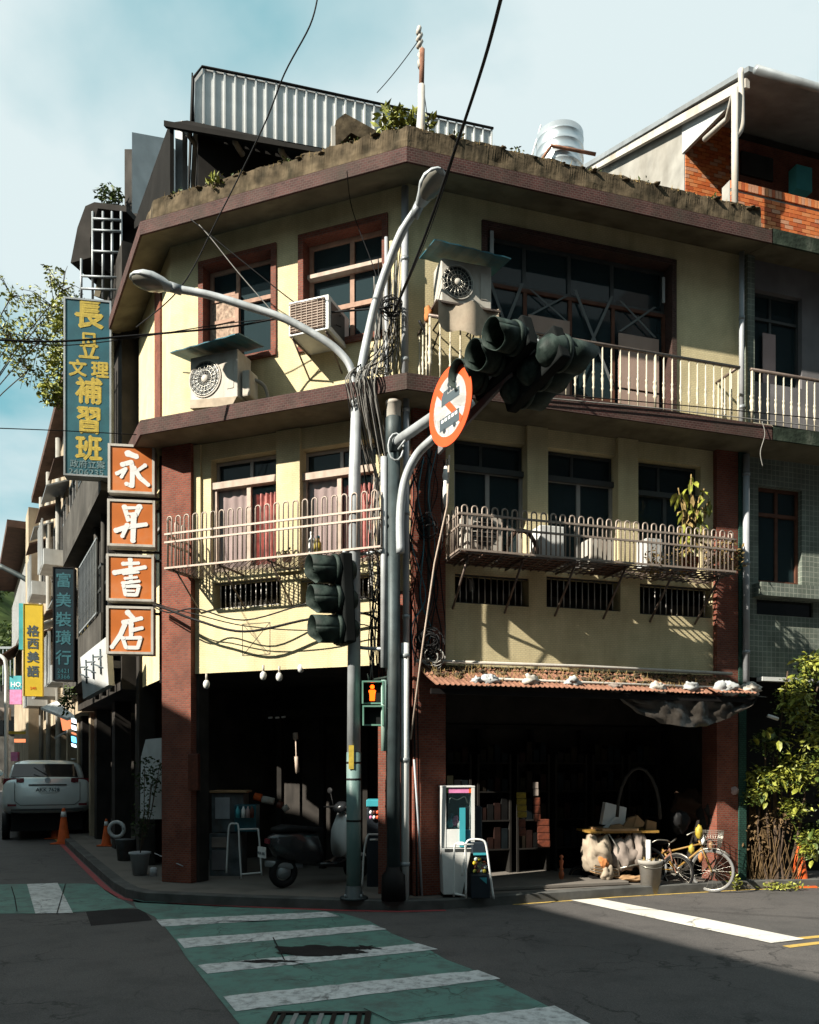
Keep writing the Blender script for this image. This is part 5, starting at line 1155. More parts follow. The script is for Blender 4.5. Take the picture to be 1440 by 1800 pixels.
q = MB(A); q.tube(spline([(x+.45, -.3, zc+.3), (x+.6, -.2, zc+.2), (x+.62, -.12, zc-.1), (x+.55, -.1, zc-.2)]), .025, 6); q.build('hose', M['cablegrey'], a1)
# window unit
x0, x1 = A.x(513, .42), A.x(583, .42); z0, z1 = A.z(550, 590, .42), A.z(550, 530, .42)
wu = thing('air_conditioner', A.pt((x0+x1)/2, -.3, z0), 'window air conditioner with brown grille sticking out of the second window, wires on top', 'air conditioner')
q = MB(A); q.box(x0, x1, -.50, .1, z0, z1); q.build('casing', M['white'], wu, bevel=.01)
q = MB(A); q.box(x0+.02, x1-.05, -.512, -.499, z0+.03, z1-.03); q.build('grille_back', M['brownroof'], wu)
q = MB(A)
for k in range(11): zz = z0+.05+k*(z1-z0-.1)/10; q.box(x0+.02, x1-.05, -.520, -.5122, zz-.004, zz+.004)
for k in range(7): xx = x0+.04+k*(x1-x0-.11)/6; q.box(xx-.003, xx+.003, -.524, -.5205, z0+.03, z1-.03)
q.build('grille', M['cream'], wu)
q = MB(A); q.box(x1+.001, x1+.006, -.44, -.05, z0+.06, z1-.06); q.build('side_vent', M['aludark'], wu)
q = MB(A)
for xx in (x0+.04, x1-.05): q.tube([(xx, -.48, z0-.02), (xx, .0, z0-.02)], .014, 5); q.tube([(xx, -.46, z0-.02), (xx, -.01, z0-.32)], .012, 5)
q.build('bracket', M['raildark'], wu)
q = MB(A); q.tube([(x0+.15, -.3, z1+.01), (x0+.22, -.25, z1+.06), (x0+.35, -.3, z1+.05), (x0+.42, -.2, z1+.12)], .012, 5); q.tube([(x0+.1, -.3, z1+.02), (x0+.12, -.2, z1+.1), (x0+.2, -.22, z1+.02)], .008, 5); q.build('old_fittings', M['cablegrey'], wu)
# right condenser in front of the balcony
x = B.x(818, .55); z0 = B.z(818, 537, .6)
a3 = condenser(B, x, z0, .30, .64, .52, .30, 'white condenser under a teal sheet cover, above the signal arm, with a sagging cloth below', seed=3, tiltawn=-.05)
q = MB(B); vs = []
for i in range(13):
    for j in range(7):
        u, v = i/12, j/6; vs.append((x-.38+u*.78, -.66+.06*math.sin(u*9)+.35*v*0, z0-.02-.26*v-.10*math.sin(u*3.14)*v+.03*math.sin(u*14+v*3)))
q.add(vs, [(i*7+j, (i+1)*7+j, (i+1)*7+j+1, i*7+j+1) for i in range(12) for j in range(6)], None, True)
q.build('sagging_cloth', M['cloth'], a3)
q = MB(B); q.box(x-.4, x+.42, -.64, -.28, z0-.03, z0-.008); q.build('shelf', M['raildark'], a3)
q = MB(B); q.blob((x-.42, -.40, z0-.06), (.05, .06, .09), amp=.6, seed=4); q.build('brown_rag', M['orangecloth'], a3)
q = MB(B); q.tube(spline([(x-.5, -.3, z0-.1), (x-.35, -.3, z0-.4), (x-.38, -.25, z0-.7), (x-.3, -.2, z0-.9)]), .018, 6); q.build('hose', M['cable'], a3)
# small units standing on the long balcony, seen through its pickets
def boxunit(F, p0, p1, py0, py1, o_, m, label, name='air_conditioner', cat='air conditioner', fan=True):
    x0, x1 = F.x(p0, o_), F.x(p1, o_); z0, z1 = F.z(p0, py1, o_), F.z(p0, py0, o_)
    z0 = max(z0, 4.30)
    t = thing(name, F.pt((x0+x1)/2, -o_/2, z0), label, cat); q = MB(F); q.box(x0, x1, -o_, -.1, z0, z1); q.build('casing', M[m], t, bevel=.01)
    if fan:
        r_ = min(x1-x0, z1-z0)*.38; Mx = Matrix.Rotation(R(90), 3, 'X'); q = MB(F); q.lathe((x0+r_*1.25, -o_-.004, (z0+z1)/2), [(0, 0), (r_, 0)], 24, Mx); q.build('fan_recess', M['aludark'], t)
        q = MB(F)
        for k in range(7): a = -r_+k*r_/3; h_ = math.sqrt(max(0, r_*r_-a*a))*.95; q.tube([(x0+r_*1.25-h_-.005, -o_-.01, (z0+z1)/2+a), (x0+r_*1.25+h_+.005, -o_-.01, (z0+z1)/2+a)], .004, 4)
        q.build('fan_guard', M['offwhite'], t)
    return t
boxunit(B, 822, 884, 900, 966, .42, 'offwhite', 'white condenser at the left end of the long balcony')
boxunit(B, 950, 992, 922, 985, .42, 'white', 'white bucket like box left of the middle of the long balcony', 'storage_box', 'box', False)
boxunit(B, 1038, 1080, 945, 990, .35, 'offwhite', 'cream box standing in the middle of the long balcony', 'storage_box', 'box', False)
boxunit(B, 1137, 1165, 945, 996, .35, 'panelwhite', 'pale board standing behind the pickets left of the tall potted plant', 'board', 'board', False)
q = MB(B); xx = B.x(915, .3); q.tube([(xx-.22+.22*(1-math.cos(t*.35)), -.35, 4.33+.35*math.sin(t*.35)) for t in range(10)], .03, 6); q.build('round_basket', M['brownroof'], None, 'dark round basket rim behind the balcony pickets', 'basket')
# things on the chamfer balcony
def bottle(F, px, o_, z, h_, r_, m, cap, label):
    x = F.x(px, o_); t = thing('bottle', F.pt(x, -o_, z), label, 'bottle'); q = MB(F); q.lathe((x, -o_, z), [(r_, 0), (r_, h_*.7), (r_*.5, h_*.82), (r_*.5, h_*.9)], 12); q.build('body', M[m], t)
    q = MB(F); q.lathe((x, -o_, z+h_*.9), [(r_*.55, 0), (r_*.55, h_*.1)], 12); q.build('cap', M[cap], t)
bottle(A, 549, .3, 4.32, .36, .05, 'white', 'white', 'white bottle on the balcony before the second pink curtain')
bottle(A, 559, .3, 4.32, .30, .045, 'signyellow', 'bluebin', 'yellow bottle with dark cap beside the white bottle')
def pot(F, px, o_, z, r_, h_, m, label, lm='leaf', seed=0, ls=.07, hh=.2, nn=90):
    x = F.x(px, o_); t = thing('potted_plant', F.pt(x, -o_, z), label, 'potted plant'); q = MB(F); q.lathe((x, -o_, z), [(r_*.75, 0), (r_, h_), (r_*1.08, h_), (r_*1.08, h_*.88), (r_*.9, h_*.9), (0, h_*.88)], 16); q.build('pot', M[m], t)
    p = F.pt(x, -o_, z+h_); leaves('foliage', [((p.x, p.y, p.z+hh*.5), (r_*1.3, r_*1.3, hh*.6), 1, 1)], nn, ls, M[lm], t, seed=seed); return t
pot(A, 505, .35, 4.32, .07, .09, 'terracotta', 'small terracotta pot on the chamfer balcony below the yellow wall strip', 'leafdark', 1, .05, .06, 30)
# tall plant on the long balcony with drooping leaves
xp = B.x(1213, .45); pt_ = thing('tall_potted_plant', B.pt(xp, -.45, 4.30), 'tall potted plant with drooping yellow and dry leaves rising over the long balcony', 'potted plant')
q = MB(B); q.lathe((xp, -.45, 4.30), [(.09, 0), (.12, .18), (.13, .18), (.11, .16), (0, .15)], 16); q.build('pot', M['terracotta'], pt_)
rp = random.Random(2); lms = [leaf_mesh(.24, M['leafy'], .3), leaf_mesh(.20, M['leafdry'], .32), leaf_mesh(.20, M['leafy'], .32)]
for k, (dx_, dz_) in enumerate(((-.18, .95), (0.02, 1.15), (.22, .98), (-.08, .7), (.12, .75), (.3, .85))):
    P = spline([(xp, -.45, 4.45), (xp+dx_*.4, -.45, 4.45+dz_*.5), (xp+dx_, -.45, 4.45+dz_)]); q = MB(B); q.tube(P, .009, 5); q.build('stem', M['leafdry'], pt_)
    for j in range(22):
        u = .15+.85*j/21; i_ = min(int(u*(len(P)-1)), len(P)-1); p = B.pt(*P[i_]) + Vector((rp.uniform(-.05, .05), rp.uniform(-.06, .06), rp.uniform(-.03, .03)))
        leafpart(lms[0] if j > 17 else lms[rp.choice((0, 1, 1, 2, 1))], p, pt_, rp, rp.uniform(.6, 1.1), tilt=(rp.uniform(-.4, .4), rp.uniform(.2, 1.5), rp.uniform(0, 6.28)))
bl = [(tuple(B.pt(B.x(p, .5), -.5, 4.33+h)), (.16, .14, .22), 1, 1) for p, h in ((1255, .15), (1275, .25), (1290, .2), (1195, .1), (1150, .05))]
leaves('balcony_plants', bl, 420, .07, M['leafdry'], seed=9, label='low dry plants crowding the right end of the long balcony', cat='plants')
# mossy ledge plants
for (px, py, F, o_, m, lab, n_, s_) in ((382, 318, A, .40, 'leafy', 'small bright weed on the mossy left parapet', 60, .09), (486, 0, A, .3, 'leaf', '', 0, .1)):
    if n_: p = F.pt(F.x(px, o_), -o_, F.z(px, py+6, o_)); leaves('weed', [(tuple(p), (.12, .1, .10), 1, 1)], n_, s_, M[m], seed=3, label=lab, cat='weed', droop=-.4)
p = B.pt(B.x(698, -.7), .7, B.z(698, 214, -.7)); leaves('rooftop_plants', [(tuple(p), (.32, .25, .12), 1, 1), (tuple(p+Vector((.3, 0, -.05))), (.2, .2, .1), 1, .5)], 330, .11, M['leafy'], seed=6, label='yellow green plants growing on the roof left of the mast', cat='plants', droop=-.3)
# grass tufts and lumps on the parapet edge
rg = random.Random(4); q = MB()
for k in range(800):
    F, L_ = (A, -3.4) if rg.random() < .4 else (B, 4.8); x = rg.random()*L_; p = F.pt(x, -rg.uniform(.3, .45), 9.33); h_ = rg.uniform(.01, .07); q.tube([p, p+Vector((rg.uniform(-.03, .03), rg.uniform(-.03, .03), h_))], [.004, .001], 3, cap=False, smooth=False)
q.build('parapet_grass', M['leafdry'], kind='stuff', label='short dry grass on the mossy parapet', cat='grass')
q = MB()
for k in range(110):
    F, L_ = (A, -3.5) if rg.random() < .4 else (B, 4.9); p = F.pt(rg.random()*L_, -rg.uniform(.28, .45), 9.34+rg.uniform(-.02, .02)); s_ = rg.uniform(.012, .045); q.blob(p, (s_*1.3, s_*.9, s_*.35), 7, 5, .7, 3, k)
q.build('moss_clumps', M['moss'], kind='stuff', label='clumps of moss and broken mortar on the parapet top', cat='moss')
leaves('parapet_weeds', [(tuple(F.pt(x_, -.36, 9.38)), (.12, .08, .05), 1, 1) for F, x_ in ((A, -3.1), (A, -2.2), (A, -1.5), (A, -.6), (B, .5), (B, 1.3), (B, 2.4), (B, 3.1), (B, 4.2))], 330, .05, M['leaf'], seed=44, label='tiny weeds rooted along the mossy parapet', cat='weeds', droop=-.5)
# ================= lamp post =================
LP = G(622, 1580, PH); LP = Vector((LP.x, LP.y, PH)); dl = LP.y
lp = thing('street_lamp', LP, 'tall grey double armed street lamp standing on the kerb before the chamfer', 'street lamp')
zj = H+(HZ-690)/S*dl; zl1 = H+(HZ-1330)/S*dl
jx = at(627, 690, dl).x
q = MB(); q.tube([LP+Vector((0, 0, .02)), Vector((LP.x, LP.y, zl1+.05))], .088, 20); q.build('lower_pole', mat('lamp_shaded_green', (.13, .22, .21), .5, var=.25, dirt=(.25, .26, .24), da=.6, ds=7, streak=.4), lp)  # shade on the lower post is put into this darker green-grey
q = MB(); q.tube([Vector((LP.x, LP.y, zl1+.04)), Vector((LP.x+.01, LP.y, zj-1)), Vector((jx, LP.y, zj+.05))], [.082, .072, .058], 20); q.build('upper_pole', M['pole'], lp)
q = MB(); q.lathe(LP, [(.17, 0), (.17, .025), (.11, .03), (.095, .16)], 20); q.build('base_plate', M['poledark'], lp)
for k in range(4):
    a = k*1.57+.78; q = MB(); q.lathe((LP.x+.135*math.cos(a), LP.y+.135*math.sin(a), LP.z+.025), [(.014, 0), (.014, .04), (0, .045)], 8); q.build('bolt', M['zinc'], lp)
for z in (1.05, 1.55, 1.75): q = MB(); q.lathe((LP.x, LP.y, z), [(.0895, 0), (.091, .005), (.091, .02), (.0895, .025)], 20); q.build('band', M['blackiron'], lp)
q = MB(); q.tube(spline([(jx-.01, dl, zj-.12), at(618, 650, dl), at(596, 618, dl), at(560, 592, dl+.0), at(500, 560, dl), at(430, 537, dl), at(370, 519, dl), at(312, 508, dl)]), .046, 12); q.build('arm', M['pole'], lp)
RD = (9.9, 9.85, 9.75, 9.6, 9.45, 9.3)
q = MB(); q.tube(spline([(jx+.005, dl, zj-.12), at(635, 650, dl), at(647, 590, 9.9), at(664, 520, 9.8), at(684, 462, 9.7), at(708, 405, 9.55), at(734, 366, 9.4)]), [.052]*31+[.045]*6, 12); q.build('arm', M['poledark'] if False else M['pole'], lp)
def lamphead(p, q_, w_, root):
    """head from socket p to tip q_"""
    p, q_ = Vector(p), Vector(q_); d = q_-p; L_ = d.length; t = d.normalized(); side = t.cross(Vector((0, 0, 1))).normalized(); up = side.cross(t).normalized()
    Mx = Matrix((( t.x, side.x, up.x, p.x), (t.y, side.y, up.y, p.y), (t.z, side.z, up.z, p.z), (0, 0, 0, 1)))
    st = [(0, .03, .03, .03), (.05, .045, .04, .035), (.15, .07, .05, .05), (.3, .62*w_, .09, .045), (.5, .95*w_, .115, .03), (.7, w_, .105, .02), (.88, .75*w_, .07, .02), (.97, .4*w_, .04, .015), (1, .1*w_, .01, .01)]
    q = MB(MFr(Mx)); vs = []; n = 16
    for s_, hw, hu, hd in st:
        for k in range(n):
            a = 2*math.pi*k/n; c, s2 = math.cos(a), math.sin(a); vs.append((s_*L_, hw*c, (hu if s2 > 0 else hd)*s2))
    q.add(vs, [(i*n+k, i*n+(k+1) % n, (i+1)*n+(k+1) % n, (i+1)*n+k) for i in range(len(st)-1) for k in range(n)]+[tuple(range(n))], None, True)
    hd_ = q.build('lamp_head', M['pole'], root)
    q = MB(MFr(Mx)); vs = []
    for s_, k_ in ((.28, .45), (.4, .72), (.6, .86), (.8, .8), (.92, .45)):
        for k in range(9): a = math.pi+math.pi*k/8; vs.append((s_*L_, w_*k_*math.cos(a), -.015+.075*k_*math.sin(a)))
    q.add(vs, [(i*9+k, i*9+k+1, (i+1)*9+k+1, (i+1)*9+k) for i in range(4) for k in range(8)], None, True); q.build('lens', M['lampglass'], hd_)
M['lampglass'] = mat('lamp_lens', (.22, .21, .18), .2, var=.3, bump=.02)
lamphead(at(312, 508, dl), at(228, 488, dl-.05), .17, lp)
lamphead(at(734, 366, 9.4), at(777, 296, 9.05), .15, lp)
q = MB(); q.tube([at(318, 510, dl), at(296, 503, dl)], .058, 12); q.build('collar', M['zinc'], lp)
q = MB(); q.tube([at(727, 382, 9.46), at(738, 358, 9.38)], .058, 12); q.build('collar', M['zinc'], lp)
# notice tape wrapped on posts
def tape(px0, px1, py0, py1, d, m, label):
    q = MB(); a = at(px0, py0, d); b = at(px1, py1, d); r_ = (b.x-a.x)/2; q.tube([Vector((a.x+r_, d+r_, b.z)), Vector((a.x+r_, d+r_, a.z))], r_, 16); return q.build('sticker', m, None, label, 'sticker')
q = MB(); a = at(613, 1310, dl-.1); b = at(622, 1352, dl-.1); q.poly([(a.x, dl-.10, b.z), (b.x, dl-.10, b.z), (b.x, dl-.10, a.z), (a.x, dl-.10, a.z)], (0, .01, 0)); q.build('sticker', M['signyellow'], lp)
# ================= signal pole =================
SP = G(692, 1582, PH); ds = SP.y
sg = thing('signal_pole', (SP.x, SP.y, PH), 'dark green signal pole with mast arm, right of the street lamp', 'signal pole')
zt_ = H+(HZ-790)/S*ds
q = MB(); q.tube([(SP.x, SP.y, PH), (SP.x, SP.y, zt_)], [.080, .078], 18); q.build('pole', M['poledark'], sg)
q = MB(); q.lathe((SP.x, SP.y, PH), [(.15, 0), (.14, .3), (.10, .34), (.085, .4)], 18); q.build('base', M['blackiron'], sg)
q = MB(); q.lathe((SP.x, SP.y, zt_-.05), [(.095, 0), (.095, .42), (.07, .45)], 18); q.build('clamp', M['poledark'], sg)
q = MB(); z0 = H+(HZ-768)/S*ds; q.lathe((SP.x, SP.y, z0), [(.06, 0), (.085, .1), (.085, .38), (.093, .385), (.093, .42), (0, .43)], 18); q.build('cap', M['offwhite'], sg)
q = MB(); q.tube([(SP.x-.115, SP.y-.02, 2.9), (SP.x-.115, SP.y-.02, zt_-.1)], .04, 10); q.build('conduit', M['pole'], sg)
q = MB(); q.tube([(SP.x-.115, SP.y-.02, 1.9), (SP.x-.115, SP.y-.02, 2.75)], .035, 10); q.build('conduit', mat('faded_turquoise', (.30, .45, .40), .6, dirt=(.3, .28, .22), da=.7, ds=6), sg)
ar0 = at(696, 778, ds-.05); ar1 = at(948, 603, 8.2); ad = (ar1-ar0).normalized()
q = MB(); q.tube([ar0, ar0.lerp(ar1, .5), ar1], [.062, .055, .045], 14); q.build('mast_arm', M['pole'], sg)
q = MB(); q.tube(spline([at(704, 972, ds-.12), at(704, 900, ds-.12), at(712, 845, ds-.15), at(733, 800, ds-.25), at(768, 765, ds-.45), at(830, 705, 9.3)]), .052, 12); q.build('brace', M['pole'], sg)
side = ad.cross(Vector((0, 0, 1))).normalized()
q = MB(); c0 = at(770, 790, 9.35); c1 = at(900, 650, 8.5); 
q.hexa([c0+Vector((0, 0, -.05)), c1+Vector((0, 0, -.05)), c0+Vector((.02, .05, -.05)), c1+Vector((.02, .05, -.05)), c0+Vector((0, 0, .05)), c1+Vector((0, 0, .05)), c0+Vector((.02, .05, .05)), c1+Vector((.02, .05, .05))]); q.build('flat_bar', M['greyplaster'], sg)
q = MB(); q.tube([(SP.x+.03+.09*math.cos(t*.5), SP.y-.13, zt_-.02+.16*math.sin(t*.5)) for t in range(13)], .012, 6, cap=False); q.tube([at(700, 790, ds-.14), at(715, 770, ds-.2)], .012, 6); q.build('clamp_ring', M['pole'], sg)
def signal(M4, n, spacing, r_, root_label, lens=('lensrefl', 'lensrefl', 'lensrefl'), vertical=False, hood=.42, group=None):
    """lamps in a row along local x (or z), facing local -y"""
    F = MFr(M4); root = thing('traffic_light', F.pt(0, 0, 0), root_label, 'traffic light', group)
    for i in range(n):
        c = (i-(n-1)/2)*spacing; cx_, cz = (0, c) if vertical else (c, 0)
        q = MB(F); Mx = Matrix.Rotation(R(90), 3, 'X')
        # dome behind
        q.lathe((cx_, .0, cz), [(r_*1.05, 0), (r_*1.05, -.06), (r_*.95, -.16), (r_*.6, -.24), (0, -.27)], 24, Mx); d_ = q.build('lamp_case', M['signalgreen'], root)
        q = MB(F); q.lathe((cx_, -.005, cz), [(r_*1.12, -.02), (r_*1.12, .03), (r_*1.0, .035), (r_*1.0, -.02)], 24, Mx); q.build('door_ring', M['signalgreen'], d_)
        q = MB(F); q.lathe((cx_, -.025, cz), [(0, .02), (r_*.5, .015), (r_*.9, 0), (r_*.95, -.01)], 24, Mx); q.build('lens', M[lens[i]], d_)
        # hood: tunnel cut shorter below
        q = MB(F); k_ = 30; vs = []
        for a_ in range(k_+1):
            a = 2*math.pi*a_/k_; l = hood*(1.0 if math.sin(a) > -.3 else 1-.30*min(1, (-math.sin(a)-.3)/.5)); vs += [(cx_+r_*math.cos(a), -.03, cz+r_*math.sin(a)), (cx_+r_*1.0*math.cos(a), -.03-l, cz+r_*1.0*math.sin(a))]
        q.add(vs, [(2*j, 2*j+2, 2*j+3, 2*j+1) for j in range(k_)], None, True); o = q.build('hood', M['signalgreen'], d_); md = o.modifiers.new('s', 'SOLIDIFY'); md.thickness = .007
    q = MB(F); e = spacing*n/2
    if vertical: q.box(-r_*1.1, r_*1.1, .02, .16, -e, e)
    else: q.box(-e, e, .02, .16, -r_*1.1, r_*1.1)
    q.build('housing', M['signalblack'], root, bevel=.02); return root
def basis(o, nrm, up=(0, 0, 1)):
    """local -y looks along nrm"""
    y = -Vector(nrm).normalized(); x = y.cross(Vector(up)).normalized(); z = x.cross(y)
    return Matrix(((x.x, y.x, z.x, o[0]), (x.y, y.y, z.y, o[1]), (x.z, y.z, z.z, o[2]), (0, 0, 0, 1)))
# left facing vertical signal on the pole
nl = Vector((-.90, -.43, -.05)); c = at(592, 1054, 9.75)
v_ = signal(basis(c, nl), 3, .352, .165, 'dark green three lamp traffic light stacked vertically, left of the lamp post', ('lensgreen', 'lensgreen', 'lensgreen'), True, .30)
v_.location.z = v_.location.z
for py in (975, 1137):
    q = MB(); q.tube(spline([at(604, py-4 if py < 1000 else 1118, 9.8), at(628, py, 9.95), at(680, py-8 if py < 1000 else 1141, ds)]), .022, 8); q.build('side_bracket', M['pole'], sg)
# mast signals, back to back, rows running along the arm
rowd = (at(849, 597, 8.35)-at(803, 652, 8.75)); rowd.normalize()
yv = Vector((.84, .50, .10)); yv = (yv-rowd*yv.dot(rowd)).normalized()
def basis2(o, x, y):
    z = x.cross(y).normalized(); y = z.cross(x)
    return Matrix(((x.x, y.x, z.x, o[0]), (x.y, y.y, z.y, o[1]), (x.z, y.z, z.z, o[2]), (0, 0, 0, 1)))
s1 = at(843, 612, 8.5); s3 = at(872, 588, 8.2)
cen = at(872, 631, 8.5)
signal(basis2(cen, rowd, yv), 3, .31, .150, 'dark green three lamp traffic light on the mast arm, above the round red sign', ('lensrefl', 'lensrefl', 'lensrefl'), False, .27)
yv2 = -yv; cen2 = at(950, 655, 8.5)
signal(basis2(cen2, -rowd, yv2), 3, .30, .162, 'dark traffic light on the arm end seen from behind, facing right', ('lens', 'lens', 'lens'), False, .36)
# pedestrian signal
pd = thing('pedestrian_signal', at(657, 1275, 9.85), 'green framed pedestrian signal showing a lit orange standing man', 'traffic light')
def pbox(px0, px1, py0, py1, name, man):
    d = 9.82; a = at(px0, py1, d); b = at(px1, py0, d); q = MB(); q.box(a.x, b.x, d, d+.16, a.z, b.z); bx_ = q.build(name, M['signalblack'], pd, bevel=.01)
    t = .018
    q = MB(); q.box(a.x, a.x+t, d-.1, d-.002, a.z, b.z); q.box(b.x-t, b.x, d-.1, d-.002, a.z, b.z); q.box(a.x+t, b.x-t, d-.1, d-.002, b.z-t, b.z); q.box(a.x+t, b.x-t, d-.04, d-.002, a.z, a.z+t); q.build('visor', mat('signal_mint_edge', (.10, .25, .19), .5, dirt=(.3, .35, .3), da=.4), bx_)
    if man:
        cx_ = (a.x+b.x)/2-.01; q = MB(); q.lathe((cx_, d-.006, b.z-.065), [(0, 0), (.026, 0)], 14, Matrix.Rotation(R(90), 3, 'X'))
        q.poly([(cx_-.034, d-.008, a.z+.125), (cx_-.045, d-.008, a.z+.16), (cx_-.03, d-.008, b.z-.10), (cx_+.03, d-.008, b.z-.10), (cx_+.045, d-.008, a.z+.16), (cx_+.034, d-.008, a.z+.125), (cx_+.03, d-.008, a.z+.04), (cx_-.03, d-.008, a.z+.04)], (0, .002, 0)); q.build('standing_man', M['redman'], bx_)
pbox(637, 675, 1198, 1238, 'upper_box', True); pbox(638, 675, 1241, 1276, 'lower_box', False)
q = MB(); q.tube([at(650, 1197, 9.8), at(646, 1184, 9.78)], [.02, .003], 6); q.tube([at(658, 1195, 9.9), at(684, 1190, ds)], .018, 6); q.build('bracket', M['leaf'] if False else M['signalgreen'], pd)
# round prohibition sign
sc_ = at(791, 713, 8.86); ns = Vector((-.82, -.57, 0)).normalized(); rS = .455
ns = Vector((-.87, -.50, 0))
SM = basis(sc_, ns); F = MFr(SM); rs_ = thing('prohibition_sign', sc_, 'round red and white no entry for lorries and buses sign hung on the mast arm', 'sign')
Mx = Matrix.Rotation(R(90), 3, 'X')
rS = .425
q = MB(F); q.lathe((0, 0, 0), [(0, -.01), (rS, -.01), (rS, .004), (0, .004)], 48, Mx); q.build('plate', M['redsign'], rs_)
q = MB(F); q.lathe((0, -.0055, 0), [(0, 0), (rS*.76, 0)], 48, Mx); q.build('white_field', M['signwhite'], rs_)
q = MB(F); a = R(-45); w_ = rS*.085; L_ = rS*.78; dx_, dz_ = math.cos(a), math.sin(a)
q.poly([(-L_*dx_+w_*dz_, -.0075, -L_*dz_-w_*dx_), (L_*dx_+w_*dz_, -.0075, L_*dz_-w_*dx_), (L_*dx_-w_*dz_, -.0075, L_*dz_+w_*dx_), (-L_*dx_-w_*dz_, -.0075, -L_*dz_+w_*dx_)], (0, .001, 0)); q.build('bar', M['redsign'], rs_)
def glyph(pts, s_, ox_, oz_, y, rot=0):
    o = []
    for x, z in pts: xr = x*math.cos(rot)-z*math.sin(rot); zr = x*math.sin(rot)+z*math.cos(rot); o.append((ox_+xr*s_, y, oz_+zr*s_))
    return o
truck = [(-1, -.5), (-1, .05), (-.75, .35), (-.35, .35), (-.35, .05), (1, .05), (1, -.5)]
q = MB(F); q.poly(glyph(truck, rS*.42, .02, rS*.30, -.0088), (0, .001, 0))
for i in range(3):
    for j in range(2): q.lathe((-.01+i*.062, -.0089, rS*.30+.05+j*.055), [(.018, 0), (.029, 0)], 14, Mx)
q.build('lorry_symbol', M['grafgrey'], rs_)
bus = [(-1, -.38), (-1, .3), (1, .3), (1, -.38)]
q = MB(F); q.poly(glyph(bus, rS*.46, .0, -rS*.36, -.0088), (0, .001, 0)); q.lathe((-.1, -.0098, -rS*.56), [(0, 0), (.028, 0)], 12, Mx); q.lathe((.1, -.0098, -rS*.56), [(0, 0), (.028, 0)], 12, Mx)
bs_ = q.build('bus_symbol', M['grafgrey'], rs_)
q = MB(F)
for i in range(5): q.box(-.16+i*.068, -.115+i*.068, -.0102, -.0095, -rS*.34, -rS*.26)
q.build('bus_windows', M['signwhite'], rs_)
q = MB(); q.tube([sc_+Vector((.05, .05, .3)), sc_+Vector((.12, .02, -.25))], .02, 6); q.build('bracket', M['pole'], rs_)
# ================= shop awning on the right face =================
aw = thing('shop_awning', B.pt(2.6, -.45, 2.7), 'rusty corrugated awning with dead grass and white bags, over the dark shop on the right', 'awning')
ax0, ax1 = B.x(742, .3), B.x(1328, .75); oA = .72
zw, zfr = 2.985, H+(HZ-1213)/S*B.pt(2.8, -oA, 0).y
nsh = 7; wsh = (ax1-ax0)/nsh
for k in range(nsh):
    q = MB(B); vs = []; n = 30; xa_ = ax0+k*wsh; dz = random.uniform(-.012, .012); ox_ = random.uniform(-.05, .04)
    for i in range(n+1):
        x = xa_+(wsh+.02)*i/n; c = .011*math.cos(i*math.pi*2/3.0)
        vs += [(x, -.12, zw-.02+c+dz), (x, -.42, (zw+zfr)/2+c+dz-.02), (x, -oA+ox_, zfr+c+dz)]
    q.add(vs, [(3*i+j, 3*i+3+j, 3*i+4+j, 3*i+1+j) for i in range(n) for j in range(2)], None, False)
    q.build('roof_sheet', M['rust'], aw)
q = MB(B); q.tube([(ax0-.05, -.2, zw+.03), (ax1*.5, -.24, zw+.035), (ax1+.05, -.22, zw+.02)], .022, 8); q.build('long_pipe', M['offwhite'], aw)
q = MB(B); q.tube([(ax0+.7, -.55, zfr+.10), (ax1*.55, -.55, zfr+.09), (ax1-.1, -.55, zfr+.08)], .018, 8); q.build('long_pipe', M['offwhite'], aw)
q = MB(B); q.box(ax0, ax1, -.66, -.62, zfr-.11, zfr-.05); q.build('beam', M['blackiron'], aw)
for x in (ax0+.3, 1.6, 2.6, 3.6, 4.6): q = MB(B); q.tube([(x, -.64, zfr-.08), (x, 0, zw-.3)], .015, 6); q.build('strut', M['blackiron'], aw)
# rubble and dead grass on it
rg = random.Random(21); q = MB(B)
for k in range(900):
    x = rg.uniform(ax0, ax1); y = -rg.uniform(.02, .6); z = zw+.0-(zw-zfr)*(-y/oA)+.01; h_ = rg.uniform(.02, .13)*(1 if rg.random() < .3 else .5); l = rg.uniform(-.05, .05)
    q.tube([(x, y, z), (x+l, y+rg.uniform(-.03, .03), z+h_)], [.0035, .0015], 3, cap=False, smooth=False)
q.build('dead_grass', M['leafdry'], kind='stuff', label='dead grass and twigs lying along the rusty awning', cat='grass')
q = MB(B)
for k in range(160):
    x = rg.uniform(ax0, ax1); y = -rg.uniform(.03, .5); z = zw-(zw-zfr)*(-y/oA)+.02; q.blob((x, y, z), (rg.uniform(.02, .07), rg.uniform(.02, .04), rg.uniform(.01, .03)), 6, 4, .5, 3, k)
q.build('awning_debris', M['moss'], kind='stuff', label='dirt and rotten debris heaped on the rusty awning', cat='debris')
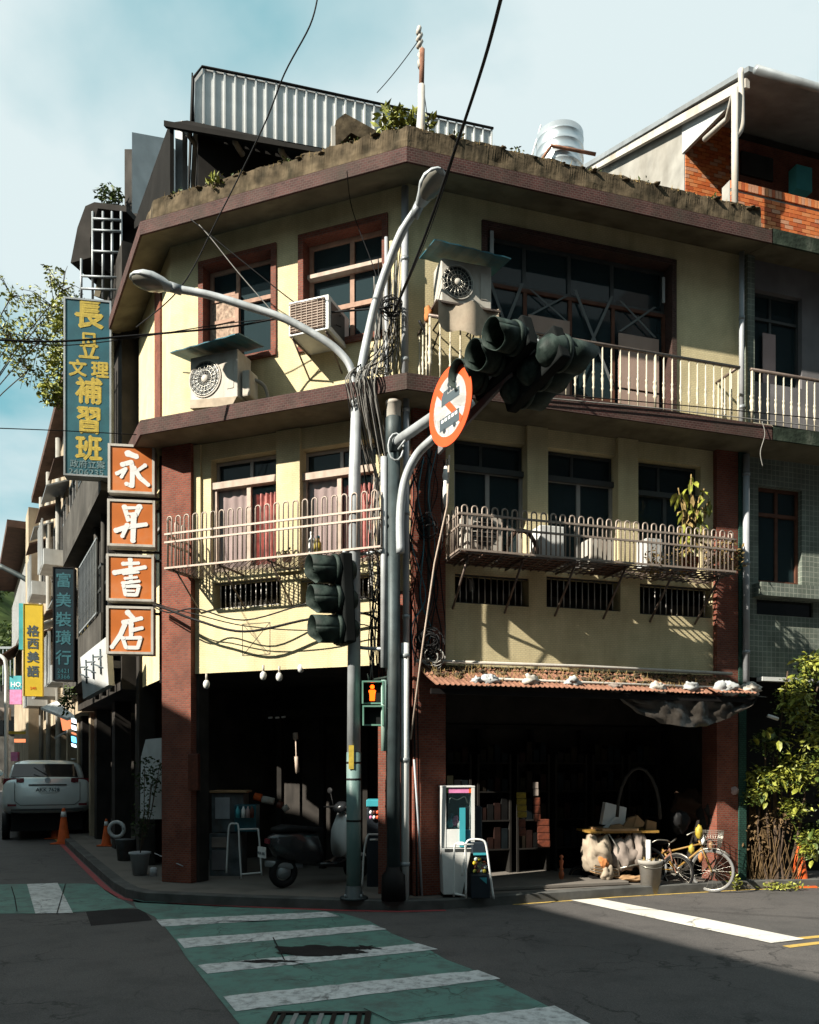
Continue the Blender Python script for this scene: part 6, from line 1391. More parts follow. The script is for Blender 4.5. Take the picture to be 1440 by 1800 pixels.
for k, (px, py, s_, lab) in enumerate(((838, 1196, .05, 'small grey crumpled bag, leftmost on the rusty awning'), (861, 1197, .085, 'round white bag on the awning, above the brick pilaster side'), (933, 1197, .085, 'white bag with yellow underside, second round one from the left on the awning'), (1008, 1199, .08, 'white bag in the middle of the awning on the pipe'), (1083, 1209, .07, 'bluish grey bag hanging at the awning edge above the tarp start'), (1158, 1209, .085, 'white bag on the awning right of the bluish one'), (1215, 1208, .08, 'white bag on the awning below the last vent grille'), (1280, 1212, .12, 'large double white bag before the right pilaster on the awning'), (1322, 1211, .11, 'big round white bag at the foot of the grey downpipe'))):
    o_ = .62; x = B.x(px, o_); z = B.z(px, py, o_); q = MB(B); q.blob((x, -o_, z), (s_*1.15, s_*.75, s_*.75), 18, 12, .9, 2.2, k*3.1); 
    if k == 7: q.blob((x-.12, -o_, z+.03), (s_*.8, s_*.6, s_*.7), 12, 9, .4, 2.5, 9)
    q.build('plastic_bag', M['offwhite'] if k in (2, 5, 8) else (M['panelwhite'] if k != 4 else M['clothgrey']), None, lab, 'plastic bag', 'white bags lying on the awning')
# tarp hanging below
q = MB(B); vs = []; t0, t1 = B.x(1085, .6), B.x(1345, .6)
for i in range(41):
    for j in range(9):
        u, v = i/40, j/8; drop = .50*math.sin(min(1, u*1.08)*3.14)**.7*v+.02*noise.noise(Vector((u*16, v*5, 0)))
        vs.append((t0+(t1-t0)*u+.03*noise.noise(Vector((u*9, v*7, 2))), -.62+.16*v*math.sin(u*12)*.3+.1*noise.noise(Vector((u*12, v*4, 7))), zfr-.03-drop*.85))
q.add(vs, [(i*9+j, i*9+9+j, i*9+10+j, i*9+1+j) for i in range(40) for j in range(8)], None, True)
q.build('hanging_tarp', M['tarp'], None, 'dusty translucent tarp sagging below the right half of the awning', 'tarp')
# ================= cables =================
rc_ = random.Random(31)
for k in range(34):      # pale wires fanning down the chamfer wall end
    xt = A.x(rc_.uniform(655, 705), .1); xb = A.x(rc_.uniform(640, 690), .12); zt_ = A.z(680, rc_.uniform(430, 580), .1); zb_ = A.z(665, rc_.uniform(800, 900), .1)
    if k == 0: cbn = []
    P = [A.pt(xt, -.06-rc_.random()*.05, zt_), A.pt(xt*.6+xb*.4+rc_.uniform(-.07, .07), -.1-rc_.random()*.08, zt_*.6+zb_*.4), A.pt(xb+rc_.uniform(-.05, .05), -.64-rc_.random()*.05, 6.4), A.pt(xb, -.62, 6.1), A.pt(xb+rc_.uniform(-.04, .06), -.15, zb_)]
    wire(P, rc_.uniform(.005, .009), M['cablegrey'] if k % 3 else M['cable'], 'one of the thin wires hanging in the fan beside the lamp post, chamfer corner', 'cable', 'cable', 'wires fanning down beside the lamp post')
for k in range(16):
    px = rc_.uniform(650, 672); P = [A.pt(A.x(px+rc_.uniform(-8, 8), .15), -.15, A.z(px, y_+rc_.uniform(-15, 15), .15)) for y_ in (830, 900, 980, 1060, 1130, 1185)]
    wire(P, rc_.uniform(.005, .010), M['cable'] if k % 4 else M['cablegrey'], 'one of the black wires running down right of the chamfer balcony', 'cable', 'cable', 'black wires right of the chamfer balcony')
def coil(c, r_, n, F, m, lab, nm='cable_coil'):
    q = MB(); 
    for k in range(n):
        a0 = rc_.uniform(0, 6.28); rr = r_*rc_.uniform(.6, 1.1); cc = Vector(c)+Vector((rc_.uniform(-.3, .3)*r_, rc_.uniform(-.05, .05), rc_.uniform(-.4, .4)*r_)); ax = rc_.uniform(.6, 1.2)
        q.tube(spline([cc+Vector((rr*math.cos(a0+t*.6), .04*math.sin(t), rr*ax*math.sin(a0+t*.6))) for t in range(9)], 3), rc_.uniform(.005, .009), 5)
    return q.build(nm, m, kind='stuff', label=lab, cat='cables')
coil(A.pt(A.x(690, .2), -.25, A.z(690, 545, .2)), .12, 12, A, M['cable'], 'tangled black cable coil on the wall above the signal pole top')
coil(B.pt(B.x(752, .25), -.28, B.z(752, 1130, .25)), .14, 18, B, M['cable'], 'tangled black cables at the foot of the second floor brick pilaster')
coil(B.pt(B.x(760, .25), -.26, B.z(760, 1155, .25)), .12, 9, B, M['cablegrey'], 'loops of pale cable among the black tangle over the awning')
coil(B.pt(B.x(752, .2), -.22, B.z(752, 930, .2)), .14, 8, B, M['cable'], 'black cable loops around the middle of the brick pilaster')
for k in range(12):      # vertical cables on the corner pilaster
    px = rc_.uniform(727, 776); P = [B.pt(B.x(px+rc_.uniform(-14, 14), .18), -.16-rc_.random()*.06, B.z(px, y_+rc_.uniform(-12, 12), .18)) for y_ in (800, 870, 950, 1040, 1110, 1165)]
    wire(P, rc_.uniform(.005, .011), M['cable'] if k % 5 else M['blueawn'], 'one of the dark cables crossing the corner brick pilaster at second floor height', 'cable', 'cable', 'cables on the corner pilaster')
q = MB(B); x = B.x(754, .17); q.tube([(x, -.17, 3.9), (x, -.17, 6.1)], .02, 8); q.build('conduit_pipe', M['poledark'], None, 'thin dark conduit in the middle of the corner brick pilaster', 'pipe')
q = MB(); q.tube([at(790, 800, 9.7), at(786, 890, 9.72), at(764, 990, 9.75), at(741, 1150, 9.8), at(722, 1300, 9.85)], .011, 6); q.build('bamboo_pole', M['cream'], None, 'slanting bamboo pole beside the long balcony end', 'pole')
q = MB(); q.tube([at(728, 1335, 9.7), at(735, 1440, 9.75), at(742, 1575, 9.8)], .012, 6); q.build('slanting_rod', M['pvc'], None, 'thin grey rod leaning at the foot of the brick pilaster', 'rod')
q = MB(B); x = B.x(784, .4); z0, z1 = B.z(784, 892, .4), B.z(784, 820, .4); q.lathe((x, -.4, z0), [(.012, 0), (.035, .06), (.04, .2), (.03, .3), (.045, .38), (.02, z1-z0)], 10); q.build('closed_umbrella', M['signwhite'], None, 'furled white umbrella hanging at the long balcony left end', 'umbrella')
for px, y0_, y1_, r_ in ((727, 1210, 1575, .012), (733, 1200, 1570, .009)): wire([B.pt(B.x(px, .3), -.3, B.z(px, y0_, .3)), B.pt(B.x(px+3, .3), -.31, B.z(px, (y0_+y1_)/2, .3)), B.pt(B.x(px+6, .3), -.3, .15)], r_, M['cable'], 'dark cable dropping to the pavement right of the white pipe' if px == 727 else 'thinner dark cable nearest the brick pilaster foot', 'cable')
# overhead lines
wire([at(885, -20, 6.0), at(850, 110, 7.0), at(800, 262, 8.2), at(745, 420, 9.3), at(694, 545, 9.9)], .016, M['cable'], 'thick black cable sweeping from the top of the picture to the wall coil')
wire([at(812, 230, 8.1), at(757, 400, 9.3), at(700, 535, 9.9)], .006, M['cable'], 'thin cable following the thick black one down')
wire([at(560, -12, 7.5), at(545, 45, 7.6), at(500, 130, 8.0), at(462, 225, 8.6), at(385, 380, 9.6), at(318, 505, 10.2), at(240, 575, 11)], .008, M['cable'], 'thin wavy wire from the top edge to the roof edge at left')
wire([at(-20, 597, 9), at(100, 600, 9.4), at(235, 590, 9.8), at(400, 575, 10.2), at(520, 555, 10.2), at(690, 540, 9.9)], .012, M['cable'], 'black cable running level across the teal sign to the coil')
wire([at(-20, 590, 9.2), at(100, 607, 9.5), at(235, 594, 9.8), at(420, 566, 10.2), at(600, 555, 10.3)], .006, M['cable'], 'thin companion of the level black cable')
wire([at(-20, 752, 9), at(110, 757, 10), at(240, 764, 10.6)], .006, M['cable'], 'thin wire crossing the lower part of the teal sign')
wire([at(335, 385, 10.3), at(440, 470, 10.3), at(530, 540, 10.3), at(600, 575, 10.2)], .007, M['cable'], 'thin wire slanting down from the roof edge across the windows')
wire([at(350, 395, 10.3), at(372, 420, 10.3), at(420, 480, 10.3), at(490, 560, 10.3)], .006, M['cablegrey'], 'looping pale wire before the left window')
wire([at(610, 300, 9.7), at(620, 370, 10.2), at(660, 480, 10.3), at(676, 560, 10.2)], .006, M['cable'], 'thin wire hanging from the roof edge before the right window')
for k, (y0_, y1_, y2_) in enumerate(((1068, 1110, 1088), (1072, 1090, 1060), (1064, 1100, 1108))):
    wire([at(270, y0_-5, 11.2), at(300, y0_+5, 10.9), at(345, y1_-20, 10.8), at(430, y1_, 10.6), at(545, y2_, 10.4), at(640, y2_-10, 10.2), at(680, y2_+20, 10.1)], (.017, .010, .008)[k], M['cable'], ('thick black cable from the lowest orange sign across the beam', 'middle black cable sagging across the beam below the vent grille', 'lowest thin cable sagging across the beam')[k])
for k, (py, dy_) in enumerate(((716, 36), (724, 40))): wire([B.pt(B.x(940, .62), -.62, B.z(940, 690+k*8, .62)), B.pt(B.x(1150, .62), -.62, B.z(1150, 708+k*9, .62)), B.pt(B.x(1300, .62), -.62, B.z(1300, 722+k*12, .62)), B.pt(B.x(1460, .62), -.62, B.z(1460, 738+k*14, .62))], .007, M['cable'] if k == 0 else M['cablegrey'], ('dark', 'pale')[k]+' cable tied along the foot of the baluster railing')
wire([B.pt(B.x(1338, .6), -.62, B.z(1338, 742, .6)), B.pt(B.x(1342, .6), -.63, B.z(1342, 765, .6)), B.pt(B.x(1336, .6), -.61, B.z(1336, 795, .6)), B.pt(B.x(1341, .6), -.6, B.z(1341, 820, .6))], .006, M['cablegrey'], 'short pale wire dangling from the mossy green ledge')
# bulbs under the chamfer beam
for px, py, lab in ((363, 1203, 'tilted white spot lamp under the beam at left'), (463, 1188, 'small hanging hook light in the middle of the beam'), (491, 1190, 'round white bulb hanging under the beam'), (529, 1175, 'small pale fitting right of the round bulb')):
    p = at(px, py, 10.75); t = thing('hanging_bulb', p, lab, 'lamp'); q = MB(); q.blob(p, (.045, .045, .06), 10, 8); q.build('globe', M['white'], t)
    q = MB(); q.tube([p+Vector((0, 0, .05)), p+Vector((0, 0, .14))], .015, 6); q.build('socket', M['offwhite'], t)
# ================= pavement things =================
def rack(P, m, label, extra=(), r_=.013, name='metal_rack'):
    c = Vector(P[0][0]); t = thing(name, (c.x, c.y, PH), label, 'rack')
    for pts in P: q = MB(); q.tube(spline(pts, 4) if len(pts) > 2 else pts, r_, 8); q.build('tube_frame', m, t)
    return t
dR = 9.72
rack([[at(798, 1576, dR), at(798, 1530, dR), at(799, 1490, dR), at(804, 1483, dR), at(816, 1483, dR), at(819, 1500, dR), at(819, 1579, dR)], [at(812, 1540, dR), at(818, 1500, dR), at(820, 1482, dR), at(828, 1476, dR), at(848, 1477, dR), at(855, 1488, dR), at(861, 1530, dR), at(868, 1580, dR)], [at(799, 1571, dR), at(818, 1575, dR)], [at(800, 1484, dR), at(833, 1485, dR)]], M['white'], 'white tubular metal stand in front of the claw machine')
dR = 11.55
rack([[at(398, 1535, dR), at(401, 1470, dR), at(404, 1450, dR), at(412, 1448, dR), at(419, 1452, dR), at(421, 1490, dR), at(424.5, 1545, dR)], [at(460, 1540, dR), at(457, 1490, dR), at(454, 1457, dR)], [at(421, 1458, dR), at(454, 1457, dR)], [at(425, 1537, dR), at(459, 1534, dR)]], M['white'], 'white tubular stand in the dark arcade at left of the scooter')
dR = 10.6
rack([[at(637, 1560, dR), at(640, 1500, dR), at(646, 1470, dR), at(654, 1467, dR), at(667, 1467, dR)], [at(650, 1476, dR), at(667, 1476, dR)]], M['white'], 'partly hidden white tubular stand between lamp post and signal pole')
# claw machine
FCl = Fr((805-720)/S*9.98, 9.98, R(6)); k = 9.98/S
X = lambda px: (px-805)*k; Z = lambda py: H+(HZ-py)*k
cl = thing('claw_machine', FCl.pt(0, .2, PH), 'white claw machine with pink header and soft toys at the shop entrance', 'claw machine')
q = MB(FCl); q.box(X(776), X(784), 0, .42, Z(1490), Z(1384)); q.build('post', M['white'], cl); q = MB(FCl); q.box(X(829), X(835), 0, .42, Z(1490), Z(1384)); q.build('post', M['white'], cl)
q = MB(FCl); q.box(X(776)-.002, X(835)+.002, -.003, .42, Z(1384), Z(1381.5)); q.build('top', M['white'], cl)
q = MB(FCl); q.box(X(784), X(829), .015, .03, Z(1394), Z(1385)); q.build('header', M['pink'], cl)
q = MB(FCl); q.box(X(784), X(788), .010, .014, Z(1394), Z(1385)); q.build('header_edge', M['leaf'], cl); q = MB(FCl); q.box(X(825), X(829), .010, .014, Z(1394), Z(1385)); q.build('header_edge', M['cone'], cl)
q = MB(FCl); q.box(X(784), X(829), .40, .41, Z(1458), Z(1384)); q.build('back', M['dark2'], cl)
q = MB(FCl); q.box(X(784), X(829), .012, .016, Z(1458), Z(1394)); q.build('window_pane', M['glassclear'], cl)
q = MB(FCl); q.box(X(784), X(818), .005, .41, Z(1490), Z(1458)); q.build('upper_cabinet', M['white'], cl, bevel=.004)
q = MB(FCl); q.box(X(808), X(818), -.02, .003, Z(1489), Z(1420)); q.build('control_column', M['turq'], cl)
q = MB(FCl); q.box(X(818), X(832), .03, .40, Z(1490), Z(1460)); q.build('side_panel', M['bluebin'], cl)
q = MB(FCl); q.hexa([(X(779), -.03, PH+.04), (X(812), -.03, PH+.04), (X(779), .42, PH+.04), (X(812), .42, PH+.04), (X(776), -.03, Z(1491)), (X(829), -.03, Z(1491)), (X(776), .42, Z(1491)), (X(829), .42, Z(1491))]); q.build('lower_cabinet', M['white'], cl, bevel=.006)
q = MB(FCl); q.box(X(781), X(828), -.034, -.031, Z(1497), Z(1491.5)); q.build('slot', M['aludark'], cl)
q = MB(FCl); q.box(X(779), X(812), .02, .40, PH, PH+.038); q.build('feet', M['blackiron'], cl)
q = MB(FCl); q.tube(spline([(X(790), .03, Z(1412)), (X(793), .03, Z(1403)), (X(805), .03, Z(1406)), (X(818), .03, Z(1401)), (X(823), .03, Z(1413))]), .006, 6); q.build('lead', M['chrome'], cl)
for kk, (px, py, s_, m) in enumerate(((792, 1450, .05, 'turq'), (803, 1446, .055, 'pink'), (797, 1440, .045, 'bluebin'), (811, 1452, .04, 'signwhite'), (789, 1456, .04, 'pink'), (803, 1455, .035, 'cyan'))):
    q = MB(FCl); q.blob((X(px), .10+.03*(kk % 3), Z(py)), (s_, s_*.8, s_), 10, 7, .35, 3, kk); q.blob((X(px)+s_*.2, .10+.03*(kk % 3), Z(py)+s_*.9), (s_*.6, s_*.6, s_*.55), 8, 6, .2, 3, kk); q.build('soft_toy', M[m], None, ['turquoise soft toy at the left of the claw machine heap', 'pink soft toy in the middle of the claw machine', 'dark blue soft toy on top of the heap in the claw machine', 'white soft toy at the right of the claw machine heap', 'flat pink soft toy low at the left in the claw machine', 'cyan soft toy low in the middle of the claw machine'][kk], 'soft toy', 'soft toys in the claw machine')
# capsule machine
gm = thing('capsule_machine', FCl.pt(X(842), -.12, PH), 'dark blue capsule machine with coloured balls behind the white stand', 'vending machine')
q = MB(FCl); q.box(X(826), X(860), -.12, .2, PH, Z(1536)); q.build('base', M['navy'], gm, bevel=.01)
q = MB(FCl); q.box(X(828), X(856), -.10, .2, Z(1500), Z(1480)); q.build('head', M['navy'], gm, bevel=.01)
q = MB(FCl); q.box(X(828), X(856), .04, .2, Z(1536), Z(1500)); q.build('back', M['navy'], gm)
q = MB(FCl); q.box(X(830), X(855), -.115, -.10, Z(1502), Z(1498)); q.build('rim', M['turq'], gm)
q = MB(FCl); q.box(X(831), X(854), -.10, -.096, Z(1535), Z(1502)); q.build('window_pane', M['glassclear'], gm)
rr = random.Random(4)
for kk in range(14):
    q = MB(FCl); q.blob((X(834+(kk % 4)*5.5+(kk//4 % 2)*2), -.055+rr.uniform(-.01, .03), Z(1531-(kk//4)*7)), (.026, .026, .026), 10, 6); q.build('capsule', M[['leafy', 'cone', 'signwhite', 'banner', 'redpack'][kk % 5]], gm)
q = MB(FCl); q.poly([(X(840), -.124, Z(1541)), (X(853), -.124, Z(1541)), (X(853), -.124, Z(1552))], (0, .003, 0)); q.build('flap', M['turq'], gm)
q = MB(FCl); q.box(X(819), X(852), .12, .45, Z(1478), Z(1419)); bx = q.build('display_case', M['navy'], None, 'dark display case standing right of the claw machine window', 'display case', bevel=.01)
# hanging packs inside the shop
for px0, px1, py0, py1, m, lab in ((908, 925, 1393, 1438, 'yellowpack', 'strip of yellow snack packs hanging in the dark shop'), (912, 924, 1440, 1470, 'redpack', 'dull orange packs below the yellow strip'), (937, 947, 1375, 1400, 'clothgrey', 'grey packs hanging right of the yellow strip'), (938, 950, 1402, 1445, 'redpack', 'dim reddish pack strip right of the yellow strip'), (944, 966, 1440, 1490, 'redpack', 'larger orange red bag hanging low in the shop')):
    d = 11.0; t = thing('hanging_packs', at((px0+px1)/2, py1, d), lab, 'snack packs'); n = max(2, int((py1-py0)/11))
    for kk in range(n):
        a = at(px0+kk*.5, py0+(py1-py0)*(kk+1)/n-.6, d); b = at(px1+kk*.5, py0+(py1-py0)*kk/n, d); q = MB(); q.box(a.x, b.x, d, d+.03, a.z, b.z); q.build('pack', M[m], t, bevel=.01)
# dim goods along the shop wall
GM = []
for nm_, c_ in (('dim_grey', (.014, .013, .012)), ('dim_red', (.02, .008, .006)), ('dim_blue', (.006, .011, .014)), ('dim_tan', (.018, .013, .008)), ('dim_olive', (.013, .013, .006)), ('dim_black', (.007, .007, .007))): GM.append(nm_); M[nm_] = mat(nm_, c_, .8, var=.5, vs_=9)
rs2 = random.Random(5)
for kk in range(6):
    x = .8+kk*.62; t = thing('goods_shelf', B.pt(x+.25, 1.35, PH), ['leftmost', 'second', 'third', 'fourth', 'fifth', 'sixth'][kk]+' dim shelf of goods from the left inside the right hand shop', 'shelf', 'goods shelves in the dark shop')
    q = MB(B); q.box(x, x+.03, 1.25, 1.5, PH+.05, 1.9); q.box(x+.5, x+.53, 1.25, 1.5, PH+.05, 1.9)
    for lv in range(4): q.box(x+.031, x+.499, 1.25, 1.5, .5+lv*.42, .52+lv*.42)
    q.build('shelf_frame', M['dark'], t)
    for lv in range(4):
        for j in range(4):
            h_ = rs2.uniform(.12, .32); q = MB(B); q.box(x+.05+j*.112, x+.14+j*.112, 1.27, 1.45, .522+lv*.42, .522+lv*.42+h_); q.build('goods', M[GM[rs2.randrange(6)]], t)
# turned wooden post
wp = G(987, 1552, PH); q = MB(); q.lathe((wp.x, wp.y, PH), [(.03, 0), (.035, .03), (.022, .05), (.036, .09), (.04, .13), (.02, .17), (.034, .19), (.018, .21), (.026, .26), (.034, .30), (.012, .33), (.03, .35), (.022, .38), (0, .39)], 14); q.build('turned_post', M['turned'], None, 'small turned orange wood post on the pavement left of the cart', 'post')
M['tyregrey'] = mat('grey_tyre', (.20, .20, .20), .8)
# ---- junk cart
cp = G(1090, 1568, 0); FJ = Fr(cp.x, cp.y+.25, R(8)); k = cp.y/S
X = lambda px: (px-1090)*k; Z = lambda py: H+(HZ-py)*k
ct = thing('junk_cart', FJ.pt(0, 0, 0), 'two wheeled push cart with a yellowish board top beside the grey bucket', 'cart')
q = MB(FJ); q.box(X(1033), X(1160), -.22, .35, Z(1465), Z(1461)); q.build('board', M['goldbike'], ct); q = MB(FJ); q.box(X(1054), X(1120), -.25, .3, Z(1460.8), Z(1457)); q.build('board', M['card'], ct)
q = MB(FJ)
q.tube([(X(1066), -.22, Z(1466)), (X(1082), -.24, Z(1490)), (X(1085), -.22, Z(1540))], .012, 6); q.build('frame_tube', M['chrome'], ct)
q = MB(FJ); q.tube([(X(1085), -.26, Z(1526)), (X(1110), -.27, Z(1521)), (X(1142), -.26, Z(1520))], .011, 6); q.build('frame_tube', M['chrome'], ct)
q = MB(FJ); q.box(X(1040), X(1150), -.15, .3, Z(1548), Z(1543)); q.build('frame', M['blackiron'], ct)
def wheel(F, c, r_, th, root, spokes=0, name='wheel', rim='chrome', ax=0, tube=.02):
    """wheel in the plane spanned by (cos ax, sin ax) and z"""
    q = MB(F); n = 32; q.tube([(c[0]+r_*math.cos(t*2*math.pi/n)*math.cos(ax), c[1]+r_*math.cos(t*2*math.pi/n)*math.sin(ax), c[2]+r_*math.sin(t*2*math.pi/n)) for t in range(n+1)], tube, 8, cap=False)
    w_ = q.build(name, M['black'] if rim != 'pale' else M['tyregrey'], root)
    q = MB(F); r2 = r_-tube; q.tube([(c[0]+r2*math.cos(t*2*math.pi/n)*math.cos(ax), c[1]+r2*math.cos(t*2*math.pi/n)*math.sin(ax), c[2]+r2*math.sin(t*2*math.pi/n)) for t in range(n+1)], tube*.45, 6, cap=False); q.build('rim', M['chrome'], w_)
    if spokes:
        q = MB(F)
        for j in range(spokes): a = j*6.283/spokes; q.tube([c, (c[0]+r2*math.cos(a)*math.cos(ax), c[1]+r2*math.cos(a)*math.sin(ax), c[2]+r2*math.sin(a))], .0018, 3, cap=False)
        q.build('spokes', M['chrome'], w_)
    q = MB(F); q.tube([(c[0]-.03*math.sin(ax)*-1, c[1]-.03*math.cos(ax), c[2]), (c[0]+.03*math.sin(ax)*-1, c[1]+.03*math.cos(ax), c[2])], .018 if spokes else r_*.8, 14); q.build('hub', M['chrome'] if spokes else M['black'], w_)
    return w_
wheel(FJ, (X(1075), -.2, .085), .07, .03, ct, tube=.015); wheel(FJ, (X(1128), -.15, .085), .07, .03, ct, tube=.015); wheel(FJ, (X(1035), .3, .15), .13, .03, ct, tube=.02)
def sack(F, c, r_, m, label, seed, amp=.45, fq=1.8, name='sack'):
    q = MB(F); q.blob(c, r_, 28, 18, amp, fq, seed); o = q.build(name, m, None, label, name.replace('_', ' '))
    me = o.data
    for v in me.vertices:
        p = v.co; a = noise.noise(Vector((p.x*14+seed, p.y*14, p.z*5)))*.10+noise.noise(Vector((p.x*34, p.z*20+seed, p.y*30)))*.035; v.co = p*(1+a*2)
    for p in me.polygons: p.use_smooth = True
    return o
sack(FJ, (X(1052), -.08, Z(1502)), (.20, .20, .27), M['cloth'], 'big pale dirty sack bulging at the left end of the cart', 2)
sack(FJ, (X(1098), -.08, Z(1505)), (.21, .18, .24), M['clothgrey'], 'brownish grey sack in the middle of the cart', 4)
sack(FJ, (X(1128), -.1, Z(1500)), (.15, .16, .24), M['clothgrey'], 'narrow grey sack behind the bucket on the cart', 6)
sack(FJ, (X(1056), -.24, Z(1516)), (.07, .05, .09), M['orangecloth'], 'orange rag on the front of the pale sack', 3, name='rag')
sack(FJ, (X(1062), -.24, Z(1535)), (.10, .06, .10), M['cloth'], 'pale cloth trailing at the cart wheel', 5, name='rag')
sack(FJ, (X(1110), -.2, Z(1545)), (.20, .08, .04), M['card'], 'brown crumpled litter under the cart frame', 7, name='litter')
for kk in range(6):
    q = MB(FJ); z = Z(1530)+kk*.022-.08; q.hexa([(X(1038), -.28, z+.05), (X(1085), -.22, z-.03), (X(1038), -.05, z+.05), (X(1085), 0, z-.03), (X(1038), -.28, z+.062), (X(1085), -.22, z-.018), (X(1038), -.05, z+.062), (X(1085), 0, z-.018)]); q.build('folded_cardboard', M['cloth'] if kk % 2 else M['card'], None, 'flattened sheet number %s from the bottom of the pile under the pale sack' % ('one', 'two', 'three', 'four', 'five', 'six')[kk], 'cardboard', 'flattened sheets under the pale sack')
q = MB(FJ); q.poly([(X(1066), .02, Z(1452)), (X(1108), .0, Z(1452)), (X(1114), .05, Z(1422)), (X(1076), .08, Z(1412))], (.02, .16, 0)); o = q.build('storage_box', M['signwhite'], None, 'pale blue white box standing tilted on top of the cart', 'box')
q = MB(FJ); q.poly([(X(1066), -.02, Z(1457)), (X(1084), -.03, Z(1457)), (X(1098), -.01, Z(1432))], (0, .02, 0)); q.build('paper_sheet', M['signwhite'], None, 'white triangular sheet leaning on the pale box', 'paper')
for kk, (pts, lab) in enumerate((([(1098, 1458), (1125, 1462), (1128, 1436), (1112, 1440)], 'torn brown cardboard flap standing on the cart board'), ([(1118, 1458), (1137, 1455), (1140, 1448), (1126, 1434)], 'second cardboard piece leaning right of the torn flap'), ([(1140, 1466), (1160, 1468), (1161, 1447), (1144, 1443)], 'orange brown carton at the right end of the cart top'), ([(1072, 1458), (1100, 1459), (1094, 1450), (1076, 1452)], 'low brown carton before the pale box'))):
    q = MB(FJ); q.poly([(X(a), -.08-.02*kk, Z(b)) for a, b in pts], (.03, .14, .0)); q.build('carton', M['card'], None, lab, 'carton')
# bucket with white pipe
bk = G(1150, 1574, 0); rb0 = 21.5/S*bk.y; hbk = 60/S*bk.y
t = thing('bucket', (bk.x, bk.y, 0), 'dirty grey plastic bucket on the road edge before the cart', 'bucket')
q = MB(); q.lathe((bk.x, bk.y+rb0, 0), [(rb0*.72, 0), (rb0*.93, hbk*.88), (rb0*1.02, hbk*.89), (rb0*1.04, hbk), (rb0*.97, hbk), (rb0*.9, hbk*.85), (rb0*.7, .02), (0, .02)], 28); q.build('shell', M['bucket'], t)
q = MB(); q.tube([(bk.x+rb0*1.03*math.cos(-math.pi*k_/10), bk.y+rb0+rb0*1.03*math.sin(-math.pi*k_/10), hbk*.9-.05*math.sin(math.pi*k_/10)) for k_ in range(11)], .005, 5); q.build('handle', M['chrome'], t)
q = MB(); q.tube([(bk.x-.02, bk.y+rb0, .06), (bk.x-.03, bk.y+rb0, hbk+.27)], .033, 12); q.build('white_pipe', M['white'], None, 'short white plastic pipe standing in the grey bucket', 'pipe')
leaves('bucket_litter', [((bk.x, bk.y+rb0, hbk+.01), (rb0*.8, rb0*.8, .05), 1, 1)], 40, .05, M['leafdry'], seed=2, label='dry leaves and scraps filling the bucket top', cat='litter')
